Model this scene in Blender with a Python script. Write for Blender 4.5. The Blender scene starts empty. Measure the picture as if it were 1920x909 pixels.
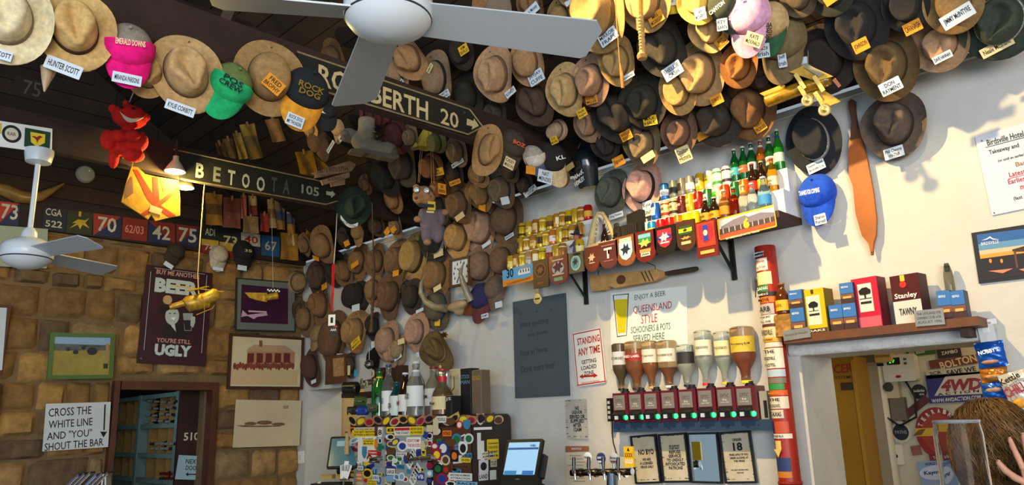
import bpy, math, random
from mathutils import Vector as V, Matrix as MX, noise as NZ
PI = math.pi
scene = bpy.context.scene
COL = scene.collection
# ------------------------------------------------------------------ camera
F = 1420.0                                  # focal length in pixels of the 1920 x 909 frame
_d1 = V((-500-960, 833-454.5, F)); _d2 = V((2417-960, 748-454.5, F))
_X = -_d1.normalized(); _Y = _d2.normalized(); _Y = (_Y-_X*_X.dot(_Y)).normalized(); _Z = _X.cross(_Y)
DW, CX, EYE = 4.412, 7.770, 1.62            # distance to the white wall, to the stone wall, eye height
CAM = V((CX, -DW, EYE))
def rot2w(c): return V((_X.dot(c), _Y.dot(c), _Z.dot(c)))
cd = bpy.data.cameras.new('camera'); cam = bpy.data.objects.new('camera', cd); COL.objects.link(cam)
cd.sensor_fit = 'HORIZONTAL'; cd.sensor_width = 36; cd.lens = F/1920*36; cd.clip_start = .05; cd.clip_end = 100
_r, _u, _f = rot2w(V((1,0,0))), -rot2w(V((0,1,0))), rot2w(V((0,0,1)))
cam.matrix_world = MX(((_r.x,_u.x,-_f.x,CAM.x),(_r.y,_u.y,-_f.y,CAM.y),(_r.z,_u.z,-_f.z,CAM.z),(0,0,0,1)))
scene.camera = cam
# ------------------------------------------------------------------ world, lights, exposure
w = bpy.data.worlds.new('daylight'); scene.world = w; w.use_nodes = True
w.node_tree.nodes['Background'].inputs[0].default_value = (.80, .92, 1.0, 1)
w.node_tree.nodes['Background'].inputs[1].default_value = .32
def light(name, kind, loc, target, energy, color, **kw):
    l = bpy.data.lights.new(name, kind); l.energy = energy; l.color = color
    for k, v in kw.items(): setattr(l, k, v)
    o = bpy.data.objects.new(name, l); COL.objects.link(o); o.location = loc
    o.rotation_euler = (V(target)-V(loc)).to_track_quat('-Z', 'Y').to_euler(); return o
# daylight falling in through the open front of the room, behind the photographer
light('front_window_daylight', 'AREA', (7.5, -9.5, 2.6), (3.5, 0, 3.0), 250, (.56, .79, 1.0), shape='RECTANGLE', size=7, size_y=3)
light('side_window_daylight', 'AREA', (11.5, -7.0, 2.2), (1.0, -2.2, 3.4), 380, (1.0, .93, .82), shape='RECTANGLE', size=3.5, size_y=2.4)
# warm ceiling spots over the bar
light('bar_spot_lamp', 'SPOT', (5.35, -2.15, 4.40), (6.1, 0, 2.0), 520, (1.0, .68, .28), spot_size=math.radians(72), spot_blend=.35, shadow_soft_size=.04)
light('bar_spot_lamp_two', 'SPOT', (7.3, -1.9, 4.2), (6.0, .2, 1.6), 60, (1.0, .74, .38), spot_size=math.radians(45), spot_blend=.3, shadow_soft_size=.04)
vs = scene.view_settings
scene.display_settings.display_device = 'sRGB'
vs.view_transform = 'Standard'; vs.look = 'None'; vs.gamma = 1; vs.use_curve_mapping = False; vs.exposure = .22
# ------------------------------------------------------------------ projection helpers
def ray(px, py): return rot2w(V(((px-960)/F, (py-454.5)/F, 1)))
def proj(p):
    d = V(p)-CAM; w_ = V((_X.x*d.x+_Y.x*d.y+_Z.x*d.z, _X.y*d.x+_Y.y*d.y+_Z.y*d.z, _X.z*d.x+_Y.z*d.y+_Z.z*d.z))
    return 960+F*w_.x/w_.z, 454.5+F*w_.y/w_.z
def U(px, py, P0, n):
    d = ray(px, py); t = (V(P0)-CAM).dot(V(n))/d.dot(V(n)); return CAM+d*t
def D(px, py, depth): return CAM+ray(px, py)*depth
NW, NS = V((0,-1,0)), V((1,0,0))
def W(px, py, off=0): return U(px, py, (0,-off,0), NW)      # point on the white wall (or off metres before it)
def S(px, py, off=0): return U(px, py, (off,0,0), NS)       # point on the stone wall
TOP, SL = 3.45, .70                                         # wall top height, ceiling rise per metre
NC = V((0,-SL,-1)).normalized()
def fr(P, n, rot=0, up=(0,0,1)):
    z = V(n).normalized(); x = V(up).cross(z).normalized(); y = z.cross(x)
    m = MX(((x.x,y.x,z.x,P[0]),(x.y,y.y,z.y,P[1]),(x.z,y.z,z.z,P[2]),(0,0,0,1)))
    return m @ MX.Rotation(math.radians(rot), 4, 'Z')
def quad(pts, P0, n):
    a, b, c, d = [U(p[0], p[1], P0, n) for p in pts]         # TL TR BR BL
    xd = (b-a)+(c-d); w_ = xd.length/2; h_ = ((a-d).length+(b-c).length)/2
    z = V(n).normalized(); x = xd.normalized(); y = z.cross(x); P = (a+b+c+d)/4
    return MX(((x.x,y.x,z.x,P.x),(x.y,y.y,z.y,P.y),(x.z,y.z,z.z,P.z),(0,0,0,1))), w_, h_
def qW(pts, off=.005): return quad(pts, (0,-off,0), NW)
def qS(pts, off=.02): return quad(pts, (off,0,0), NS)
def R4(x0, y0, x1, y1): return [(x0,y0),(x1,y0),(x1,y1),(x0,y1)]
# ------------------------------------------------------------------ materials
def lin(c): return tuple((v/255/12.92 if v/255 <= .04045 else ((v/255+.055)/1.055)**2.4) for v in c[:3])
MATS = {}
def M(c, r=.7, metal=0, var=.0, sc=8, bump=0, bsc=60, trans=0, emit=0, c2=None, coat=0, ior=1.45):
    key = (tuple(c), r, metal, var, sc, bump, bsc, trans, emit, c2, coat)
    if key in MATS: return MATS[key]
    m = bpy.data.materials.new('surface_%d' % len(MATS)); m.use_nodes = True; nt = m.node_tree; b = nt.nodes['Principled BSDF']
    L = lin(c); b.inputs['Base Color'].default_value = (*L, 1); b.inputs['Roughness'].default_value = r; b.inputs['Metallic'].default_value = metal
    b.inputs['IOR'].default_value = ior
    if trans: b.inputs['Transmission Weight'].default_value = trans
    if coat: b.inputs['Coat Weight'].default_value = coat
    if emit: b.inputs['Emission Color'].default_value = (*L, 1); b.inputs['Emission Strength'].default_value = emit
    if var or c2:
        tc = nt.nodes.new('ShaderNodeTexCoord'); n = nt.nodes.new('ShaderNodeTexNoise'); n.inputs['Scale'].default_value = sc; n.inputs['Detail'].default_value = 5
        n.inputs['Roughness'].default_value = .65
        rp = nt.nodes.new('ShaderNodeValToRGB'); e = rp.color_ramp.elements; e[0].position = .32; e[1].position = .7
        k = lin(c2) if c2 else tuple(v*(1-var) for v in L)
        e[0].color = (*k, 1); e[1].color = (*(L if c2 else tuple(min(1, v*(1+var*.6)) for v in L)), 1)
        nt.links.new(tc.outputs['Object'], n.inputs['Vector']); nt.links.new(n.outputs['Fac'], rp.inputs['Fac']); nt.links.new(rp.outputs['Color'], b.inputs['Base Color'])
    if bump:
        tc = nt.nodes.new('ShaderNodeTexCoord'); n = nt.nodes.new('ShaderNodeTexNoise'); n.inputs['Scale'].default_value = bsc; n.inputs['Detail'].default_value = 6
        bp = nt.nodes.new('ShaderNodeBump'); bp.inputs['Strength'].default_value = bump; bp.inputs['Distance'].default_value = .02
        nt.links.new(tc.outputs['Object'], n.inputs['Vector']); nt.links.new(n.outputs['Fac'], bp.inputs['Height']); nt.links.new(bp.outputs['Normal'], b.inputs['Normal'])
    MATS[key] = m; return m
def felt(c): return c if isinstance(c, bpy.types.Material) else M(tuple(min(255, int(v*1.1+2)) for v in c), .92, var=.28, sc=7, bump=.12, bsc=45)
def glass(c, r=.05): return M(c, r, trans=.9, ior=1.3)
def paint(c, r=.45): return M(c, r)
def paper(c): return M(c, .8, var=.05, sc=6)
def checks(sc=70):
    m = M((150,150,151), .8); m = m.copy(); nt = m.node_tree; tc = nt.nodes.new('ShaderNodeTexCoord'); k = nt.nodes.new('ShaderNodeTexChecker'); k.inputs['Scale'].default_value = sc
    k.inputs['Color1'].default_value = (.6,.6,.6,1); k.inputs['Color2'].default_value = (.01,.01,.012,1); nt.links.new(tc.outputs['Object'], k.inputs['Vector']); nt.links.new(k.outputs['Color'], nt.nodes['Principled BSDF'].inputs['Base Color']); return m
BLACK = M((14,14,15), .6); INK = M((18,18,22), .8); WHITE = M((236,238,240), .6); CHROME = M((205,208,212), .18, metal=1); STEEL = M((120,122,125), .35, metal=1)
DKWOOD = M((52,34,26), .75, var=.35, sc=5, bump=.2, bsc=14); GOLD = M((212,165,60), .3, metal=1); TAGW = paper((206,220,236)); TAGO = M((226,150,36), .75, var=.15, sc=14); TAGC = paper((222,205,160))
# ------------------------------------------------------------------ mesh builder
class B:
    def __init__(s): s.v = []; s.f = []
    def add(s, vs_, fs_): o = len(s.v); s.v += [tuple(q) for q in vs_]; s.f += [tuple(i+o for i in q) for q in fs_]; return s
    def box(s, c, d, m=None):
        x, y, z = (k/2 for k in d)
        P = [V((c[0]+i*x, c[1]+j*y, c[2]+k*z)) for i in (-1,1) for j in (-1,1) for k in (-1,1)]
        if m is not None: P = [m @ q for q in P]
        return s.add(P, [(0,1,3,2),(4,6,7,5),(0,4,5,1),(2,3,7,6),(0,2,6,4),(1,5,7,3)])
    def rbox(s, c, d, r):                        # box with rounded outline in xy, extruded in z
        x, y = d[0]/2, d[1]/2; r = min(r, x, y); P = []
        for sx, sy, a0 in ((1,1,0),(-1,1,90),(-1,-1,180),(1,-1,270)):
            for k in range(5):
                a = math.radians(a0+k*22.5); P.append((c[0]+sx*(x-r)+r*math.cos(a), c[1]+sy*(y-r)+r*math.sin(a)))
        return s.prism(P, c[2]-d[2]/2, c[2]+d[2]/2)
    def prism(s, poly, z0, z1, m=None):
        n = len(poly); P = [V((p[0],p[1],z0)) for p in poly]+[V((p[0],p[1],z1)) for p in poly]
        if m is not None: P = [m @ q for q in P]
        return s.add(P, [tuple(range(n))[::-1], tuple(range(n, 2*n))]+[(i,(i+1)%n,n+(i+1)%n,n+i) for i in range(n)])
    def lathe(s, prof, n=20, m=None, sx=1, sy=1):
        P = []; fs = []; k = len(prof)
        for r, z in prof:
            for j in range(n): a = 2*PI*j/n; q = V((r*math.cos(a)*sx, r*math.sin(a)*sy, z)); P.append(m @ q if m is not None else q)
        for i in range(k-1):
            for j in range(n): fs.append((i*n+j, i*n+(j+1)%n, (i+1)*n+(j+1)%n, (i+1)*n+j))
        if prof[0][0] > 1e-5: fs.append(tuple(range(n))[::-1])
        if prof[-1][0] > 1e-5: fs.append(tuple((k-1)*n+j for j in range(n)))
        return s.add(P, fs)
    def tube(s, pts, rad, n=8, cap=True):
        pts = [V(p) for p in pts]; k = len(pts); rad = rad if isinstance(rad, (list, tuple)) else [rad]*k; P = []; fs = []; ref = None
        for i, p in enumerate(pts):
            t = (pts[min(i+1,k-1)]-pts[max(i-1,0)]).normalized()
            if ref is None: ref = V((0,0,1)) if abs(t.z) < .9 else V((1,0,0))
            a = t.cross(ref).normalized(); b = a.cross(t); ref = b
            for j in range(n): q = 2*PI*j/n; P.append(p+(a*math.cos(q)+b*math.sin(q))*rad[i])
        for i in range(k-1):
            for j in range(n): fs.append((i*n+j, i*n+(j+1)%n, (i+1)*n+(j+1)%n, (i+1)*n+j))
        if cap: fs += [tuple(range(n))[::-1], tuple((k-1)*n+j for j in range(n))]
        return s.add(P, fs)
    def grid(s, fn, nu, nv, wrap=False):
        P = [fn(i/nu, j/nv) for i in range(nu if wrap else nu+1) for j in range(nv+1)]; fs = []; c = nv+1; R_ = nu if wrap else nu+1
        for i in range(nu):
            for j in range(nv): fs.append((i*c+j, ((i+1)%R_)*c+j, ((i+1)%R_)*c+j+1, i*c+j+1))
        return s.add(P, fs)
    def mesh(s, name, smooth=True, ang=38):
        me = bpy.data.meshes.new(name); me.from_pydata(s.v, [], s.f); me.update()
        if smooth:
            me.polygons.foreach_set('use_smooth', [True]*len(me.polygons)); me.set_sharp_from_angle(angle=math.radians(ang))
        return me
def sheet(fn, nu, nv, th):
    """a thin closed sheet: fn(u,v) front surface, thickness th behind it in -z"""
    b = B(); b.grid(fn, nu, nv); n = len(b.v); c = nv+1
    b.v += [(p[0], p[1], p[2]-th) for p in b.v]; b.f += [tuple(i+n for i in q)[::-1] for q in b.f]
    e = [(i*c, (i+1)*c) for i in range(nu)]+[((i+1)*c+nv, i*c+nv) for i in range(nu)]+[(j+1, j) for j in range(nv)]+[(nu*c+j, nu*c+j+1) for j in range(nv)]
    b.f += [(p, p+n, q+n, q) for p, q in e]; return b
def part(name, b, mat, parent, m=None, smooth=True, label=None, kind=None, ang=38):
    me = b if isinstance(b, bpy.types.Mesh) else b.mesh(name, smooth, ang)
    if not me.materials: me.materials.append(mat)
    o = bpy.data.objects.new(name, me); COL.objects.link(o)
    if parent is not None: o.parent = parent
    if m is not None: o.matrix_local = m
    if label: o['label'] = label
    if kind: o['kind'] = kind
    return o
def thing(name, label, cat, m, group=None):
    o = bpy.data.objects.new(name, None); COL.objects.link(o); o.empty_display_size = .05
    o.matrix_world = m if isinstance(m, MX) else MX.Translation(V(m))
    o['label'] = label; o['category'] = cat
    if group: o['group'] = group
    return o
def tag(o, label, cat, group=None):
    o['label'] = label; o['category'] = cat
    if group: o['group'] = group
    return o
def struct(name, b, mat, parent=None, smooth=False):
    o = part(name, b, mat, parent, smooth=smooth)
    if parent is None: o['kind'] = 'structure'
    return o
TEXTS = []
def T(parent, s, cx, cy, w_, h_, mat=None, z=.003, rot=0, bold=0, name='lettering', shear=0, m=None):
    """queue lettering: string s fitted into a box w_ x h_ centred on (cx, cy) of the parent's face (h_=0: keep proportions)"""
    cu = bpy.data.curves.new(name, 'FONT'); cu.body = s; cu.size = 1; cu.resolution_u = 2; cu.align_x = 'CENTER'; cu.fill_mode = 'FRONT'; cu.offset = bold; cu.shear = shear; cu.space_line = .95
    o = bpy.data.objects.new(name, cu); COL.objects.link(o)
    TEXTS.append((o, parent, cx, cy, w_, h_, mat or INK, z, rot, name, m))
def flush_text():
    dg = bpy.context.evaluated_depsgraph_get(); made = []
    for t in TEXTS: made.append(bpy.data.meshes.new_from_object(t[0].evaluated_get(dg)))
    for (o, parent, cx, cy, w_, h_, mat, z, rot, name, m), me in zip(TEXTS, made):
        cu = o.data; bpy.data.objects.remove(o); bpy.data.curves.remove(cu)
        if not me.vertices: continue
        xs = [v.co.x for v in me.vertices]; ys = [v.co.y for v in me.vertices]; x0, x1, y0, y1 = min(xs), max(xs), min(ys), max(ys)
        if w_ == 0: k2 = h_/(y1-y0); k1 = k2
        elif h_ == 0: k1 = w_/(x1-x0); k2 = k1
        else: k1, k2 = w_/(x1-x0), h_/(y1-y0)
        c, s_ = math.cos(math.radians(rot)), math.sin(math.radians(rot))
        for v in me.vertices:
            a, b = (v.co.x-(x0+x1)/2)*k1, (v.co.y-(y0+y1)/2)*k2; v.co = (cx+a*c-b*s_, cy+a*s_+b*c, z)
        me.materials.clear(); me.materials.append(mat); me.name = name
        ob = bpy.data.objects.new(name, me); COL.objects.link(ob); ob.parent = parent
        if m is not None: ob.matrix_local = m
ORD = 'first second third fourth fifth sixth seventh eighth ninth tenth eleventh twelfth thirteenth fourteenth'.split()
def flat(name, poly, mat, parent, z=.003, th=.001):      # a flat printed or stuck-on shape with a little thickness
    return part(name, B().prism(poly, z-th, z), mat, parent, smooth=False)
def rect(name, cx, cy, w_, h_, mat, parent, z=.003, th=.0012): return part(name, B().box((cx,cy,z-th/2), (w_,h_,th)), mat, parent, smooth=False)
def oval(name, cx, cy, a, b, mat, parent, z=.003, th=.0012, n=24, a0=0, a1=360):
    P = [(cx+a*math.cos(math.radians(a0+(a1-a0)*k/n)), cy+b*math.sin(math.radians(a0+(a1-a0)*k/n))) for k in range(n+(0 if a1-a0 == 360 else 1))]
    return flat(name, P, mat, parent, z, th)
def frame_mesh(w_, h_, bw, th):                          # four mitred bars around a w x h picture
    b = B(); X, Y = w_/2, h_/2; x, y = X-bw, Y-bw
    for P in ([(-X,Y),(X,Y),(x,y),(-x,y)], [(X,Y),(X,-Y),(x,-y),(x,y)], [(X,-Y),(-X,-Y),(-x,-y),(x,-y)], [(-X,-Y),(-X,Y),(-x,y),(-x,-y)]): b.prism(P[::-1], 0, th)
    return b
# ================================================================== the room
PLASTER = M((202,203,204), .85, c2=(190,189,184), sc=1.1, bump=.45, bsc=7)
RND = random.Random(5)
xa0, xa1, za = .15, 1.25, 2.02                               # alcove opening next to the corner
xb0 = W(1507,726).x; xb1 = W(1843,660).x; zb = 1.955         # serving doorway at the right
XE, TH = 10.0, .44
def xz(poly, y0, y1):
    n = len(poly); b = B(); b.add([(x,y0,z) for x, z in poly]+[(x,y1,z) for x, z in poly], [tuple(range(n)), tuple(range(n,2*n))[::-1]]+[(i,n+i,n+(i+1)%n,(i+1)%n) for i in range(n)]); return b
struct('wall_white', xz([(-.05,0),(xa0,0),(xa0,za),(xa1,za),(xa1,0),(xb0,0),(xb0,zb),(xb1,zb),(xb1,0),(XE,0),(XE,TOP+.03),(-.05,TOP+.03)], 0, TH), PLASTER)
# plaster nibs: the uneven rounded edge of the lintel over the serving doorway
b = B(); r_ = random.Random(2)
def nib(u, v):
    x = xb0-.06+u*(xb1-xb0+.1); a = -PI/2+v*PI; k = 1+.35*NZ.noise(V((x*9, v*3, 0)))
    return V((x, -.022*math.cos(a)*k, zb+.035+.04*math.sin(a)))
b.grid(nib, 60, 6)
trim = struct('trim_1', b, M((206,208,208), .8, var=.08, sc=12, bump=.4, bsc=30), smooth=True)
struct('floor', B().box((3.5,-4,-.06), (15,13,.12)), M((150,140,128), .7, var=.2, sc=2))
# stone wall: mortar core with two doorways, then every stone
dy0, dy1, dz = -1.96, -.965, 2.10
ey1, ez = -2.87, 2.06
MORT = M((118,96,66), .95, var=.25, sc=6, bump=.5, bsc=25)
def yz(poly, x0, x1):
    n = len(poly); b = B(); b.add([(x0,y,z) for y, z in poly]+[(x1,y,z) for y, z in poly], [tuple(range(n)), tuple(range(n,2*n))[::-1]]+[(i,n+i,n+(i+1)%n,(i+1)%n) for i in range(n)]); return b
sw = struct('wall_stone', yz([(-7,0),(ey1-.9,0),(ey1-.9,ez),(ey1,ez),(ey1,0),(dy0,0),(dy0,dz),(dy1,dz),(dy1,0),(0,0),(0,TOP+.02),(-7,TOP+.02)], -.40, -.035), MORT)
SC = [M(c, .92, var=.38, sc=9, bump=.55, bsc=22) for c in ((150,116,66),(124,96,58),(160,126,78),(108,86,58),(138,114,80),(132,100,54),(166,128,72),(100,80,58),(144,106,58))]
def stone(y0, y1, z0, z1):
    b = B(); nu, nv = 5, 4; sd = RND.random()*99; pr = .008+RND.random()*.024; j = .012
    c = {(i, k): (RND.uniform(-j,j), RND.uniform(-j,j)) for i in (0,1) for k in (0,1)}
    def fn(u, v):
        dy = sum(c[i,k][0]*((u if i else 1-u)*(v if k else 1-v)) for i in (0,1) for k in (0,1)); dzz = sum(c[i,k][1]*((u if i else 1-u)*(v if k else 1-v)) for i in (0,1) for k in (0,1))
        y, z = y0+(y1-y0)*u+dy, z0+(z1-z0)*v+dzz; e = min(u,1-u)*(y1-y0); g = min(v,1-v)*(z1-z0); k_ = min(1, min(e,g)/.02)
        return V((-.042+(pr+.042)*k_**.5+.014*k_*NZ.noise(V((y*9+sd, z*9, sd))), y, z))
    b.grid(fn, nu+2, nv+2)
    # side skirts back into the mortar
    return b
us = lambda n: [0,.06]+[.06+.88*k/(n-2) for k in range(1,n-2)]+[.94,1]
z = .82; row = 0
while z < TOP-.02:
    h = RND.choice((.15,.19,.22,.26,.30)); z1 = min(z+h, TOP); y = -4.2+RND.random()*.2
    while y < -.02:
        wd = RND.uniform(.20,.50)*(1 if h > .18 else .8); y1 = min(y+wd, 0)
        if 0-y1 < .14: y1 = 0
        zlow = None
        for (a, c_) in ((dy0-.02, dy1+.02), (ey1-.9, ey1+.02)):
            top = dz+.06 if a == dy0-.02 else ez+.05
            if z < top-.05 and z1 > top+.07 and y1 > a and y < c_: zlow = top; continue
            if z < top-.05 and y < c_ and y1 > a:
                if y < a-.08: y1 = a
                elif y1 > c_+.10: y = c_
                else: y1 = max(y1, c_); y = None
                break
        if y is None: y = y1 if y1 > c_-1e-6 else c_; y = max(y, c_); continue
        if y1-y > .07:
            zt = z1
            g = .008
            sp = part('stone', stone(y+g, y1-g, (zlow if zlow else z)+g, z1-g), RND.choice(SC), sw, smooth=True, ang=60)
        y = y1
    z = z1
# dark timber gable above the stone
gb = struct('wall_gable', yz([(-9,TOP+.02),(0,TOP+.02),(0,TOP+.05),(-5,TOP+5*SL),(-9,TOP+1*SL)], -.40, -.03), M((44,31,25), .8, var=.3, sc=3))
GB = [M(c, .8, var=.35, sc=4, bump=.2, bsc=12) for c in ((44,31,22),(38,27,20),(50,36,25))]
for k in range(21):                                           # lining boards
    za_, zb_ = TOP+.03+k*.15, TOP+.03+k*.15+.143
    ya = -(zb_-TOP)/SL if zb_ > TOP else 0
    if ya < -4.2: break
    part('board', B().box((-.02, (ya-4.3)/2, (za_+zb_)/2), (.02, ya+4.3, zb_-za_)), GB[k%3], gb, smooth=False)
# sloping ceiling: boards laid along the wall
cb = struct('ceiling', B().add([(-.4,0,TOP+.06),(XE,0,TOP+.06),(XE,-5,TOP+5*SL+.06),(-.4,-5,TOP+5*SL+.06),(-.4,0,TOP+.12),(XE,0,TOP+.12),(XE,-5,TOP+5*SL+.12),(-.4,-5,TOP+5*SL+.12)], [(0,1,2,3),(7,6,5,4),(0,4,5,1),(1,5,6,2),(2,6,7,3),(3,7,4,0)]), M((36,26,21), .8))
struct('ceiling_rear', B().add([(-.4,-5,TOP+5*SL+.06),(XE,-5,TOP+5*SL+.06),(XE,-10,TOP+.06),(-.4,-10,TOP+.06),(-.4,-5,TOP+5*SL+.12),(XE,-5,TOP+5*SL+.12),(XE,-10,TOP+.12),(-.4,-10,TOP+.12)], [(0,1,2,3),(7,6,5,4),(0,4,5,1),(1,5,6,2),(2,6,7,3),(3,7,4,0)]), M((50,36,28), .8))
CBM = [M(c, .75, var=.35, sc=4, bump=.25, bsc=10) for c in ((38,27,20),(32,23,18),(44,31,23))]
sl = V((0,-1,SL)).normalized()
mb = B().box((4.8,0,0), (10.3,.155,.02)).mesh('board', False); mb.materials.append(CBM[0])
mbs = [mb]
for q in (1,2): c_ = mb.copy(); c_.materials.clear(); c_.materials.append(CBM[q]); mbs.append(c_)
for k in range(30):
    P = V((0,0,TOP+.05))+sl*(.085+k*.163)
    o = bpy.data.objects.new('board', mbs[(k*7)%3]); COL.objects.link(o); o.parent = cb
    o.matrix_local = MX.Translation(P) @ MX.Rotation(-math.atan(SL), 4, 'X')
# white wiring strip that runs along the top of the white wall
b = B(); b.tube([(x, -.012, TOP-.012+.006*math.sin(x*3)) for x in [k*.25 for k in range(39)]], .008, 6)
tag(part('ceiling_wire', b, M((214,214,205), .6), None), 'thin white wire running along the top edge of the white wall', 'wire')
# tie beams
XB1, XB2, XB3 = 4.2, 2.2, 6.4
for i, xb in enumerate((XB1, XB2)):
    o = struct('beam_%d' % (i+1), B().box((xb-.035, -4.75, 3.60), (.07, 9.5, .24)), M((50,34,27), .75, var=.3, sc=4, bump=.2, bsc=10))
# a hanging strut and a purlin seen in the dark at the upper left
tag(part('roof_strut', B().tube([D(447,-10,5.0), D(402,90,5.1)], .05, 4), M((74,58,42), .8, var=.3, sc=6), None), 'brown timber roof strut in the dark above the fans', 'strut')
tag(part('roof_purlin', B().tube([D(180,-30,4.6), D(470,58,5.6)], .07, 4), M((60,44,34), .8, var=.3, sc=6), None), 'dark timber purlin above the hats by the ceiling fan', 'purlin')
# door frames in the stone wall
FR = M((82,44,28), .6, var=.25, sc=6, bump=.15, bsc=20)
b = B(); b.box((-.02, dy1-.03, dz/2), (.14, .06, dz)); b.box((-.02, dy0+.025, dz/2), (.14, .05, dz)); b.box((-.02, (dy0+dy1)/2, dz-.04), (.138, dy1-dy0-.12, .08))
d1 = struct('door_1', b, FR)
b = B(); b.box((-.06, ey1-.05, ez/2), (.26, .1, ez)); b.box((-.06, ey1-.5, ez-.045), (.258, .8, .09)); b.box((-.12, ey1-.5, ez/2-.05), (.04, .8, ez-.1))
struct('door_2', b, M((58,34,26), .6, var=.25, sc=6))
# store room behind the doorway
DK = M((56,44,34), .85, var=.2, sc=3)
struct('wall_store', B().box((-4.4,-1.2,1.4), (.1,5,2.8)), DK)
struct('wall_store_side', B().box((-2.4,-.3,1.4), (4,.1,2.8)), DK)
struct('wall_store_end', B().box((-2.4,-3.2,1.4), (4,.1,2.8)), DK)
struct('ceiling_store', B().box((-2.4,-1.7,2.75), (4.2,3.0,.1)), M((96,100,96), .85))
# alcove behind the white wall beside the corner, and the room beyond the serving doorway
CREAM = M((206,186,138), .85, var=.1, sc=3, bump=.2, bsc=10)
struct('wall_alcove', B().box((.9,1.62,1.3), (2.2,.1,2.6)), M((176,142,88), .85, var=.1, sc=3))
struct('wall_alcove_side', B().box((-.05,1.05,1.3), (.1,1.24,2.6)), CREAM)
struct('ceiling_alcove', B().box((.9,1.05,2.65), (2.2,1.24,.1)), CREAM)
YB = 1.55
struct('wall_kitchen', B().box((6.6,YB+.05,1.4), (3.4,.1,2.8)), M((204,196,172), .8, var=.1, sc=4, bump=.2, bsc=10))
struct('wall_kitchen_left', B().box((5.2,1.0,1.4), (.1,1.1,2.8)), M((196,186,150), .8, var=.1, sc=4))
struct('wall_kitchen_right', B().box((8.2,1.0,1.4), (.1,1.1,2.8)), CREAM)
struct('ceiling_kitchen', B().box((6.6,1.0,2.5), (3.4,1.1,.1)), CREAM)
def lamp(name, label, P, energy, r=.06, color=(1,.82,.5)):
    t = thing(name, label, 'light', P)
    part('bulb', B().lathe([(0,-r),(r*.7,-r*.7),(r,0),(r*.7,r*.7),(0,r)], 14), M((255,235,190), .4, emit=6), t); part('holder', B().lathe([(r*.5,r*.6),(r*.5,r*1.7),(r*1.2,r*1.8),(r*1.2,r*2.1)], 14), WHITE, t)
    l = bpy.data.lights.new(name, 'POINT'); l.energy = energy; l.color = color; l.shadow_soft_size = r; o = bpy.data.objects.new('glow', l); COL.objects.link(o); o.parent = t; o.location = (0,0,-r*1.6); return t
lamp('kitchen_bulb', 'bare ceiling bulb of the room beyond the serving doorway', (6.9,1.0,2.32), 8)
lamp('store_bulb', 'bare ceiling bulb of the store room behind the stone wall', (-1.0,-2.0,2.57), 9, color=(.85,.95,1))
lamp('alcove_bulb', 'bare ceiling bulb of the alcove by the corner', (.9,1.0,2.47), 8)
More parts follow.
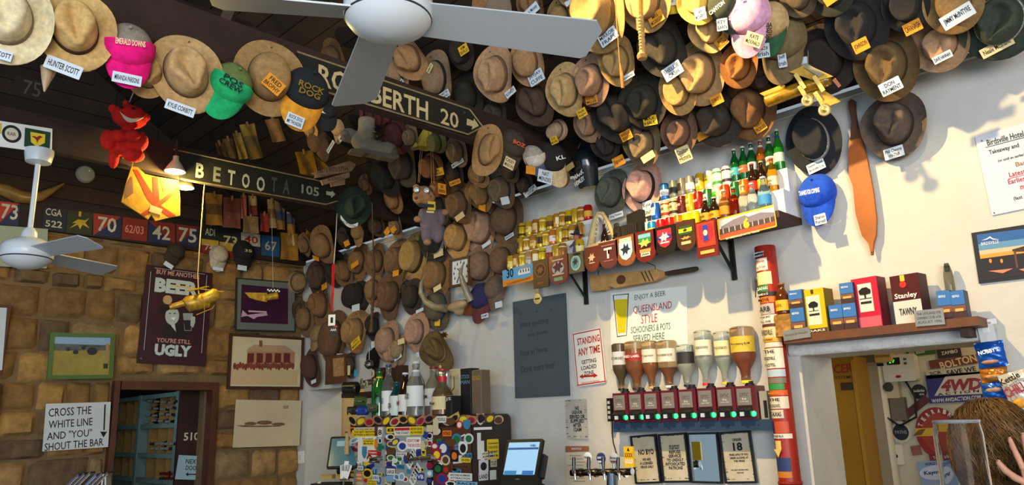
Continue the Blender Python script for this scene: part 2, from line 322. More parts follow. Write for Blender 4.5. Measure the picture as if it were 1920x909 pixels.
# ================================================================== hats
def sm(a, b, x): t = max(0, min(1, (x-a)/(b-a))); return t*t*(3-2*t)
def hat_parts(kind, seed):
    """unit hat: brim half-length 1 along y (front = -y), crown towards +z. returns crown, brim, band builders"""
    r = random.Random(seed); n = 36
    A, Bx = .61, .49                                          # head oval
    H = {'cattle':.80, 'tear':.78, 'round':.72, 'flat':.60, 'worn':.70, 'bucket':.66, 'straw':.72, 'fur':.70}[kind]*(.93+.14*r.random())
    brim_y, brim_x = {'bucket':(.74,.64), 'fur':(.8,.72)}.get(kind, (1, .82+.07*r.random()))
    curl = {'cattle':.34, 'tear':.22, 'round':.12, 'flat':.07, 'worn':.26, 'bucket':-.35, 'straw':.3, 'fur':.1}[kind]*(.7+.6*r.random())
    dip = {'bucket':-.30}.get(kind, -.05-.1*r.random()); wav = {'worn':.10, 'bucket':.05}.get(kind, .03); ph = r.random()*6; ph2 = r.random()*6
    sd = V((r.random()*50, r.random()*50, 3))
    bump = {'worn':.10, 'fur':.06}.get(kind, .02)
    def brim(t, a):                                           # t 0 at head .. 1 at edge
        x0, y0 = Bx*math.cos(a), A*math.sin(a); x1, y1 = brim_x*math.cos(a), brim_y*math.sin(a)
        x, y = x0+(x1-x0)*t, y0+(y1-y0)*t
        z = t*t*(curl*abs(math.cos(a))**3+dip*abs(math.sin(a))**2+wav*math.sin(3*a+ph)+wav*.6*math.sin(2*a+ph2))
        return V((x, y, z+.02))
    def crown(t, a):                                          # t 0 base .. 1 centre of the top
        if kind == 'flat': pr = [(0,1,0),(.35,.95,.62),(.55,.9,.95),(.65,.82,1.0),(.75,.70,.97),(1,0,.93)]
        elif kind in ('round','bucket','fur'): pr = [(0,1,0),(.3,.97,.5),(.55,.85,.83),(.75,.6,.96),(1,0,1)] if kind != 'bucket' else [(0,1,0),(.4,.86,.8),(.55,.8,.97),(.7,.6,1),(1,0,1)]
        else: pr = [(0,1,0),(.35,.93,.55),(.55,.85,.9),(.68,.70,1.0),(.8,.45,1.0),(1,0,.98)]
        for i in range(len(pr)-1):
            if t <= pr[i+1][0]: k = (t-pr[i][0])/(pr[i+1][0]-pr[i][0]); rr = pr[i][1]+(pr[i+1][1]-pr[i][1])*k; hh = pr[i][2]+(pr[i+1][2]-pr[i][2])*k; break
        x, y, z = Bx*rr*math.cos(a), A*rr*math.sin(a), H*hh
        up = sm(.35, .95, hh)
        fr_ = sm(.05, -.45, y)                                # towards the front
        if kind in ('cattle','worn'):
            z -= up*.32*H*math.exp(-(x/.13)**2)*sm(.60, .25, abs(y)+.02)
            x *= 1-.38*up*fr_; z -= up*.16*H*fr_*sm(.05, .2, abs(x))
        elif kind == 'straw':
            z -= up*.2*H*math.exp(-(x/.12)**2)*sm(.5,.2,abs(y)); x *= 1-.3*up*fr_
        elif kind == 'tear':
            wd = .09+.12*sm(-.4, .3, y); z -= up*.34*H*math.exp(-(x/wd)**2)*sm(.5,.22,abs(y)); x *= 1-.5*up*fr_; z += up*.05*fr_
        q = V((x, y, z)); nv = NZ.noise(q*3.2+sd)
        return q+V((x*.25, y*.25, .5*H))*nv*bump*(.3+hh)
    def C_(u, v): return crown(u, v*2*PI)
    cr = B(); P = []; R_ = 11
    for i in range(R_):
        for j in range(n): P.append(crown(i/R_, 2*PI*j/n))
    P.append(crown(1, 0)); fs = [(i*n+j, i*n+(j+1)%n, (i+1)*n+(j+1)%n, (i+1)*n+j) for i in range(R_-1) for j in range(n)]+[((R_-1)*n+j, (R_-1)*n+(j+1)%n, R_*n) for j in range(n)]
    cr.add(P, fs)
    br = B(); ts = (.0,.3,.62,.9,1); th = .018; P = [brim(t, 2*PI*j/n) for t in ts for j in range(n)]; k = len(ts)
    P += [brim(t, 2*PI*j/n)-V((0,0,th)) for t in ts[::-1] for j in range(n)]; k2 = 2*k
    br.add(P, [(i*n+j, (i+1)*n+j, (i+1)*n+(j+1)%n, i*n+(j+1)%n) for i in range(k2-1) for j in range(n)])
    bd = B(); P = []
    for t, o in ((.01,1.0),(.02,1.03),(.15,1.03),(.17,1.0)):
        for j in range(n): q = crown(t, 2*PI*j/n); P.append(V((q.x*o, q.y*o, q.z+.01)))
    bd.add(P, [(i*n+j, i*n+(j+1)%n, (i+1)*n+(j+1)%n, (i+1)*n+j) for i in range(3) for j in range(n)])
    return cr, br, bd
def cap_parts(seed):
    """unit cap hung by its strap: front of the crown faces +z, peak hangs towards -y; half-width about .5"""
    r = random.Random(seed); sd = V((r.random()*50, r.random()*9, 1)); n = 28; nr = 8
    def dome(u, a):                                           # u 0 centre .. 1 rim
        x = .47*u**.8*math.cos(a); y0 = math.sin(a); y = .13+(.52 if y0 > 0 else .44)*u**.8*y0
        z = .50*math.sqrt(max(0, 1-u**2.4))*(1-.25*max(0,y0)*u)
        q = V((x, y, z)); return q+V((.4*x, .4*(y-.1), .35))*NZ.noise(q*2.6+sd)*.10
    cap_parts.dome = lambda u, a: V((.47*u**.8*math.cos(a), .13+(.52 if math.sin(a) > 0 else .44)*u**.8*math.sin(a), .53*math.sqrt(max(0, 1-u**2.4))))
    P = [dome(0,0)]+[dome(i/nr, 2*PI*j/n) for i in range(1, nr+1) for j in range(n)]
    b = B(); b.add(P, [(0, 1+j, 1+(j+1)%n) for j in range(n)]+[(1+(i-1)*n+j, 1+i*n+j, 1+i*n+(j+1)%n, 1+(i-1)*n+(j+1)%n) for i in range(1, nr) for j in range(n)])
    def peak(u, v):
        a = PI*(1.0+u)+0.0; x = .45*math.cos(a)*(1-.06*v); yb = .10+.42*math.sin(a)*.82
        sn = max(0, -math.sin(a)); y = yb-.02-v*(.46*sn**.55+.02); z = .30*sn**.9*(1-.28*v)+.03
        return V((x, y, z))
    pk = sheet(peak, 20, 5, .018)
    bt = B().lathe([(0,.02),(.03,.015),(.035,-.01)], 10, MX.Translation(dome(.12, PI/2)+V((0,.22,-.02))))
    return b, pk, bt
HATC = {}
def get_hat(kind, v):
    k = (kind, v)
    if k not in HATC: HATC[k] = tuple(q.mesh(nm, True, 70) for q, nm in zip(hat_parts(kind, v*13+len(kind)), ('crown','brim','hatband'))) if kind != 'cap' else tuple(q.mesh(nm, True, 55) for q, nm in zip(cap_parts(v*7+1), ('crown','peak','button')))
    return HATC[k]
def inst(name, me, mat, parent, s):
    me = me.copy(); me.materials.clear(); me.materials.append(mat); o = bpy.data.objects.new(name, me); COL.objects.link(o); o.parent = parent; o.matrix_local = MX.Diagonal((*s, 1)); return o
HN = V((0,-1,-.42)).normalized()
SURF = {'C': (V((0,0,TOP))+NC*.13, NC, HN), 'W': (V((0,-.03,0)), NW, NW), 'S': (V((.06,0,0)), NS, NS),
        'B': (V((XB1+.05,0,0)), NS, V((1,-.25,-.12)).normalized()), 'E': (V((XB2+.05,0,0)), NS, V((1,-.3,-.1)).normalized())}
HCOUNT = 0; HM = {}
def add_tag(par, Mi, px, kx, ky, tg, zoff, SZ=0):
    tx, ty, tw, th, trot, tc, txt = tg
    col = {'w': TAGW, 'o': TAGO, 'c': TAGC, 'y': M((232,184,40), .75, var=.1, sc=14), 'b': M((20,22,24), .7)}[tc]
    q = Mi; nrm = q.to_3x3() @ V((0,0,1)); P = U(tx, ty, q.translation+nrm*zoff, nrm); l = q.inverted() @ P
    if SZ and math.hypot(l.x, l.y) < .60*SZ: zoff = .70*SZ; P = U(tx, ty, q.translation+nrm*zoff, nrm); l = q.inverted() @ P
    w_, h_ = tw/kx, th/ky; m = MX.Translation(V((l.x, l.y, l.z))) @ MX.Rotation(math.radians(trot)-px, 4, 'Z')
    c = part('name_tag', B().rbox((0,0,0), (w_, h_, .003), min(w_,h_)*.06), col, par, m, smooth=False)
    if txt:
        ls = txt.split('/'); k = len(ls)
        for i, s in enumerate(ls): T(c, s, 0, h_*(.5-(i+.5)/k)*.86, w_*.84*min(1, len(s)/max(len(x) for x in ls)+.12), h_*.62/k*(.8 if k == 1 else 1), INK if tc != 'b' else WHITE, .0025, bold=.012)
    return c
def hat(px, py, hp, kind, c, rot, surf, label, tg=None, band=None, v=None, off=0, wide=1, group=None, peak=None, tilt=(0,0), nm=None):
    """px,py centre and hp apparent height in the photograph; surf: what it hangs on"""
    global HCOUNT, CAPS_; HCOUNT += 1; v = v if v is not None else HCOUNT % 7
    P0, n, nh = SURF[surf]; P = U(px, py, P0+n*(off+.004*(HCOUNT % 5)), n)
    m = fr(P, nh+V((tilt[0], 0, tilt[1]))); yv = m.to_3x3() @ V((0,1,0)); xv = m.to_3x3() @ V((1,0,0))
    p0, p1, p2 = proj(P), proj(P+yv*.05), proj(P+xv*.05); ky = math.hypot(p1[0]-p0[0], p1[1]-p0[1])/.05; kx = math.hypot(p2[0]-p0[0], p2[1]-p0[1])/.05
    iscap = kind == 'cap'; S_ = hp/ky/((1.25 if iscap else 1.74) if surf == 'C' or (surf == 'W' and px < 1000) else (1.34 if iscap else 1.98))
    M4 = m @ MX.Rotation(math.radians(rot), 4, 'Z'); nrm = m.to_3x3() @ V((0,0,1)); M4.translation = P+nrm*.02
    name = nm or ('cap' if iscap else {'straw':'straw_hat', 'bucket':'bucket_hat', 'fur':'fur_hat'}.get(kind, 'felt_hat'))
    t = thing(name, label, 'cap' if iscap else 'hat', M4, group or ('caps hung among the hats' if iscap else 'hats hung on the walls, beams and ceiling'))
    HM[t.name] = M4; a, b_, d = get_hat(kind, v % (4 if iscap else 5)); mat = c if isinstance(c, bpy.types.Material) else felt(c)
    sc = (S_*wide, S_, S_*(.8 if not iscap else .85)); CAPS_ = S_
    if iscap:
        inst('crown', a, mat, t, sc); inst('peak', b_, felt(peak) if peak else mat, t, sc); inst('button', d, mat, t, sc)
    else:
        inst('crown', a, mat, t, sc); inst('brim', b_, mat, t, sc)
        if kind != 'fur': inst('hatband', d, felt(band) if band else felt(tuple(max(8, int(q*.62)) for q in c)) if not isinstance(c, bpy.types.Material) else DKWOOD, t, sc)
    lp = M4.inverted() @ (P+yv*S_*(.8 if not iscap else .55)+nrm*.02); lq = M4.inverted() @ (P+yv*S_*(.8 if not iscap else .55)-n*(.20 if surf == 'C' else .06)); part('nail', B().tube([lp+(lp-lq).normalized()*.012, lq], .003, 6), STEEL, t)
    for g in (tg if isinstance(tg, list) else [tg] if tg else []): add_tag(t, M4, math.radians(rot), kx, ky, g, (.11 if not iscap else .34)*S_*1.0+.004, 0 if iscap else S_)
    return t
TAN, BRN, DBR, TAU, PNK, OLV, BLK, LEA = (164,132,88), (112,82,56), (70,50,38), (122,98,74), (172,136,112), (98,84,58), (30,28,27), (150,98,52)
# --- the row hung along the tie beam at the upper left
hat(8,32,176,'straw',(206,192,156),20,'B','cream woven straw hat at the upper left corner, furthest along the beam',(6,103,34,18,-8,'w','SCOTT'),band=(120,108,84))
hat(140,58,150,'cattle',(186,152,98),14,'B','big tan felt hat with thin bootlace band beside the pink and grey cap',(119,126,70,24,-13,'w','HUNTER SCOTT'),band=(60,44,30),v=1)
hat(277,140,90,'tear',(150,116,70),0,'B','tan felt hat mostly hidden between the pink and grey cap and a tan hat',off=-.05)
hat(347,140,146,'tear',(170,138,94),24,'B','tan felt hat with teardrop crown beside the green and cream cap',(338,203,56,18,-12,'w','KYLIE CORBITT'),v=2)
hat(502,148,140,'round',(142,112,70),10,'B','tan brown felt hat with orange tag on its crown beside the road sign',(513,158,38,26,-33,'o','FRED/BROPHY'),v=3,wide=1.05)
def capx(px, py, hp, c, rot, surf, label, tg=None, peak=None, txt=None, tcol=None, front=None, **k):
    t = hat(px, py, hp, 'cap', c, rot, surf, label, tg, peak=peak, **k); S_ = CAPS_
    if front:                                                 # separate front panel
        r0 = cap_parts.dome
        def fp(u, v): q = r0(.02+.95*v, math.radians(172+196*u)); return V((q.x*1.07, .1+(q.y-.1)*1.07, q.z*1.04+.035))
        part('front_panel', sheet(fp, 12, 6, .012), felt(front), t, MX.Diagonal((S_,S_,S_*.85,1)))
    if txt:
        for i, s in enumerate(txt.split('/')): T(t, s, 0, (.08-.13*i)*S_, .52*S_*min(1,len(s)/6+.3), .12*S_, tcol or WHITE, .50*S_+.012, bold=.02)
    return t
capx(240,106,120,(130,122,112),4,'B','pink and grey mesh cap between two big tan hats on the beam',(238,148,54,19,-2,'w','MIRANDA PARSONS'),peak=(205,0,108),front=(214,6,116),txt='EMERALD DOWNS',tcol=M((240,214,170),.7))
capx(424,172,112,(92,110,60),-22,'B','green cap with faded crown between two tan hats on the beam',None,peak=(18,150,92),front=(24,158,98),txt='POS/CREW',tcol=INK)
capx(566,186,122,(28,32,36),-12,'B','black cap with yellow peak below the start of the upper road sign',(553,226,32,22,-14,'w','ROCK DOG/MR THUNDER'),peak=(206,140,38),txt='ROCK/DOG',tcol=GOLD)
capx(608,214,64,(24,26,28),8,'B','small black cap beside the black and yellow cap',(603,208,20,6,-6,'w',None))
# --- ceiling, upper rows
H = hat
H(630,105,64,'worn',(84,60,38),30,'C','dark brown leather hat poking out above the upper road sign')
H(776,108,80,'cattle',(150,112,76),25,'C','tan hat just below the big fan hub with a slim tag',(806,128,14,8,30,'c','RIMON'))
H(745,132,74,'tear',(140,112,88),10,'C','taupe hat behind the short fan blade above the road sign',(752,155,10,9,30,'w','TOM'))
H(824,144,88,'round',(128,104,80),-22,'C','taupe hat with black band above the numbers of the upper road sign',(833,178,21,13,6,'w','COMETTER/CAPANILL'),band=(26,22,20),v=2)
H(882,176,76,'round',(38,34,28),0,'C','black hat with cord, just right of the upper road sign numbers',off=-.05)
H(870,96,64,'flat',(40,32,26),0,'C','black hat half hidden under the long fan blade',(869,93,18,17,5,'y','KIM/DEVILLE'),off=-.06)
H(936,138,96,'cattle',(162,128,96),-24,'C','pinkish tan hat with moth holes and long pinched crown under the long fan blade',(957,173,21,12,14,'w','ROWDY'),v=1,off=.05)
H(994,114,84,'round',(150,116,80),-8,'C','tan hat tucked under the long fan blade with a large white tag',(1005,145,30,23,7,'w','JAYJAY/CUFFE'))
H(933,212,62,'tear',(58,52,40),-30,'C','dark olive hat in shadow above the beam end')
H(1008,186,92,'worn',(70,54,40),10,'C','dark brown slumped hat below the largest white tag',v=3)
H(1067,168,90,'cattle',(176,144,98),-16,'C','cream tan hat with dented crown and yellow tag',(1091,212,18,16,8,'y','Nola/Angles'),v=2,off=.04)
H(1114,150,88,'tear',(146,114,92),-30,'C','mauve brown hat with deep crease next to cream tan hat',(1109,187,23,15,-6,'o','DANIEL/MILLER'),v=4,off=.02)
H(1163,114,84,'tear',(150,120,74),-14,'C','tan hat with a plaited cord hanging across it',(1178,143,24,9,8,'w','Schumacher'),v=0,off=.05)
H(1124,20,140,'tear',(134,108,64),-14,'C','big tan hat at the tip of the long fan blade',(1140,69,37,23,12,'w','MIRROR/FRAPE'),v=2)
H(1056,32,64,'round',(126,102,62),-10,'C','olive tan hat above the tip of the long fan blade')
H(1003,6,66,'cattle',(112,82,52),-10,'C','brown hat beside the fluffy fleece hat',(997,20,30,17,14,'w','Josh Moxey'))
H(918,16,76,'flat',(140,100,64),0,'C','brown hat brim showing at the back of the fluffy fleece hat',off=-.05)
H(940,14,66,'fur',M((206,184,160),1,var=.3,sc=30,bump=1,bsc=90),10,'C','fluffy cream fleece hat above the long fan blade',wide=1.2,off=.07)
H(1068,-16,50,'flat',(176,148,96),0,'C','tan hat brim cut by the top edge, with a white tag',(1068,2,20,10,14,'w',None))
H(1214,-2,110,'flat',(146,116,72),-8,'C','broad tan hat behind the plaited yellow whip',(1230,34,29,22,10,'o','MRS/MCGREGOR'),v=1)
H(1310,2,80,'straw',(222,180,84),12,'C','yellow rimmed straw hat at the top beside the dark green cap',(1313,26,22,22,-6,'w','GAV/McCLAFFERTY'),off=.04)
capx(1366,18,84,(52,58,46),16,'C','dark green cap with white letters at the top edge',(1354,46,21,22,-12,'w','KEY/BARN'),txt='CANYON',off=.08)
H(1336,52,82,'worn',(176,140,92),-12,'C','pale tan leather hat with slots below the straw hat',(1353,79,23,20,22,'o','ROY/WINDSOR'),v=1)
H(1246,88,100,'worn',(48,42,34),6,'C','large black hat with a split beside the plaited whip',(1261,133,38,25,12,'w','SHELLIE/CASH'),v=2,wide=1.05)
H(1316,136,110,'tear',(158,126,84),-20,'C','large tan hat with dark band and orange tag above the black floppy hat',(1344,187,24,18,6,'o','JOHN DUR'),v=4,band=(96,70,44))
H(1275,168,84,'flat',(160,126,76),-10,'C','tan hat with flat oval crown under the large white handwritten tag',v=0,off=.06)
capx(1409,40,112,(200,150,180),-14,'C','pink cap hanging above the leather hat',(1413,74,33,24,-38,'c','KATE/McDONALD'),off=.10)
capx(1448,52,92,(176,148,102),-18,'C','cream cap with printed horse emblem beside the pink cap',(1431,95,25,26,-12,'w','Kate/Irish'),peak=(40,82,56),txt='VIRGINIA/HORSES/COMPANY',tcol=INK,off=.06)
capx(1472,86,118,(106,90,62),-16,'C','olive cap hanging beside the cream cap',(1467,113,16,26,-8,'w','Jeff/Irish'),off=.02)
H(1390,122,78,'tear',(140,90,46),-28,'C','orange brown leather hat below the pink cap',v=2,off=.05)
capx(1430,132,52,(52,40,34),-10,'C','dark brown cap peeking from under the leather hat',off=.02)
H(1408,202,108,'worn',(112,78,48),-14,'C','brown crumpled hat above the green bottles with orange tag',(1424,236,23,22,16,'o','BERT/PICKLES'),v=3)
H(1212,190,92,'worn',(46,42,36),-24,'C','black hat with pale pinched crown and bootlace',(1219,226,26,18,-6,'y','MAX/HILL'),v=4,wide=1.1,off=.03)
H(1164,210,106,'cattle',(42,38,34),8,'C','wide black hat with shiny dented crown below the plaited cord',(1174,254,22,18,8,'o','NARELLE/BOWEN'),v=0,off=-.01)
H(1046,244,54,'bucket',(160,134,110),-60,'C','pale folded cloth hat with small yellow tag',(1039,263,14,14,4,'y','DOC/MOORE'))
H(1108,230,66,'tear',(142,112,88),-14,'C','tan hat brim with dangling bootlaces above the welding mask',off=-.02)
H(1210,268,80,'tear',(112,96,72),-28,'C','olive brown hat resting on the wall top with a torn cream tag',(1215,294,26,13,14,'c',None),v=1,off=.05)
H(1278,246,76,'tear',(110,82,66),-26,'C','brown hat with patterned band above a blank tan card',(1282,289,27,29,6,'c','Coulton/Hotels'),v=3,off=.05)
H(1344,222,92,'worn',(54,46,40),-40,'C','large black floppy hat along the wall top with orange card',(1318,253,26,16,10,'o',None),v=4,wide=1.25,off=.02)
H(1142,268,62,'worn',(40,36,33),-8,'C','black bush hat beside the welding mask',(1160,302,22,18,8,'o','Jigsaw'),v=1)
H(1500,-6,70,'round',(78,66,48),10,'C','olive hat at the top edge left of the black hats')
H(1560,-20,90,'flat',(44,44,36),0,'C','dark green hat cut by the top edge with an orange tag',(1558,-1,26,16,14,'o',None))
H(1610,45,120,'tear',(34,32,34),0,'C','large black hat with orange tag in the dark upper right corner',(1614,85,30,23,8,'o','JOHNSON'),v=2)
H(1545,112,116,'flat',(40,33,30),0,'C','broad black hat with a printed crown patch above the yellow can plane',(1500,118,28,21,-14,'w','COL/PASSINGHAM'),v=1,wide=1.15,off=-.02)
H(1700,8,90,'flat',(36,34,34),-6,'C','black hat above the pinkish hat at the upper right',(1711,51,36,22,8,'o','CAVANAGH'))
H(1666,120,122,'tear',(92,72,44),-10,'C','brown olive hat hanging over the wall top above the wooden paddle',(1670,162,42,24,10,'w','DON/RAYMENT'),v=0,off=.06)
H(1790,4,104,'round',(136,106,66),-8,'C','tan hat with a long white name card at the upper right',(1795,30,66,26,14,'w','JIMMY McINTYRE'),off=.04)
H(1764,82,92,'cattle',(166,130,100),-22,'C','pinkish tan hat below the long white name card',(1767,107,38,14,10,'w','DAVE HANNAH'),v=3,wide=1.15)
H(1876,38,130,'tear',(48,56,46),-30,'C','dark green hat with chequered band at the upper right corner',(1869,88,68,19,12,'c','Neale McShane'),v=2,wide=1.1,band=checks(60))
# --- ceiling, left middle cluster under and between the road signs
capx(607,268,66,(74,54,42),24,'C','dark brown cap hanging left of the hanging boots',(620,275,19,7,24,'w','McDONAGH'))
capx(640,244,42,(172,140,100),-20,'C','small cream cap above the hanging boots',(643,257,17,9,6,'w','JACK'))
H(586,238,40,'tear',(150,116,72),30,'C','tan hat brim behind the black and yellow cap peak')
H(748,252,66,'round',(86,44,44),0,'C','maroon hat beside the hanging boots')
H(775,256,46,'tear',(126,104,78),-20,'C','taupe hat with long white tag under the upper road sign',(756,276,18,9,32,'w','Cam Nixon'),v=1)
H(822,266,52,'bucket',(104,104,66),-14,'C','green cloth bucket hat under the arrow sign',off=.03)
H(862,282,56,'tear',(124,102,74),-10,'C','tan hat with upturned brim under the arrow tip',(858,306,25,8,8,'w','MITCHELL'),v=4)
H(762,308,78,'tear',(66,58,48),-20,'C','dark grey brown hat under the long white tag',v=2)
H(910,282,100,'worn',(146,112,70),-14,'B','large tan crumpled hat under the point of the arrow sign',v=3,off=.1,wide=.72)
H(902,326,48,'worn',(140,108,70),20,'C','tan crumpled brim below the large crumpled hat',off=.02)
H(812,312,64,'bucket',(112,72,40),10,'C','rust brown cloth hat above the pilot bear',(822,322,19,14,-6,'y','AL/BURNETT'))
H(856,324,50,'round',(58,46,40),-14,'C','near black hat with orange tag below it, right of the bear',(853,342,21,9,0,'o','A MOLYAR'))
H(830,350,56,'bucket',(110,68,36),0,'C','rust brown hat behind the pilot bear head',(829,354,14,20,-22,'o','AB/ANDERSON'),off=-.03)
H(906,360,66,'worn',(138,104,62),-10,'C','leather hat with orange strap tag below the crumpled tan hats',(904,388,12,14,-28,'o',None),v=1)
H(728,326,78,'worn',(26,24,24),0,'C','black felt hat hanging below the boots',v=0)
H(742,372,52,'round',(126,92,56),-12,'C','brown hat brim below the black felt hat')
H(690,345,36,'worn',(86,62,46),0,'C','small brown hat beside the dark green hat')
H(866,380,72,'tear',(112,86,62),-26,'C','brown felt hat with teardrop crown right of the bear',(862,406,18,10,14,'c',None),v=2,off=.04)
H(822,384,70,'flat',(66,58,48),-10,'C','dark hat mostly hidden behind the pilot bear')
H(946,352,70,'tear',(110,94,74),-20,'C','grey brown hat with ribbed white tag near the wall top',(947,376,15,14,-4,'w',None),v=4,off=.02)
capx(952,282,80,(58,52,44),-14,'B','dark army cap with orange letters',(955,306,19,20,-18,'c','CASEY/MASON'),txt='BOZ',tcol=M((235,95,40),.7),off=.06)
capx(998,302,60,(160,158,150),24,'B','white and blue cap next to the army cap',(995,319,17,15,0,'o',None),peak=(74,88,122),front=(196,192,184),off=.04)
capx(1030,308,84,(34,32,32),22,'B','black and cream cap with a white name card',(1022,331,26,23,-6,'w','NAT/MENZIES'),peak=(196,176,136),txt='KL',off=.05)
H(1052,334,36,'round',(106,78,52),0,'B','small brown hat right of the black and cream cap')
H(988,344,44,'tear',(70,54,46),-20,'C','dark brown hat with printed white tag at the wall top',(994,358,27,11,16,'w','SHAYNE/ONE'))
H(960,318,46,'round',(70,58,46),-14,'C','dark brown brim under the army cap')
GH = H(662,388,76,'tear',(28,44,36),-14,'E','dark green hat with curved white band at the end of the lower road sign',None,v=2)
H(648,446,38,'round',(52,44,38),0,'C','small dark hat below the dark green hat',(650,456,10,10,6,'o',None))
capx(676,438,40,(128,102,70),-16,'C','small tan cap below the dark green hat')
H(712,420,46,'worn',(58,44,36),0,'C','dark brown hat in the shade right of the dark green hat',(726,434,11,11,26,'o',None))
H(747,424,40,'tear',(118,94,70),-14,'C','taupe hat brim with an orange tag in the shade left of the bear',(738,430,10,10,20,'o',None))
H(576,458,42,'worn',(106,80,54),-20,'C','brown hat in the corner beside the bar towels',v=1)
H(610,458,66,'round',(118,90,60),-20,'C','large brown hat in the corner below the bar towels',(592,484,11,8,-24,'o',None),v=2,wide=1.2,off=.03)
# --- on the white wall
H(602,520,66,'worn',(68,50,40),-10,'W','dark brown crumpled hat in the corner under the white wire',(608,537,10,11,10,'o',None),v=0)
H(634,505,60,'worn',(40,32,29),10,'W','black crumpled hat left of the red lanyard',v=3)
H(653,508,62,'worn',(102,76,50),20,'W','brown folded hat left of the yellow tags',v=4,wide=.8)
H(677,492,62,'round',(116,86,54),-8,'W','brown hat with orange tag below the wire',(665,496,14,9,14,'o',None),v=2)
H(712,490,60,'worn',(100,74,50),12,'W','brown hat behind the hanging plaited whip',v=1)
H(752,490,74,'tear',(104,78,54),-22,'W','dark tan hat with deep crease and small orange tag',(742,512,11,10,0,'o',None),v=0)
H(782,482,84,'flat',(150,122,72),-14,'W','yellowed stained hat left of the black police style hat',v=2,band=(60,40,26))
H(826,448,84,'cattle',(46,44,42),-14,'W','black hat with chequered band just below the pilot bear',(822,475,18,13,4,'c',None),v=1,band=checks())
H(866,446,72,'tear',(172,134,84),-6,'W','pale leather hat above the wall clock',v=4,off=.02)
H(908,428,86,'cattle',(160,128,104),-18,'W','large pinkish tan hat above right of the clock',(912,458,17,7,16,'w',None),v=3,wide=1.1)
H(955,414,80,'round',(96,72,54),-8,'W','brown hat beside the top row of gold cans',(955,443,17,7,14,'w','SANDERS BAY'),v=0,wide=1.1,off=.02)
H(908,500,76,'round',(116,92,74),-18,'W','taupe crumpled hat right of the clock',v=3,wide=1.1)
H(947,490,72,'round',(102,78,58),-12,'W','brown hat behind the taupe crumpled hat near the gold cans')
H(824,518,78,'flat',(126,94,60),-20,'W','brown felt hat with wide round crown left of the clock',(820,540,14,9,14,'c',None),v=1,wide=1.1)
H(826,576,76,'round',(84,76,60),-10,'W','grey hat with blue ribbon behind the mounted horns',(820,604,10,13,-8,'y',None),band=(44,58,84),v=2,wide=1.1)
H(555,530,56,'bucket',(130,104,76),0,'S','small stained leather hat in the corner beside the purple picture')
H(560,582,40,'worn',(72,58,44),0,'S','dark hat with goggles in the corner by the purple picture')
H(578,598,60,'round',(112,88,60),10,'W','brown hat with round crown low in the corner',v=4)
H(607,572,70,'worn',(110,80,50),20,'W','brown creased hat left of the red lanyard card',(592,554,12,10,8,'o',None),v=2)
H(672,556,72,'bucket',(36,31,30),-14,'W','black corduroy hat with a white label',(667,577,14,12,2,'w',None),wide=1.15)
H(706,544,54,'round',(122,92,60),0,'W','tan hat behind the hanging plaited whip beside the black corduroy hat')
H(738,556,80,'worn',(92,68,48),-20,'W','brown pinched hat right of the hanging whip',v=0)
H(778,556,60,'round',(52,44,37),-10,'W','near black hat left of the mounted horns',(787,582,14,6,10,'w',None),v=3)
H(765,545,36,'worn',(60,48,40),0,'W','dark cap shaped hat with a long white tag above the near black hat',(750,549,15,6,12,'w',None))
capx(600,632,46,(128,106,72),-20,'W','worn khaki cap low beside the corner')
H(632,636,96,'round',(96,68,48),-6,'W','dark brown hat with chin cord low on the wall',(637,668,11,10,-4,'w',None),v=1,wide=.9)
H(672,622,72,'tear',(138,106,68),-20,'W','tan hat with tilted yellow tag low on the wall',(667,643,17,15,24,'y','JOHN/MEREDITH'),v=2,wide=1.15,off=.03)
H(705,612,48,'worn',(34,31,30),0,'W','black bush hat below the hanging whip end',(702,645,12,12,4,'w',None))
H(732,640,72,'round',(146,116,96),-10,'W','pale mauve felt hat low on the wall',v=0,off=.02)
H(752,655,52,'round',(132,112,88),-8,'W','taupe hat between two pale mauve hats',(752,640,12,10,6,'c',None))
H(786,622,66,'flat',(158,124,106),-12,'W','pinkish mauve felt hat below the mounted horns',(788,664,15,9,0,'w',None),v=1,wide=1.1,off=.02)
H(740,664,44,'tear',(140,116,92),0,'W','taupe brim with a pale tag below the pale mauve hat',(746,670,14,7,18,'w',None))
H(590,688,68,'round',(70,48,40),20,'W','dark plum brown hat low by the alcove opening',(588,715,9,7,10,'w',None),v=3,wide=.85)
H(706,672,46,'fur',M((26,22,20),1,var=.4,sc=40,bump=1,bsc=120),0,'W','shaggy black fur hat above the mirror ball')
H(662,684,44,'worn',(64,48,40),0,'W','dark brown crumpled hat left of the mirror ball')
capx(909,566,70,(40,38,78),-6,'W','navy cap with maroon peak below the taupe crumpled hat',(909,592,13,8,4,'w','GRUMPY'),peak=(92,44,50))
capx(935,548,62,(98,82,72),6,'W','brown grey cap beside the number plate reading thirty',(935,571,13,11,4,'w',None))
H(1152,362,88,'tear',(78,82,72),-14,'W','dark grey green felt hat on the wall between the can displays',(1155,404,27,10,4,'w','Greg Watkins'),v=2)
H(1211,352,96,'tear',(196,150,136),-6,'W','pink felt hat with black ribbon on the wall between the can displays',(1214,391,17,27,4,'w','Kylie/Louis'),band=(30,26,26),v=4)
H(1528,264,130,'flat',(28,31,38),12,'W','black hat with chequered band on the wall beside the green bottles',(1530,312,34,18,12,'w','Stephen Pursell/Birdsville Cop'),band=checks(60),v=3,wide=.86)
capx(1538,374,96,(22,72,190),-2,'W','bright blue cap with white print on the wall',(1538,411,22,19,4,'w','Sharon/Pursell'),txt='THANKS FOR COMING',tcol=WHITE)
H(1681,236,124,'tear',(82,70,62),-6,'W','grey brown felt hat on the wall right of the wooden paddle',(1676,286,38,20,4,'w','Phil Owens/VH-TNR'),v=1,wide=1.0)
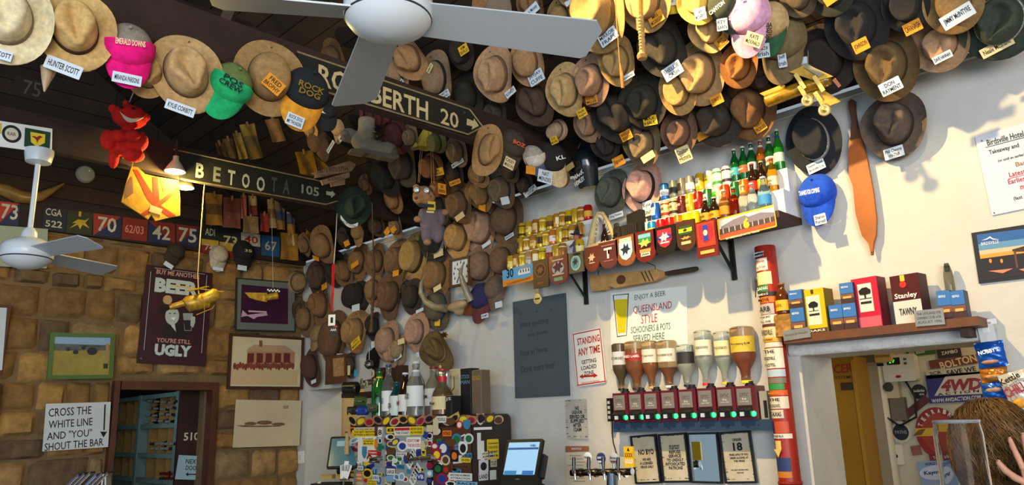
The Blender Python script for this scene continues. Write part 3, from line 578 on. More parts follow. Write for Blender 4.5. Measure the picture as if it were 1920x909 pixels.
# --- caps on the stone wall
capx(325,476,46,(52,42,34),-30,'S','dark brown cap above the beer poster',(316,497,18,8,-28,'w',None))
capx(407,484,50,(168,158,140),-8,'S','pale worn cap above the beer poster corner',(409,504,19,6,-2,'w',None))
capx(453,478,56,(26,25,28),0,'S','black cap with stitched numerals under the blue number plate',(454,502,17,9,-2,'w',None),txt='35',tcol=M((190,180,150),.7))
# ================================================================== flat things: boards, signs, pictures
def box_out(b, c, d): return b.box(c, d)
def mw(t): return t.matrix_world.copy() if t.name not in MWS else MWS[t.name]
MWS = {}
_thing = thing
def thing(name, label, cat, m, group=None):
    o = _thing(name, label, cat, m, group); MWS[o.name] = m if isinstance(m, MX) else MX.Translation(V(m)); return o
def P2L(t, px, py, z=0):
    m = mw(t); n = m.to_3x3() @ V((0,0,1)); return m.inverted() @ U(px, py, m.translation+n*z, n)
def K(t, px, py, z=0):
    m = mw(t); n = m.to_3x3() @ V((0,0,1)); P = U(px, py, m.translation+n*z, n); R_ = m.to_3x3(); a = proj(P); b = proj(P+R_ @ V((.02,0,0))); c = proj(P+R_ @ V((0,.02,0)))
    return math.hypot(b[0]-a[0], b[1]-a[1])/.02, math.hypot(c[0]-a[0], c[1]-a[1])/.02
def tp(t, s, px, py, w_, h_, mat=None, z=.008, rot=0, bold=.0, **k):
    l = P2L(t, px, py, z); a, b = K(t, px, py, z); T(t, s, l.x, l.y, w_/a*.93, h_/b*.95, mat, z, rot, bold, **k)
def rp(t, name, px, py, w_, h_, mat, z=.008, th=.0012, rot=0):
    l = P2L(t, px, py, z); a, b = K(t, px, py, z)
    return part(name, B().box((0,0,-th/2), (w_/a, h_/b, th)), mat, t, MX.Translation(l) @ MX.Rotation(math.radians(rot), 4, 'Z'), smooth=False)
def op(t, name, px, py, w_, h_, mat, z=.008, th=.0012, n=24):
    l = P2L(t, px, py, z); a, b = K(t, px, py, z); return oval(name, l.x, l.y, w_/a/2, h_/b/2, mat, t, z, th, n)
def pp(t, name, pts, mat, z=.008, th=.0012):
    P = [P2L(t, x, y, z) for x, y in pts]; P = [(q.x, q.y) for q in P]
    ar = sum(P[i][0]*P[(i+1)%len(P)][1]-P[(i+1)%len(P)][0]*P[i][1] for i in range(len(P))); P = P if ar > 0 else P[::-1]
    return part(name, B().prism(P, z-th, z), mat, t, smooth=False)
def board(name, label, cat, q, mat, th=.006, r=0, pn='panel', group=None):
    m, w_, h_ = q; t = thing(name, label, cat, m, group)
    part(pn, B().rbox((0,0,th/2), (w_,h_,th), r) if r else B().box((0,0,th/2), (w_,h_,th)), mat, t, smooth=False); return t, w_, h_
# --- road signs on the tie beams
SIGNB = M((34,34,30), .55, var=.3, sc=10); LETY = M((206,190,140), .6, var=.2, sc=30); LETW = M((186,188,172), .7, var=.25, sc=30); FAINT = M((74,78,68), .8)
def road_sign(label, xp, pts, rimpts):
    c = [U(x, y, (xp,0,0), NS) for x, y in pts]; P = sum(c, V())/len(c); m = fr(P, NS); t = thing('road_sign', label, 'sign', m, 'old road signs on the tie beams')
    pp(t, 'panel', pts, SIGNB, .014, .012); 
    for a, b_ in rimpts:
        A_, B_ = P2L(t, *a, .014), P2L(t, *b_, .014); part('edge_strip', B().tube([A_+V((0,0,.003)), B_+V((0,0,.003))], .006, 4), M((150,134,96), .6, var=.3, sc=20), t)
    return t
rs = road_sign('upper black road sign with cream letters and arrow on the nearer beam', XB1, [(557,97),(880,205),(905,238),(878,254),(570,162)], [((590,166),(878,252)),((878,252),(905,238)),((880,205),(905,238)),((557,97),(880,205))])
tp(rs, 'ROSEBERTH', 706, 176, 232, 40, LETY, .016, bold=.02); tp(rs, '20', 843, 222, 38, 31, LETY, .016, bold=.012)
pp(rs, 'arrow', [(876,222),(888,227),(889,222),(898,236),(884,243),(886,237),(875,234)], LETY, .017)
for x, y in ((568,111),(871,211),(872,244)): op(rs, 'bolt', x, y, 5, 5, STEEL, .018, .004, 10)
ls = road_sign('lower dark green road sign with worn white letters and arrow on the farther beam', XB2, [(325,280),(618,343),(641,375),(611,384),(338,336)], [((338,335),(611,383)),((611,383),(641,375)),((325,280),(618,343))])
for s, x, y, w_, m_ in (('B',375,320,17,LETW),('E',407,327,15,M((130,132,120),.7)),('T',434,333,15,LETW),('O',461,339,16,LETW),('O',489,345,17,LETW),('T',514,346,12,FAINT),('A',537,350,14,FAINT)): tp(ls, s, x, y, w_, 29, m_, .016, bold=.03)
tp(ls, '105', 582, 357, 36, 18, M((150,155,140),.7), .016, bold=.02); pp(ls, 'arrow', [(612,358),(622,360),(622,357),(629,364),(621,371),(621,367),(612,365)], LETW, .017)
for x, y in ((612,346),(612,378)): op(ls, 'bolt', x, y, 4, 4, STEEL, .018, .004, 10)
# --- small wooden direction boards
WDB = M((178,142,108), .8, var=.25, sc=20)
def arrow_board(label, pts, txts, xp):
    c = [U(x, y, (xp,0,0), NS) for x, y in pts]; P = sum(c, V())/len(c); t = thing('wooden_sign', label, 'sign', fr(P, NS), 'small wooden direction boards'); pp(t, 'plank', pts, WDB, .02, .018)
    for s, x, y, w_, h_ in txts: tp(t, s, x, y, w_, h_, M((58,34,24),.8), .0215, rot=16)
    return t
arrow_board('small wooden arrow board with painted words above the lower road sign', [(584,324),(656,301),(668,308),(660,320),(590,334),(593,328)], [('No15 PITS 375H',624,318,64,9),('THE LONG ONE',620,328,40,5)], XB2+.05)
arrow_board('small wooden board under the painted arrow board', [(602,338),(655,322),(656,332),(606,347)], [('A CRECH',630,335,36,6)], XB2+.05)
arrow_board('short pale wooden board lowest of the three little boards', [(620,342),(647,335),(647,346),(622,350)], [], XB2+.03)
# --- sticker board and faded plate on the farther beam
t, w_, h_ = board('badge_board', 'white board with round badge and kangaroo shield above the small fan', 'sign', quad([(-12,228),(99,240),(95,290),(-14,271)], (XB2+.01,0,0), NS), WHITE, .01)
op(t, 'badge_ring', 22, 251, 37, 33, M((24,36,30),.6), .012); op(t, 'badge_centre', 22, 251, 26, 23, M((214,208,190),.6), .0135); tp(t, 'RAR', 22, 251, 17, 7, INK, .0145)
pp(t, 'green_field', [(47,239),(95,248),(93,283),(45,274)], M((24,66,48),.6), .012); pp(t, 'shield', [(57,247),(85,252),(84,268),(69,275),(58,266)], M((232,206,60),.6), .0135)
pp(t, 'kangaroo', [(59,255),(65,255),(69,257),(75,254),(80,257),(76,259),(72,263),(70,268),(68,262),(64,258)], M((150,40,24),.6), .0145); pp(t, 'yellow_edge', [(-10,229),(3,231),(2,251),(-8,250)], M((220,196,40),.6), .012)
t, w_, h_ = board('faded_plate', 'dark faded plate with painted numerals on the farther beam behind the hats', 'sign', quad([(28,140),(90,158),(88,192),(24,180)], (XB2+.01,0,0), NS), M((44,34,28),.8), .01); tp(t, '75', 60, 166, 36, 28, M((96,84,68),.8), .012)
# --- timber wall plate with painted number plates along the top of the stone
pl = struct('trim_2', B().box((-.01,-3.5,TOP+.15), (.05,7,.3)), M((40,30,25), .8, var=.3, sc=5))
RED, NAVY, BLU, YEL, GRN = M((128,38,30),.7,var=.3,sc=9), M((34,40,78),.7,var=.2,sc=9), M((38,86,134),.7,var=.2,sc=9), M((190,158,46),.7,var=.2,sc=9), M((46,52,32),.7,var=.2,sc=9)
CREAMP = M((192,186,168),.7,var=.3,sc=24)
def ytop(x): return 377+.129*x
def plate(x0, x1, label, base, txts, diag=None, bands=(), dy=0, hh=44):
    pts = [(x0,ytop(x0)+dy),(x1,ytop(x1)+dy),(x1,ytop(x1)+dy+hh-.012*x1),(x0,ytop(x0)+dy+hh-.012*x0)]
    t, w_, h_ = board('number_plate', label, 'plate', qS(pts, .016), base, .006, group='painted unit plates along the top of the stone wall')
    if diag: pp(t, 'corner_colour', [pts[k] for k in diag[0]], diag[1], .0075)
    for (a, b_, c) in bands: pp(t, 'colour_band', [(x0,pts[0][1]+hh*a),(x1,pts[1][1]+hh*a),(x1,pts[1][1]+hh*b_),(x0,pts[0][1]+hh*b_)], c, .0075)
    for s, x, y, a, b_, c in txts: tp(t, s, x, y, a, b_, c, .009, bold=.015)
    return t
plate(-4,36,'blue and red plate numbered 73 at the left edge',NAVY,[('73',18,397,34,30,CREAMP)],((0,1,3),M((168,52,40),.7)))
plate(80,124,'dark plate lettered CGA 522',M((30,34,48),.7),[('CGA',101,398,33,14,CREAMP),('522',101,420,34,13,CREAMP)])
t = plate(125,173,'dark green plate with a gold crossed emblem and a one',GRN,[('1',150,401,5,10,YEL)]); pp(t,'emblem',[(135,418),(146,411),(160,413),(168,408),(160,418),(168,428),(155,421),(150,430),(146,421),(130,428),(143,418)],YEL,.009)
plate(175,227,'plate numbered 70 beside the gold crossed emblem plate',NAVY,[('70',201,421,38,29,CREAMP)],((0,1,3),M((150,46,38),.7)))
plate(229,276,'dull red plate with faded pink figures',RED,[('62/03',252,430,38,16,M((206,130,110),.7))])
plate(278,328,'blue and red plate numbered 42',NAVY,[('42',303,436,36,27,CREAMP)],((0,1,2),RED))
plate(331,373,'red and blue plate numbered 75',NAVY,[('75',352,441,37,28,CREAMP)],((0,1,3),RED))
plate(378,410,'plate in three bands marked ADI 741',M((32,34,36),.7),[('ADI',394,435,20,14,CREAMP),('741',395,464,24,12,CREAMP)],bands=((.42,.68,YEL),(.68,1.02,RED)),dy=3)
plate(412,450,'plate in dark, yellow and red bands numbered 73',M((34,36,40),.7),[('73',432,452,28,20,M((196,186,140),.7))],bands=((.4,.75,YEL),(.75,1.02,RED)),dy=5)
plate(452,488,'white over navy plate numbered 40',M((40,38,76),.7),[('40',471,449,28,14,M((150,30,34),.7))],bands=((.0,.52,CREAMP),),dy=0)
plate(490,524,'blue plate numbered 67 nearest the corner',BLU,[('67',508,461,24,19,CREAMP)])
# --- bar towels pegged on lines
def towel(x0, y0, x1, y1, label, cols, plane=.55, n=NS, sk=.10):
    P0 = V((plane,0,0)); q = quad([(x0,y0),(x1,y0+sk*(x1-x0)),(x1,y1+sk*(x1-x0)),(x0,y1)], P0, n); m, w_, h_ = q; t = thing('bar_towel', label, 'towel', m, 'bar towels and mats pegged up near the corner'); r = random.Random(x0)
    k = len(cols); ph = r.random()*6
    for i, c in enumerate(cols):
        a, b_ = i/k, (i+1)/k
        def fn(u, v, a=a, b_=b_): y = h_*(.5-(a+(b_-a)*(1-v))); x = (u-.5)*w_*(1-.06*math.sin((.5-y/h_)*3)); return V((x, y, .010*math.sin(u*7+ph+y*9)+.02))
        part('cloth' if i == 0 else 'printed_band', sheet(fn, 8, 5, .004), M(c, .95, var=.35, sc=18, bump=.3, bsc=80), t)
    part('peg', B().box((0,h_/2-.005,.024), (.012,.05,.02)), M((150,112,70),.7), t, smooth=False); return t
GT, MR = (140,100,38), (98,52,46)
for a in ((384,362,416,421,'gold brown towel with dark winged print, first under the lower road sign',[GT,(92,66,36),GT]),(417,370,450,426,'maroon towel beside the gold brown winged towel',[MR,(110,62,54)]),
  (450,366,460,410,'narrow pink towel hanging in front of the maroon towel',[(150,80,72)]),(464,367,480,403,'cream and maroon lettered towel',[(176,150,104),(110,44,40)]),(453,404,483,436,'beige speckled cloth above the white and navy plate',[(120,98,70)]),
  (486,400,502,434,'dark red bar mat above the blue plate',[(130,44,30)]),(501,374,518,427,'cream striped bar runner',[(160,136,96),(110,84,56),(150,124,84)]),(517,379,533,430,'grey and blue bar towel with gold fringe',[(110,96,84),(58,70,110),(140,106,50)]),
  (537,381,552,460,'long white blue and gold striped runner',[(170,160,130),(70,76,104),(160,122,48),(176,158,120)]),(556,384,571,410,'small pink rounded mat',[(160,96,80)]),(571,388,592,446,'brown bar towel with gold hem',[(150,112,60),(104,66,44),(150,108,40)]),
  (600,392,628,441,'green and blue printed bar towel with gold hem',[(86,70,88),(78,96,52),(40,78,140),(150,110,44)]),(630,398,652,432,'white printed towel with gold hem behind the dark green hat',[(170,166,150),(110,116,104),(150,108,40)]),(524,436,557,486,'plain gold towel hanging at the corner',[(142,100,30)])): towel(*a)
for a in ((405,270,420,298,'dark brown cloth hanging above the lower road sign, leftmost of four',[(86,62,36)]),(421,262,439,300,'olive brown cloth second in the bunch above the lower road sign',[(106,84,40)]),(440,252,456,300,'yellowish cloth third in the bunch above the lower road sign',[(146,120,50)]),
  (457,236,484,300,'gold towel with ring print above the lower road sign',[(150,122,48),(110,90,52),(126,100,40)]),(502,226,528,268,'tan leather cloth hanging above the road sign letters',[(156,112,58)]),(557,287,590,336,'plain gold towel behind the little wooden boards',[(168,118,24)]),(591,288,618,318,'gold towel with small lettering behind the wooden boards',[(170,130,36)])): towel(*a, plane=1.7, sk=-.12)
# --- pictures and posters on the stone wall
def picture(label, pts, fcol, bw, mat, name='framed_picture', th=.025, off=.055, inner=None):
    m, w_, h_ = qS(pts, off); t = thing(name, label, 'picture', m); part('frame', frame_mesh(w_, h_, bw, th), fcol, t, smooth=False)
    part('backing', B().box((0,0,th*.3), (w_-bw, h_-bw, th*.4)), mat, t, smooth=False); return t, w_, h_
t, w_, h_ = board('beer_poster', 'dark maroon tin poster with pale lettering about another beer', 'poster', qS([(272,496),(396,512),(385,687),(258,680)], .06), M((58,28,40),.4,var=.15,sc=4), .012)
PL, PK = M((186,200,196),.6), M((196,150,138),.6)
tp(t,'BUY ME ANOTHER',335,514,88,9,PK,.014,bold=.02); tp(t,'BEER',332,538,88,28,PL,.014,bold=.06); tp(t,"YOU'RE STILL",326,639,69,9,PK,.014,bold=.02); tp(t,'UGLY',325,657,74,23,PL,.014,bold=.06)
for a, b_ in (((283,509),(270,656)),((388,516),(378,662))): A_, B_ = P2L(t,*a,.013), P2L(t,*b_,.013); part('border_line', B().tube([A_,B_],.0025,4), PL, t)
A_, B_ = P2L(t,290,502,.013), P2L(t,384,514,.013); part('border_line', B().tube([A_,B_],.0025,4), PL, t)
GD = M((60,66,66),.6); pp(t,'coat',[(306,612),(318,600),(330,606),(342,600),(350,618),(346,632),(306,630)],M((30,24,28),.6),.0135); op(t,'face',323,592,26,34,M((176,186,182),.6),.0145); pp(t,'hat_print',[(297,583),(304,572),(312,569),(332,572),(336,580),(318,580),(300,590)],M((22,18,20),.6),.0155)
pp(t,'shirt',[(318,604),(328,608),(330,622),(322,612)],PL,.0150); pp(t,'glass_print',[(343,587),(362,587),(359,620),(346,620)],M((150,160,158),.5),.0150); pp(t,'stout',[(344,600),(360,600),(358,619),(347,619)],M((40,34,34),.5),.0158); pp(t,'hand_print',[(358,592),(366,594),(366,604),(362,614),(357,610)],M((180,188,184),.6),.0165)
for k in range(3): pp(t,'smile',[(320,596),(330,594),(326,600)],M((235,238,235),.6),.0155) if k == 0 else pp(t,'eye',[(316+(k-1)*9,587),(321+(k-1)*9,586),(319+(k-1)*9,589)],M((30,26,26),.6),.0155)
tp(t,'TM',264,672,4,3,PK,.014)
t, w_, h_ = picture('green framed photograph of parked helicopters on a grass field', [(92,623),(214,627),(211,709),(88,712)], M((74,104,48),.5,var=.1,sc=8), .035, M((148,132,62),.6,var=.25,sc=8))
pp(t,'sky',[(100,630),(207,632),(206,648),(100,645)],M((132,164,196),.6),.014); pp(t,'hills',[(100,644),(206,647),(205,657),(100,657)],M((86,92,92),.6,var=.3,sc=20),.0142)
for x, y, s in ((128,655,8),(142,660,11),(157,652,9),(173,658,20)): op(t,'helicopter_print',x,y,s,s*.75,M((34,38,46),.6),.016,n=10); rp(t,'rotor_print',x,y-s*.45,s*1.6,1.2,M((40,44,52),.6),.0165)
rp(t,'soldier_print',201,660,6,32,M((150,124,90),.7),.016); rp(t,'boots_print',198,686,8,9,M((40,44,36),.7),.0165)
t, w_, h_ = picture('grey mounted purple photograph of a light aeroplane', [(441,520),(553,530),(553,622),(440,620)], M((40,46,44),.5), .012, M((104,112,108),.7,var=.08,sc=10))
pp(t,'photo',[(453,533),(540,541),(540,608),(451,604)],M((62,26,58),.4,var=.25,sc=6),.014); pp(t,'aeroplane_print',[(455,581),(464,590),(500,586),(502,591),(482,594),(476,598),(464,592),(452,594)],M((196,160,190),.6),.0155); rp(t,'wing_print',483,584,34,3,M((210,176,200),.6),.016)
t, w_, h_ = picture('brown framed sepia photograph of a crowd outside a low hotel', [(430,626),(568,632),(566,731),(424,728)], M((72,40,28),.5,var=.2,sc=10), .028, M((206,194,162),.6,var=.1,sc=5))
SEP = M((128,62,46),.7,var=.4,sc=30); pp(t,'ground_print',[(434,690),(558,694),(557,722),(433,720)],M((196,172,132),.7),.0145)
pp(t,'roof_print',[(466,652),(478,646),(536,648),(552,660),(462,658)],M((178,146,116),.7),.0152); pp(t,'walls_print',[(464,658),(553,660),(552,684),(462,682)],M((170,126,98),.7),.0152); pp(t,'chimney_print',[(486,638),(492,638),(492,650),(486,650)],M((120,86,66),.7),.0158)
for k in range(5): rp(t,'verandah_print',470+k*17,671,12,18,M((104,40,32),.7),.0160)
for k in range(22): x = 440+k*5.2; op(t,'person_print',x,686+2*math.sin(k*2.1),6,13,SEP,.0165+.0002*(k%3),n=8)
t, w_, h_ = board('sketch_print', 'unframed cream print with a faint low building sketch below the hotel photograph', 'picture', qS([(441,750),(565,750),(561,836),(437,838)], .06), M((196,184,152),.8,var=.08,sc=4), .006)
for x, y, a, b_ in ((470,794,24,7),(496,792,30,8),(522,795,26,6),(490,799,80,3),(455,798,24,2)): op(t,'sketch_mark',x,y,a,b_,M((120,90,70),.8,var=.4,sc=30),.0075,n=10)
rp(t,'stamp_mark',536,763,10,6,M((150,138,112),.8),.0075)
t, w_, h_ = board('edge_picture', 'pale framed picture cut by the left edge of the stone wall', 'picture', qS([(-30,568),(16,572),(7,702),(-40,700)], .06), M((82,48,34),.6), .012); pp(t,'print',[(-30,575),(13,577),(4,694),(-38,692)],M((190,204,214),.7),.014)
t, w_, h_ = board('notice_board', 'pale green blank board behind the small fan on the stone wall', 'board', qS([(-20,420),(90,431),(86,502),(-24,500)], .06), M((150,160,140),.7,var=.06,sc=3), .012)
t, w_, h_ = board('handwritten_sign', 'white hand lettered paper sign about shouting the bar', 'sign', qS([(88,757),(207,753),(203,838),(77,846)], .06), M((196,204,210),.8,var=.08,sc=4), .004)
for s, x, y, a, b_ in (('CROSS THE',132,771,86,16),('WHITE LINE',133,793,88,15),('AND "YOU"',131,814,90,15),('SHOUT THE BAR',140,833,118,15)): tp(t, s, x, y, a, b_, INK, .0055, rot=2, bold=.006)
A_ = [P2L(t,197,758,.006), P2L(t,195,806,.006)]; part('arrow_shaft', B().tube(A_,.006,6), INK, t); pp(t,'arrow_head',[(188,809),(201,809),(194,820)],INK,.0065)
# --- store room: pigeonhole wine rack, door with numerals, hanging sign
TEAL = M((118,156,158),.6,var=.15,sc=6,bump=.1,bsc=20); offr = .9
def RK(px, py): return W(px, py, offr)
zs = [RK(333,738).z, RK(329,797).z, RK(325,855).z, RK(320,905).z]; xs = [RK(205,800).x, RK(260,790).x, RK(331,790).x]; ztop = RK(333,733).z
rk = thing('wine_rack', 'teal timber pigeonhole wine rack inside the store room doorway', 'rack', (xs[1], 0, .9)); y0 = -offr; O = V((xs[1],0,.9))
for x in xs: part('post', B().box((x-O.x, y0+.17, (ztop+.9)/2-O.z), (.07,.36,ztop-.9)), TEAL, rk, smooth=False)
for z in zs: part('shelf', B().box(((xs[0]+xs[2])/2-O.x, y0+.18, z-O.z), (xs[2]-xs[0]-.07,.35,.05)), TEAL, rk, smooth=False)
DIV = M((150,122,70),.7,var=.2,sc=8)
for i in range(2):
    for k in range(1, 4):
        for j in range(3): part('divider', B().box((xs[i]+(xs[i+1]-xs[i])*k/4-O.x, y0+.19, (zs[j]+zs[j+1])/2-O.z), (.012,.33,abs(zs[j]-zs[j+1])-.05)), DIV, rk, smooth=False)
part('back_panel', B().box(((xs[0]+xs[2])/2-O.x, y0+.37, (ztop+.9)/2-O.z), (xs[2]-xs[0],.015,ztop-.9)), M((60,44,30),.8), rk, smooth=False)
bm = B().lathe([(.0,.0),(.014,.0),(.014,.015),(.0135,.08),(.037,.13),(.038,.28),(0,.285)], 12).mesh('bottle'); bm.materials.append(M((18,26,24),.15))
fo = B().lathe([(.0155,-.004),(.0155,.05),(.0145,.052)], 12).mesh('foil'); FOILS = [M((200,205,210),.3,metal=.6), M((110,24,34),.4), M((40,44,52),.4)]
n_ = 0
for (px, py), c in zip([(277+13*(k%5)-(k//5)*2, 752+12*(k//5)+(k*5)%4) for k in range(19)]+[(282+9*(k%6), 832+9*(k//6)) for k in range(11)]+[(300+10*(k%4), 888+9*(k//4)) for k in range(7)], [0]*19+[0]*11+[1]*7):
    P = W(px, py, offr+.03); t = thing('wine_bottle', 'dark wine bottle, neck out, in %s of the teal rack' % ('the upper right pigeonholes','the middle right pigeonholes','the lower right pigeonholes')[0 if n_ < 19 else 1 if n_ < 30 else 2], 'bottle', MX.Translation(P) @ MX.Rotation(-PI/2, 4, 'X'), ('wine bottles in the upper right pigeonholes','wine bottles in the middle right pigeonholes','wine bottles in the lower right pigeonholes')[0 if n_ < 19 else 1 if n_ < 30 else 2]); n_ += 1
    part('glass', bm, None, t); f2 = fo.copy(); f2.materials.append(FOILS[c if n_ % 5 else 2]); part('foil', f2, None, t)
dl = thing('store_door', 'dark maroon open door inside the doorway with pale numerals', 'door leaf', fr(S(366,810,-.42), NS)); part('leaf', B().box((0,-.35,-.02), (.36,2.2,.04)), M((46,24,22),.6,var=.2,sc=5), dl, smooth=False)
tp(dl,'510',359,818,31,16,M((196,190,176),.7),.004,bold=.02); op(dl,'round_badge',386,784,12,20,M((176,178,172),.6),.004)
t, w_, h_ = board('next_door_sign', 'pale blue sign with arrows pointing next door inside the doorway', 'sign', quad([(336,853),(386,855),(382,900),(327,898)], (-.38,0,0), NS), M((150,180,196),.7), .006)
tp(t,'NEXT',361,865,27,9,INK,.008,bold=.01); tp(t,'DOOR',361,877,27,9,INK,.008,bold=.01); pp(t,'double_arrow',[(348,889),(353,885),(353,888),(372,888),(372,885),(378,889),(372,893),(372,890),(353,890),(353,893)],INK,.008)
# items along the bottom edge below the hand lettered sign
for k in range(6):
    px, py = 137+k*11, 903-(k%3)*2; P = D(px, py, 5.4); t = thing('brochure', 'dark glossy brochure leaning in the rack at the bottom edge, %s of six' % ORD[k], 'brochure', MX.Translation(P) @ MX.Rotation(.95,4,'Z') @ MX.Rotation(.75,4,'Y'), 'brochures in a row at the bottom edge')
    part('cover', B().box((0,0,0),(.012,.10,.14)), M([(40,52,90),(30,34,44),(50,60,80),(36,90,150),(44,48,60),(28,30,36)][k],.25,coat=.4), t, smooth=False); part('pages', B().box((.009,0,-.005),(.007,.096,.13)), M((176,146,120),.8), t, smooth=False); part('photo_print', B().box((-.0065,0,.03),(.001,.07,.04)), M([(90,130,190),(150,150,150),(60,70,90),(70,150,220),(120,120,130),(80,80,86)][k],.3), t, smooth=False)
t = thing('brochure_rack', 'dark brochure rack at the bottom edge below the hand lettered sign', 'rack', D(172,925,5.42)); part('tray', B().box((0,0,0), (.42,.14,.03)), BLACK, t, MX.Rotation(.9,4,'Z'), smooth=False); part('column', B().box((0,0,-.6), (.06,.06,1.2)), BLACK, t, smooth=False)
for k in range(2): t = thing('white_booklet', 'thin white booklet standing at the bottom edge by the doorway, %s of two' % ORD[k], 'booklet', MX.Translation(D(196+6*k,903,5.4)) @ MX.Rotation(.9,4,'Z') @ MX.Rotation(.06-.16*k,4,'Y')); part('cover', B().box((0,0,0),(.006,.09,.11)), M((214,218,216),.5), t, smooth=False); part('pages', B().box((.005,0,0),(.004,.086,.106)), M((150,150,146),.7), t, smooth=False)
# ================================================================== hanging things at the left
def ell(b, c, r, n=14, m=None):
    k = 8; P = [(math.sin(PI*i/k), -math.cos(PI*i/k)) for i in range(k+1)]; mm = (m if m is not None else MX.Translation(c)) @ MX.Diagonal((r[0],r[1],r[2],1)); return b.lathe([(max(p[0],0), p[1]) for p in P], n, mm)
def blob(o, vox, sm_=4):
    r = o.modifiers.new('remesh', 'REMESH'); r.mode = 'VOXEL'; r.voxel_size = vox; r.use_smooth_shade = True
    s = o.modifiers.new('smooth', 'SMOOTH'); s.iterations = sm_; s.factor = .6; return o
FANW = M((206,214,222),.35,coat=.2); FANG = M((176,186,196),.4)
def fan(label, P, R_, zt, tips, canopy_z, bw, scale=1):
    t = thing('ceiling_fan', label, 'fan', P)
    part('motor_housing', B().lathe([(R_*.30,R_*1.0),(R_*.55,R_*.95),(R_*.93,R_*.72),(R_,R_*.55),(R_,R_*.16),(R_*.97,R_*.12)], 40), FANW, t); part('trim_ring', B().lathe([(R_*.965,R_*.13),(R_*.985,R_*.10),(R_*.965,R_*.07)], 40), M((40,44,50),.5), t)
    part('bottom_cap', B().lathe([(0,-R_*.36),(R_*.3,-R_*.34),(R_*.6,-R_*.24),(R_*.85,-R_*.08),(R_*.97,R_*.08)], 40), FANW, t)
    part('down_rod', B().lathe([(.016,R_),(.016,canopy_z-P[2]-.03)], 14), FANW, t); part('collar', B().lathe([(.05,R_*.95),(.045,R_*1.25),(.025,R_*1.45)], 16), FANW, t)
    part('canopy', B().lathe([(.02,canopy_z-P[2]-.10),(.075,canopy_z-P[2]-.085),(.085,canopy_z-P[2]-.03),(.085,canopy_z-P[2])], 24), FANW, t)
    for px, py, L in tips:
        q = U(px, py, (0,0,P[2]+zt), V((0,0,1))); a = math.atan2(q.y-P[1], q.x-P[0]); L = L or math.hypot(q.x-P[0], q.y-P[1])
        m = MX.Rotation(a, 4, 'Z') @ MX.Translation((0,0,zt)) @ MX.Rotation(math.radians(-15), 4, 'X')
        bl = part('blade', B().prism([(R_*.8,-bw*.42),(L*.95,-bw*.55),(L,-bw*.30),(L*.985,bw*.42),(L*.96,bw*.5),(R_*.8,bw*.42)], -.003, .003), FANG, t, m, smooth=False)
        part('blade_arm', B().prism([(R_*.5,-bw*.2),(R_*1.25,-bw*.3),(R_*1.25,bw*.3),(R_*.5,bw*.2)], .003, .010), FANW, bl, smooth=False)
    return t
P = D(728,44,2.42); fan('large white ceiling fan with three blades in front of the hats', P, .142, .03, [(1118,78,0),(660,196,0),(392,0,0)], 3.9, .175)
P = V((2.23,-3.25,2.71)); fan('small white ceiling fan on a long rod in front of the stone wall', P, .15, .05, [(182,452,.62),(234,514,.66),(-110,470,.66)], 3.46, .17)
# plush toy, shorts, lamps, detector, tusk
P = U(237,255,(XB2+.14,0,0),NS); t = thing('plush_toy', 'bright red grinning plush toy hanging from the beam', 'toy', fr(P, V((1,-.35,-.1)))); RD = M((214,30,20),.95,var=.35,sc=14,bump=.5,bsc=90); k = 1/240
b = B()
for c, r in (((0,-.05,0),(.115,.10,.085)),((.012,.135,.02),(.118,.088,.095)),((-.105,-.055,.05),(.055,.075,.055)),((-.045,-.03,.10),(.06,.045,.04)),((.095,-.04,.05),(.05,.07,.055)),((.045,-.02,.10),(.055,.045,.04)),((-.065,-.175,.02),(.036,.075,.04)),((.055,-.145,.05),(.075,.05,.055)),((-.10,.185,.0),(.030,.034,.024)),((.115,.155,.0),(.028,.032,.024)),((-.02,.23,.03),(.022,.022,.022))): ell(b, c, r)
blob(part('body', b, RD, t), .008, 2); part('grin', sheet(lambda u, v: V(((u-.5)*.15, .125-.028*math.sin(PI*u)-.03*v*math.sin(PI*u)+.01*u, .118)), 12, 3, .01), M((230,196,170),.7), t, MX.Rotation(-.2,4,'Z'))
for x in (-.045,.03): part('eye', ell(B(), (x,.175,.10), (.014,.012,.010)), INK, t)
part('care_label', B().box((.0,-.16,.05),(.018,.03,.002)), WHITE, t, smooth=False); part('cord', B().tube([(0,.25,0),(.02,.36,-.08)], .003, 6), M((190,180,160),.8), t)
P = U(285,365,(XB2+.03,0,0),NS); t = thing('shorts', 'yellow and red flag patterned shorts hanging below the beam beside the lamp', 'shorts', fr(P, V((1,-.1,0))))
out = [(247,312),(258,313),(272,326),(292,331),(335,338),(338,372),(338,404),(312,409),(292,414),(284,402),(278,411),(262,400),(228,378),(236,345)]
pp(t,'cloth',out,M((196,144,40),.9,var=.3,sc=9,bump=.4,bsc=12),.02,.018)
pp(t,'red_stripe',[(250,318),(258,318),(300,384),(330,404),(318,407),(290,388),(276,372)],M((150,52,22),.9,var=.2,sc=12),.022); pp(t,'red_stripe',[(337,346),(337,356),(296,388),(270,405),(264,401),(292,382)],M((160,58,24),.9,var=.2,sc=12),.0235)
pp(t,'red_stripe',[(286,331),(296,332),(300,384),(292,400),(288,384)],M((140,44,20),.9),.0225); pp(t,'dark_patch',[(300,334),(330,338),(306,360)],M((82,66,40),.9),.0228); pp(t,'dark_patch',[(234,352),(248,330),(250,362),(236,372)],M((120,86,62),.9),.0228); pp(t,'gold_fold',[(302,362),(334,346),(336,362),(304,380)],M((224,172,50),.9,var=.2,sc=9),.0222)
pp(t,'tag_card',[(283,384),(305,392),(301,403),(279,396)],M((190,160,110),.8),.026); part('waist_tie', B().tube([P2L(t,247,312,.02), P2L(t,250,300,.02)], .004, 6), M((120,100,60),.8), t)
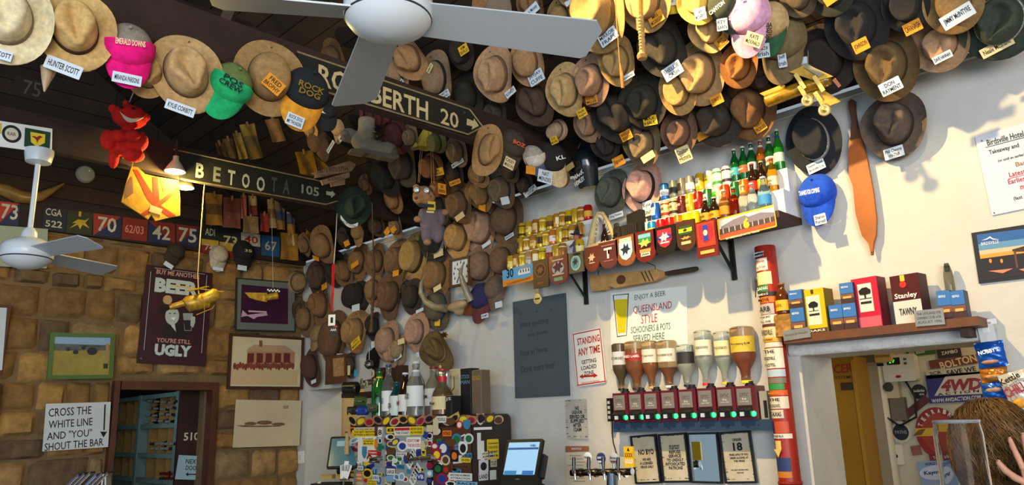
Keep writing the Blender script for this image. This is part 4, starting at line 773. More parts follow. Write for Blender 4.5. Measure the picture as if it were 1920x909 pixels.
def shade_lamp(label, px, py, xp, r, en):
    P = U(px, py, (xp,0,0), NS); t = thing('pendant_lamp', label, 'lamp', P, 'small lamps under the farther beam')
    part('shade', B().lathe([(r,0),(r*.98,.012),(r*.6,.06),(r*.3,.09),(r*.28,.12)], 24), M((206,196,160),.4), t); part('bulb', B().lathe([(0,-.012),(r*.5,-.010),(r*.8,.0),(r*.9,.008),(0,.02)], 24), M((255,236,160),.4,emit=14), t); part('stem', B().lathe([(.012,.11),(.012,.25)], 8), DKWOOD, t)
    l = bpy.data.lights.new('lamp_light', 'POINT'); l.energy = en; l.color = (1,.74,.22); l.shadow_soft_size = .03; o = bpy.data.objects.new('lamp_light', l); COL.objects.link(o); o.parent = t; o.location = (.05,0,-.05); return t
shade_lamp('lit dish lamp beside the first letter of the lower road sign', 328, 322, XB2+.09, .072, 22); shade_lamp('second lit lamp low behind the flag patterned shorts', 346, 352, XB2-.25, .07, 22)
P = S(160,327,.0); t = thing('smoke_detector', 'round white smoke detector on the dark gable boards', 'detector', fr(P, NS)); part('base', B().lathe([(.085,-.005),(.085,.015),(.07,.035),(.03,.045),(0,.046)], 28), M((150,150,140),.6), t); part('indicator', ell(B(), (.02,.03,.042), (.006,.006,.006)), M((120,220,120),.4,emit=.5), t)
t = thing('horn', 'long curved animal horn on the dark gable above the plates', 'horn', fr(S(60,360,.06), NS)); part('horn_body', B().tube([P2L(t,x,y,.0) for x, y in ((-15,352),(10,357),(35,368),(55,371),(75,368),(95,358),(108,351),(120,344))], [.05,.058,.062,.055,.045,.030,.018,.006], 12), M((132,104,56),.35,var=.4,sc=10), t)
# helicopter and bird-like ornament made from gold cans, hung on cords
CANY = M((190,150,44),.4,metal=.3,var=.5,sc=30)
P = U(375,562,(1.9,0,0),NS); t = thing('can_helicopter', 'yellow model helicopter made of cans hanging in front of the beer poster', 'model helicopter', fr(P, V((1,-.25,-.05))))
L_ = lambda x, y, z=0: P2L(t, x, y, z)
part('cabin', B().tube([L_(348,572,.02),L_(352,570,.02),L_(390,562,.02),L_(394,562,.02)], [.05,.062,.062,.05], 16), CANY, t); part('engine_can', B().tube([L_(378,563,.04),L_(382,562,.04),L_(405,551,.06),L_(409,549,.06)], [.04,.05,.05,.036], 16), CANY, t)
part('tail_boom', B().tube([L_(372,560,.0),L_(345,568,-.02),L_(318,576,-.03)], [.032,.026,.022], 10), CANY, t); part('tail_rotor', B().lathe([(0,-.006),(.035,-.006),(.035,.006),(0,.006)], 18, MX.Translation(L_(314,562,0)) @ MX.Rotation(.4,4,'Y')), M((200,170,120),.4,metal=.5), t)
for a in (0, PI/2, PI, 3*PI/2): part('rotor_blade', B().box((.10,0,0),(.2,.03,.004)), CANY, t, MX.Translation(L_(372,541,.02)) @ MX.Rotation(PI/2+.25,4,'X') @ MX.Rotation(a+.5,4,'Z'), smooth=False)
for dz in (.07,-.03): part('skid', B().tube([L_(368,590,dz),L_(398,578,dz),L_(402,572,dz)], .004, 6), GOLD, t); part('strut', B().tube([L_(384,584,dz),L_(382,570,dz)], .003, 6), GOLD, t)
part('mast', B().tube([L_(372,541,.02),L_(374,556,.02)], .008, 8), GOLD, t)
c = part('cord', B().tube([L_(372,541,.02),L_(371,512,.0),L_(376,440,0),L_(381,372,0),mw(t).inverted() @ U(384,340,(XB2-.03,0,0),NS)], .004, 6), M((196,164,110),.8), t)
P = U(492,553,(.9,0,0),NS); t = thing('winged_ornament', 'gold winged can ornament with chequered cap hanging before the purple photograph', 'ornament', fr(P, V((1,-.2,0)))); L_ = lambda x, y, z=0: P2L(t, x, y, z)
pp(t,'wing',[(459,548),(500,549),(505,556),(500,566),(480,562),(468,558)],CANY,.01,.008); part('body', B().tube([L_(496,558,.02),L_(520,554,.03)], [.03,.035], 12), CANY, t); pp(t,'cap_band',[(500,540),(525,540),(524,549),(500,547)],M((22,26,44),.5),.04,.02)
for k in range(8): rp(t,'check',502.5+3*k,544+(2 if k%2 else 0)-1+k*.15,2.6,2.6,WHITE,.0415)
part('cord', B().tube([L_(512,540,.02),L_(511,470,0),L_(509,400,0),mw(t).inverted() @ U(508,352,(XB2-.08,0,0),NS)], .0015, 5), M((190,190,180),.8), t)
# boots, parachute bear, whips, lanyard
BOOT = M((150,142,126),.95,var=.3,sc=10,bump=.3,bsc=30)
def boot(label, px, py, dx, mir, sc, xp, mat):
    P = U(px, py, (xp,0,0), NS); t = thing('work_boot', label, 'boot', fr(P, V((1,-.3,-.05)), rot=-4) @ MX.Diagonal((mir*sc,sc,sc,1)), 'dusty boots hanging by their laces')
    b = B(); ell(b, (.02,-.07,0), (.16,.055,.05)); ell(b, (.11,-.06,0), (.075,.055,.052)); ell(b, (-.08,-.05,0), (.075,.07,.05)); b.tube([(-.06,-.03,0),(-.055,.05,0),(-.06,.13,0)], [.062,.058,.06], 16); blob(part('upper', b, mat, t), .012, 3)
    def so(z): return [(-.16,z),(.0,z),(.1,z)]
    part('sole', B().prism([(-.155,-.125),(-.155,-.145),(-.06,-.145),(-.05,-.135),(.03,-.135),(.06,-.14),(.16,-.135),(.185,-.115),(.185,-.10),(.0,-.11)], -.043, .043), M((112,104,90),.9,var=.2,sc=12), t, smooth=False)
    part('toe_cap', ell(B(), (.145,-.075,0), (.05,.046,.052)), M((112,104,90),.9,var=.2,sc=12), t)
    for k in range(4): part('lace', B().tube([(-.01+.012*k,.06-.03*k,.05-.004*k),(-.03+.02*k,.05-.03*k,.062),(-.05+.03*k,.06-.03*k,.05)], .004, 6), M((150,136,110),.9), t)
    part('hanging_lace', B().tube([(-.05,.13,.0),(-.045,.2,0),(-.05,.32,0)], .004, 6), M((110,60,50),.8), t); return t
boot('dusty grey work boot hanging by its laces below the short fan blade', 700, 258, 0, 1, 1.15, 3.0, BOOT); boot('second dusty boot behind the hanging grey work boot', 678, 244, 0, -1, .85, 2.85, M((128,122,114),.95,var=.3,sc=10,bump=.3,bsc=30))
P = U(708,208,(3.0,0,0),NS); t = thing('maroon_cloth', 'bunched maroon cloth hanging above the dusty boots', 'cloth', fr(P, V((1,-.3,0))))
part('folds', sheet(lambda u, v: V(((u-.5)*.30, (v-.5)*.20+.02*math.sin(u*9), .025*math.sin(u*26)+.01*math.sin(v*9))), 30, 6, .006), M((96,48,46),.95,var=.3,sc=12), t)
P = U(812,400,(3.2,0,0),NS); t = thing('parachute_bear', 'teddy bear pilot in grey overalls under a yellow parachute', 'toy', fr(P, V((1,-.5,-.1)))); FUR = M((176,130,86),1,var=.3,sc=18,bump=.5,bsc=90); OVR = M((112,100,108),.95,var=.2,sc=14,bump=.2,bsc=40); s = .30/60
Q = lambda x, y: ((x-812)*s, (400-y)*s)
_ell = ell
def ell(b, c, r, n=14, m=None): return _ell(b, c, tuple(v*1.22 for v in r), n, m)
b = B(); hx, hy = Q(796,374); ell(b, (hx,hy,.02), (.078,.072,.062)); ell(b, (hx-.05,hy-.03,.06), (.042,.034,.036)); ell(b, (hx-.06,hy+.075,0), (.024,.024,.014)); ell(b, (hx+.07,hy+.072,0), (.026,.028,.014)); blob(part('head', b, FUR, t), .008)
b = B(); x, y = Q(808,412); ell(b, (x,y,0), (.075,.095,.055)); ell(b, (x-.025,y-.11,.01), (.04,.075,.04), m=MX.Translation((x-.03,y-.10,.01))); ell(b, (x+.055,y-.10,.02), (.042,.07,.042)); ell(b, (x+.075,y+.03,.01), (.035,.06,.032)); ell(b, (x-.07,y+.03,.02), (.03,.055,.032)); blob(part('overalls', b, OVR, t), .008)
for px, py in ((830,398),(786,412),(819,434),(802,448)): x, y = Q(px,py); part('paw', ell(B(), (x,y,.03), (.026,.022,.024)), FUR, t)
for px in (781,797): x, y = Q(px,367); part('goggle_lens', B().lathe([(0,.014),(.020,.010),(.025,-.004)], 16, MX.Translation((x,y,.092)) @ MX.Rotation(-.4,4,'Y')), M((190,196,190),.12,coat=1), t); part('goggle_rim', B().lathe([(.025,-.006),(.030,0),(.025,.006)], 16, MX.Translation((x,y,.088)) @ MX.Rotation(-.4,4,'Y')), M((120,110,90),.4,metal=.5), t)
x, y = Q(781,381); part('nose', ell(B(), (x-.005,y,.106), (.012,.009,.008)), M((96,54,34),.6), t); x, y = Q(802,364); part('flying_helmet', B().lathe([(.080,-.01),(.076,.036),(.045,.070),(0,.078)], 16, MX.Translation((hx+.012,hy+.004,.01)) @ MX.Rotation(-1.0,4,'Z') @ MX.Rotation(-1.3,4,'X')), M((44,42,42),.8), t)
x, y = Q(800,391); part('life_vest', B().box((x+.03,y,.072),(.06,.07,.014)), M((222,190,50),.7), t, smooth=False); part('chest_strap', B().box((x-.01,y,.07),(.12,.028,.02)), M((40,40,44),.7), t, smooth=False); part('name_patch', B().box((x+.02,y-.05,.078),(.06,.016,.004)), TAGC, t, smooth=False)
cx_, cy_ = Q(799,250); yb_ = Q(799,295)[1]
def can_(u, v): a = u*2*PI; r = v*(.105+.014*math.cos(8*a)); return V((cx_+r*math.cos(a), cy_-(cy_-yb_)*v**.9, .02+r*math.sin(a)*.7))
b = B(); b.grid(can_, 32, 6, wrap=True); part('parachute', b, M((206,184,70),.8,var=.15,sc=10), t)
for px, px2 in ((789,786),(792,788),(806,808),(809,812)): a, c = Q(px,296), Q(px2,352); part('parachute_line', B().tube([(a[0],a[1],.02),(c[0],c[1],.02)], .002, 5), M((190,150,110),.8), t)
part('hanging_cord', B().tube([(cx_,cy_,.02),(cx_,cy_+.10,.0)], .002, 5), WHITE, t)
ell = _ell
def whip(label, pts, radii, depth, mat, knots=0, name='stock_whip', mat2=None, cut=None):
    t = thing(name, label, 'whip', D(pts[0][0], pts[0][1], depth)); P0 = D(pts[0][0], pts[0][1], depth); Q_ = [D(x, y, depth)-P0 for x, y in pts]
    n = len(pts); cut = cut or n
    part('thong', B().tube(Q_[:cut], radii[:cut], 8), mat, t)
    if cut < n: part('handle', B().tube(Q_[cut-1:], radii[cut-1:], 10), mat2 or mat, t)
    for k in range(knots):
        f = (k+.5)/knots; i = cut-1 if cut < n else 0; a = Q_[i].lerp(Q_[-1], f); d = (Q_[-1]-Q_[i]).normalized(); r = radii[i]*1.25
        m = MX.Translation(a) @ d.to_track_quat('Z','Y').to_matrix().to_4x4() @ MX.Rotation(.5*(1 if k%2 else -1),4,'Y'); part('plait', B().lathe([(r*.5,-r*.75),(r*1.0,-r*.3),(r*1.02,r*.3),(r*.5,r*.75)], 12, m), mat2 or mat, t)
    return t
YW = M((214,150,44),.6,var=.25,sc=20,bump=.3,bsc=80)
t = whip('plaited yellow tan whip handle hanging in front of the ceiling hats', [(1200,-20),(1201,30),(1205,100)], [.013,.013,.015], 3.6, YW, 12, mat2=M((196,150,80),.6,var=.25,sc=30), cut=2); part('end_knot', B().lathe([(0,-.02),(.022,-.018),(.026,0),(.018,.014),(0,.016)], 12), M((176,128,70),.7), t, MX.Translation(D(1204,104,3.6)-D(1200,-20,3.6)))
whip('thin brown cord whip hanging across a tan ceiling hat with a frayed end', [(1152,-20),(1157,50),(1162,118),(1166,140),(1168,165)], [.003,.003,.003,.012,.010], 4.3, M((150,104,58),.8,var=.3,sc=30), cut=3, mat2=M((160,100,52),.9,var=.3,sc=40))
whip('long dark plaited whip hanging down over the wall hats', [(698,380),(700,470),(702,500),(699,560),(697,600),(696,622)], [.005,.006,.009,.013,.010,.020], 6.3, M((62,42,30),.7,var=.3,sc=30), 5, cut=4, mat2=M((84,56,36),.7,var=.3,sc=30))
P = D(622,600,6.9); t = thing('lanyard', 'red lanyard with a race number card and a black pass hanging among the hats', 'lanyard', fr(P, V((.75,-1,0)))); L_ = lambda x, y, z=0: P2L(t, x, y, z)
for dx in (-1.5,1.5): part('ribbon', B().tube([L_(625+dx,495),L_(624+dx,540),L_(622+dx*.3,583)], .006, 4), M((206,30,28),.7), t)
part('string', B().tube([L_(626,495),L_(630,440),L_(632,400)], .004, 5), M((206,206,200),.8), t)
rp(t,'number_card',622,600,13,21,WHITE,.006,.003); tp(t,'1',622,600,5,11,INK,.008,bold=.03); rp(t,'pass_card',625,620,15,20,M((38,24,24),.5),.010,.003); tp(t,'AAA',625,618,12,5,WHITE,.012,bold=.02); rp(t,'red_corner',629,612,7,3,M((200,50,40),.6),.0112)
# pale tusk dangling under the tan hats
P = U(88,148,(XB1,0,0),NS); t = thing('tusk', 'pale pointed tusk dangling below the big tan hat on the beam', 'tusk', fr(P, NS)); part('ivory', B().tube([P2L(t,89,126),P2L(t,87,148),P2L(t,83,172)], [.028,.02,.003], 10), M((176,150,120),.5,var=.2,sc=10), t); part('second_tip', B().tube([P2L(t,100,130),P2L(t,98,140),P2L(t,96,150)], [.014,.01,.003], 10), M((150,122,92),.5), t)
# peg board with stubby holder labels near the top edge
P = U(1262,6,SURF['C'][0],NC); t = thing('can_holder', 'yellow can holder with a large white name label at the top edge', 'can holder', fr(P, HN, rot=-14)); part('sleeve', B().lathe([(.034,-.06),(.036,.05),(.03,.055)], 18, MX.Rotation(-PI/2,4,'X')), M((214,186,40),.7), t); part('label_card', B().box((0,.02,.04),(.10,.07,.003)), WHITE, t, smooth=False); T(t,'McCLAFFERTY',0,.012,.085,.02,INK,.0425,bold=.01)
# curved white band on the dark green hat
P = U(655,413,(XB2+.16,0,0),NS); m = HM[GH.name].inverted() @ fr(P, V((1,-.3,-.1)))
st = part('name_strip', sheet(lambda u, v: V(((u-.5)*.155, (v-.5)*.03-.045*math.sin(PI*u)-.05*(u-.5), .0)), 14, 2, .002), M((220,220,214),.7), GH, m, label='curved white name strip'); T(st,'PETER GEZZER',0,-.035,.12,.015,INK,.002,rot=-16)
# welding mask and plane of cans near the wall top
P = W(1100,312,.16); t = thing('welding_mask', 'black welding mask with white painted name hanging at the wall top', 'mask', fr(P, V((-.15,-1,-.25)), rot=-6)); BM = M((30,34,40),.25,coat=.5)
def wm(u, v): a = (u-.5)*PI*1.05; yy = .145-.30*v; r = .105*(1-.20*max(0,v-.5)*2)*math.sin(min(1,(v+.06)*2.6)*PI/2); return V((r*math.sin(a)*1.02, yy, r*math.cos(a)*1.0))
part('shell', sheet(wm, 24, 14, .004), BM, t, ang=70); part('window', B().box((0,0,0),(.11,.055,.02)), BLACK, t, MX.Translation((-.03,.03,.10)), smooth=False); part('window_flap', B().box((0,0,0),(.10,.045,.006)), M((170,150,110),.4), t, MX.Translation((-.055,.012,.125)) @ MX.Rotation(.3,4,'Z'), smooth=False)
for s, y in (('MARK',-.055),('HEMLEY',-.105)): T(t, s, .0, y, .12, .034, WHITE, .098, rot=18, bold=.03)
for sx in (-1,1): part('hinge_knob', B().lathe([(0,.012),(.016,.010),(.018,0)], 12, MX.Translation((sx*.106,.06,.0)) @ MX.Rotation(sx*PI/2,4,'Y')), BLACK, t)
part('hanging_cord', B().tube([(0,.14,.06),(-.01,.2,.0),(.01,.30,-.12)], .003, 6), M((130,110,90),.8), t)
P = W(1500,170,.50); t = thing('can_biplane', 'yellow biplane model made from beer cans hanging above the black police hat', 'model plane', fr(P, V((.1,-1,-.2)))); L_ = lambda x, y, z=0: P2L(t, x, y, z)
CL = M((178,134,32),.3,metal=.4,var=.55,sc=36)
part('fuselage_can', B().tube([L_(1436,190),L_(1439,189),L_(1500,166),L_(1503,165)], [.030,.038,.038,.034], 18), CL, t); part('nose_can', B().tube([L_(1503,165),L_(1550,150),L_(1556,148)], [.034,.036,.03], 18), CL, t); part('nose_rim', B().tube([L_(1549,150),L_(1553,149)], [.039,.039], 18), CHROME, t)
pp(t,'upper_wing',[(1480,135),(1512,120),(1562,143),(1530,152)],M((190,150,50),.5,var=.4,sc=14),.05,.006); pp(t,'lower_wing',[(1482,163),(1516,150),(1577,190),(1556,198)],M((200,158,60),.5,var=.4,sc=14),-.02,.006); pp(t,'tail_plane',[(1424,175),(1462,160),(1470,172),(1440,184)],M((190,150,50),.5,var=.3,sc=14),.02,.006); pp(t,'tail_fin',[(1450,166),(1466,156),(1472,160),(1468,172)],M((196,158,70),.5),.0,.006); pp(t,'silver_wing_edge',[(1512,118),(1546,138),(1536,144),(1507,126)],M((150,140,110),.4,metal=.4),.06,.004)
for x, y in ((1514,188),(1546,206)): part('wheel', B().lathe([(0,.006),(.010,.008),(.018,.004),(.030,.006),(.034,0),(.030,-.006),(0,-.006)], 22, MX.Translation(L_(x,y,.07))), M((200,180,120),.25,metal=.7), t); part('wheel_hub', B().lathe([(0,.012),(.009,.010),(.010,0)], 12, MX.Translation(L_(x,y,.07))), GOLD, t)
for x0, y0, x1, y1 in ((1500,164,1514,186),(1528,170,1546,204),(1500,140,1500,164),(1535,148,1535,165)): part('strut', B().box((0,0,0),(.022,.10,.004)), M((220,190,110),.5), t, MX.Translation((L_(x0,y0,.04)+L_(x1,y1,.07))/2) @ MX.Rotation(.35,4,'Z'), smooth=False)
T(t,'GOULD',*L_(1507,172,.085)[:2],.075,.02,M((120,90,30),.6),.085,rot=-62); T(t,'GOLD',*L_(1535,186,.085)[:2],.07,.02,M((120,90,30),.6),.085,rot=-62)
pp(t,'propeller',[(1560,150),(1566,146),(1577,160),(1572,164)],M((170,110,70),.5),.0,.01); part('hanging_cord', B().tube([L_(1515,140,.03),L_(1515,90,-.05)], .002, 5), M((150,140,110),.8), t)
# ================================================================== things on the white wall
def wbox(b, x0, x1, y0, y1, z0, z1, O=V((0,0,0))): return b.box(((x0+x1)/2-O.x,(y0+y1)/2-O.y,(z0+z1)/2-O.z),(abs(x1-x0),abs(y1-y0),abs(z1-z0)))
# --- long can shelf with black brackets and white stepped risers
SD = .30; zsh = W(1200,452,SD).z; xs0, xs1 = W(946,510,SD).x, W(1482,400,SD*.5).x; SHW = M((72,46,32),.6,var=.3,sc=8,bump=.15,bsc=20)
O = V(((xs0+xs1)/2, 0, zsh)); t = thing('can_shelf', 'long dark timber shelf of cans, bottles and plaques on the white wall', 'shelf', O); part('plank', wbox(B(), xs0, xs1, -SD, -.002, zsh-.04, zsh, O), SHW, t, smooth=False)
for px in (1074, 1355):
    x = W(px,500,.15).x; br = part('bracket', B().box((x-O.x,-.012,-.17),(.03,.02,.28)).box((x-O.x,-.14,-.05),(.03,.25,.015)), BLACK, t, smooth=False); part('brace', B().tube([(x-O.x,-.02,-.26),(x-O.x,-.22,-.06)], .013, 4), BLACK, br)
STEP, HS = .085, .150
def riser(label, pxa, pxb, tiers):
    x0, x1 = W(pxa,450,.2).x, W(pxb,430,.2).x; O_ = V(((x0+x1)/2, 0, zsh)); r = thing('can_riser', label, 'stand', O_)
    for k in range(1, tiers): part('step', wbox(B(), x0, x1, -SD+STEP*k+.01, -.004 if k == tiers-1 else -SD+STEP*(k+1)+.01, zsh+.002, zsh+HS*k, O_), M((222,226,230),.5,var=.04,sc=5), r, smooth=False)
    return r
riser('white stepped stand under the gold beer cans', 975, 1110, 3); riser('white stepped stand under the mixed cans and bottles', 1212, 1478, 3)
CANB = B().lathe([(.024,0),(.030,.006),(.033,.014),(.033,.108),(.0275,.119),(.0275,.122)], 18).mesh('body'); CANL = B().lathe([(0,.1195),(.026,.1195),(.0275,.1225),(.026,.123),(.0265,.1205)], 18).mesh('lid'); CANB.materials.append(WHITE)
def band(r, z0, z1, a0=0, a1=360, n=18, e=.0006):
    b = B(); k = n; P = []
    for z in (z0, z1):
        for j in range(k+1): a = math.radians(a0+(a1-a0)*j/k); P.append(((r+e)*math.cos(a), (r+e)*math.sin(a), z))
    return b.add(P, [(j, j+1, k+2+j, k+1+j) for j in range(k)])
def can(P, label, c, c2=None, pat=0, txt=None, tc=None, grp=None, rz=0, s=1):
    t = thing('drink_can', label, 'can', MX.Translation(P) @ MX.Rotation(rz, 4, 'Z') @ MX.Diagonal((s,s,s,1)), grp); inst('body', CANB, M(c,.3,metal=.25,var=.12,sc=40), t, (1,1,1)); inst('lid', CANL, CHROME, t, (1,1,1))
    if c2:
        m2 = M(c2,.4)
        if pat == 0: part('label_band', band(.033,.03,.075), m2, t)
        elif pat == 1: part('label_badge', band(.033,.035,.09,-160,-70,10), m2, t)
        elif pat == 2: part('label_stripe', band(.033,.015,.035), m2, t); part('label_stripe', band(.033,.09,.1), m2, t)
    if txt: T(t, txt, 0, .062, .042, .016, tc or INK, .0345, bold=.02, m=MX.Rotation(-.35,4,'Z') @ MX.Rotation(PI/2,4,'X'))
    return t
def bottle_mesh(h, r, neck, shoulder=.55, nh=.88):
    return B().lathe([(r*.85,0),(r,.008),(r,h*shoulder),(r*.9,h*(shoulder+.08)),(neck*1.25,h*(shoulder+.24)),(neck,h*nh),(neck*1.12,h*(nh+.01)),(neck*1.12,h*.97),(neck,h*.985)], 18)
def bottle(P, label, h, r, c, lab=None, capc=(200,200,200), neckc=None, txt=None, tcol=None, grp=None, shoulder=.55, inv=False, liq=None, lvl=.7, cat='bottle', name='bottle', labh=(.12,.42), clear=False, m=None, rz=-.35):
    nk = r*.36; m = m if m is not None else MX.Translation(P) @ (MX.Rotation(PI, 4, 'X') if inv else MX.Identity(4)); t = thing(name, label, cat, m, grp)
    gm = M(c,.08,trans=.55 if clear else .25,coat=.3) if not clear else glass(c)
    part('glass', bottle_mesh(h, r, nk, shoulder), gm, t); part('cap', B().lathe([(nk*1.2,h*.955),(nk*1.25,h*.96),(nk*1.25,h*1.0),(0,h*1.003)], 14), M(capc,.4), t)
    if liq:
        z0, z1 = (.006, h*lvl) if not inv else (h*(1-lvl), h*.9)
        prof = [(0,z0)]+[(min(rr*.93, rr-.0015), z) for rr, z in [(r,z0),(r,h*shoulder),(r*.9,h*(shoulder+.08)),(nk*1.25,h*(shoulder+.24)),(nk,h*.88)] if z0 <= z <= z1+1e-6]+([(0,z1)] if not inv else [(0,h*.9)])
        prof = [p for i, p in enumerate(prof)]; prof.insert(-1, (prof[-2][0], prof[-1][1])); part('drink', B().lathe(prof, 18), M(liq,.12,trans=.35), t)
    if lab:
        lb = part('label', band(r, h*labh[0], h*labh[1], *((-170, 10) if not inv else (-10, 170)), 12), M(lab,.55), t)
        if txt:
            mm = (MX.Rotation(rz,4,'Z') @ MX.Rotation(PI/2,4,'X')) if not inv else (MX.Rotation(PI+rz*0+.35,4,'Z') @ MX.Rotation(-PI/2,4,'X') @ MX.Rotation(PI,4,'Z') if False else MX.Rotation(.35,4,'Z') @ MX.Rotation(PI/2,4,'X') @ MX.Rotation(0,4,'Y'))
            if not inv: T(t, txt, 0, h*(labh[0]+labh[1])/2, r*1.35, h*(labh[1]-labh[0])*.28, tcol or INK, r*1.02+.001, bold=.015, m=mm)
    if neckc: part('neck_label', band(nk*1.12, h*.72, h*.84, e=.002), M(neckc,.4), t)
    return t
def rowp(px, py, row): off = SD-STEP*row-.045; p = W(px, py, off); return V((p.x, -off, zsh+HS*row+.001))
G1 = 'gold beer cans on the left stepped stand'
golds = [((198,164,40),(236,214,120)),((176,128,44),(230,200,120)),((196,158,36),(96,58,20)),((170,116,50),(224,190,130)),((210,176,30),(60,44,20)),((186,140,46),(240,230,190)),((206,172,34),(238,226,150))]
rows = {2: [980,993,1006,1019,1033,1046,1057,1069,1081,1092,1105], 1: [976,988,1000,1013,1024,1037,1050,1062,1074,1088], 0: [957,968,979,991,1003,1016,1030,1042,1054,1086]}
nmr = {2:'top', 1:'middle', 0:'bottom'}
gl = {(2,10):((176,22,26),(226,170,60)), (0,6):((214,210,206),(150,40,50)), (0,3):((196,150,90),(200,196,190)), (1,5):((206,120,40),(236,230,220)), (0,5):((222,196,30),(120,90,20))}
for rw in (2,1,0):
    for k, px in enumerate(rows[rw]):
        c = gl.get((rw,k), golds[(k*3+rw*2)%7]); nm_ = 'red' if (rw,k) == (2,10) else 'white' if (rw,k) == (0,6) else 'orange' if (rw,k) == (1,5) else 'gold'
        can(rowp(px, 440, rw), '%s beer can, %s from the left in the %s row of gold cans' % (nm_, ORD[k], nmr[rw]), c[0], c[1], (k+rw)%3, ('XXXX' if (k+rw)%3 == 0 else None), (150,30,30) and M((150,36,26),.5), G1, rz=.3*k)
G2 = 'cans and bottles on the right stepped stand'
r3 = [(1244,(40,104,176),(220,226,230),0,'blue'),(1261,(120,126,112),(50,54,50),0,'grey'),(1277,(126,122,112),(40,40,40),1,'dark grey patterned'),(1293,(140,140,130),(226,224,214),0,'silver grey'),(1312,(216,176,24),(240,230,190),1,'yellow'),(1329,(206,206,198),(214,180,40),1,'white and yellow'),(1345,(216,218,220),(60,150,60),2,'white and green'),(1363,(214,218,226),(60,40,70),2,'white and navy')]
for k, (px, c, c2, pt, cn) in enumerate(r3): can(rowp(px, 330, 2), '%s can, %s from the left in the top row of mixed drinks' % (cn, ORD[k]), c, c2, pt, {4:'BUNDABERG',5:'BUNDABERG'}.get(k), INK, G2)
GB_, BB_ = (20,92,40), (44,24,16)
for k, (px, c, lab, h, cn, nk_, tx) in enumerate(((1379,GB_,(60,160,176),.225,'green bottle with teal label',None,'HAHN'),(1396,GB_,(176,96,56),.225,'green bottle with copper label',None,'HAHN'),(1412,(24,84,44),(190,210,220),.235,'green bottle with pale blue label and foil neck',(200,206,210),None),(1430,(150,84,24),(40,36,34),.235,'amber bottle with black label',(196,196,190),None),(1447,(28,90,40),(214,196,196),.245,'green bottle with cream label',(206,206,200),'BECKS'),(1464,(34,130,34),(196,206,196),.27,'tall bright green bottle with white oval label',(40,60,120),None))): bottle(rowp(px, 320, 2), '%s in the top row of mixed drinks' % cn, h, .0305, c, lab, (210,214,210), nk_, tx, WHITE if k < 2 else None, G2, labh=(.20,.42))
r2 = [(1228,(24,88,176),(226,230,234),1,'blue','XXXX',WHITE),(1246,(206,192,146),(150,44,40),2,'cream with red foot','GREAT NORTHERN',INK),(1262,(206,190,140),(40,38,36),2,'cream with black foot','GREAT NORTHERN',INK),(1278,(96,22,30),(60,14,20),2,'dark maroon','BITTER',WHITE),(1294,(206,170,30),(232,210,110),1,'golden yellow','GOLD',INK),(1310,(150,26,28),None,0,'plain red','WEST END',WHITE),(1328,(36,104,60),(232,232,226),1,'green white and red','VB',M((170,24,28),.5)),(1345,(206,208,190),(90,170,50),1,'white and lime green','XXXX SUMMER',M((70,140,40),.5)),(1361,(196,60,20),(214,206,200),1,'orange red','BITTER',WHITE),(1381,(30,112,58),(226,232,226),1,'green round badge',None,None),(1398,(206,104,26),(232,226,220),1,'orange round badge',None,None)]
for k, (px, c, c2, pt, cn, tx, tcl) in enumerate(r2): can(rowp(px, 370, 1), '%s can, %s from the left in the middle row of mixed drinks' % (cn, ORD[k]), c, c2, pt, tx, tcl, G2)
for px, c, lab, cn, tx in ((1414,BB_,(196,30,34),'dark bottle with round red label',None),(1432,(36,22,16),(214,180,50),'dark bottle with round yellow label',None),(1452,(196,150,40),(216,206,176),'clear beer bottle with cream label','CORONA')): bottle(rowp(px, 360, 1), '%s in the middle row of mixed drinks' % cn, .215, .031, c, lab, (196,170,60) if 'yellow' in cn else (190,60,40), None, tx, INK, G2, clear='clear' in cn, labh=(.18,.45))
r1 = [(1222,(28,132,196),(230,206,40),0,'light blue and yellow',None,None),(1239,(196,18,24),None,0,'red cola',"Coke",WHITE),(1256,(190,20,22),None,0,'plain bright red',None,None),(1272,(214,120,24),(80,84,150),0,'orange soft drink','Sunkist',WHITE),(1288,(226,204,20),(40,40,20),0,'yellow lemon drink','SOLO',YEL),(1304,(228,208,24),None,0,'second yellow lemon drink','SOLO',INK)]
for k, (px, c, c2, pt, cn, tx, tcl) in enumerate(r1): can(rowp(px, 410, 0), '%s can, %s from the left in the bottom row of mixed drinks' % (cn, ORD[k]), c, c2, pt, tx, tcl, G2)
for px, c, lab, h, r, cn, nk_, cl, tx in ((1324,(40,24,16),(216,150,30),.185,.034,'squat dark bottle with amber label, first of two',None,False,'BUNDABERG'),(1341,(40,24,16),(220,154,32),.185,.034,'squat dark bottle with amber label, second of two',None,False,'GINGER BEER'),(1360,(206,160,96),(206,150,40),.215,.033,'orange cordial bottle with orange neck',(226,120,30),True,None),(1379,(170,62,20),None,.215,.033,'red brown soft drink bottle with green neck',(20,120,60),True,None),(1397,(206,210,200),None,.215,.033,'clear soda bottle with yellow neck',(226,186,40),True,None),(1414,(200,212,216),None,.215,.033,'clear soda bottle with grey neck',(120,128,140),True,None),(1437,(170,206,226),(60,140,200),.235,.040,'large clear water bottle with blue label',None,True,None)):
    bottle(rowp(px, 400, 0), cn+' at the front of the mixed drinks', h, r, c, lab, (40,150,90) if 'green' in cn else (220,170,40) if 'yellow' in cn else (200,204,210), nk_, tx, INK, G2, clear=cl, liq=c if cl and px < 1390 else None, lvl=.62, labh=(.25,.5))
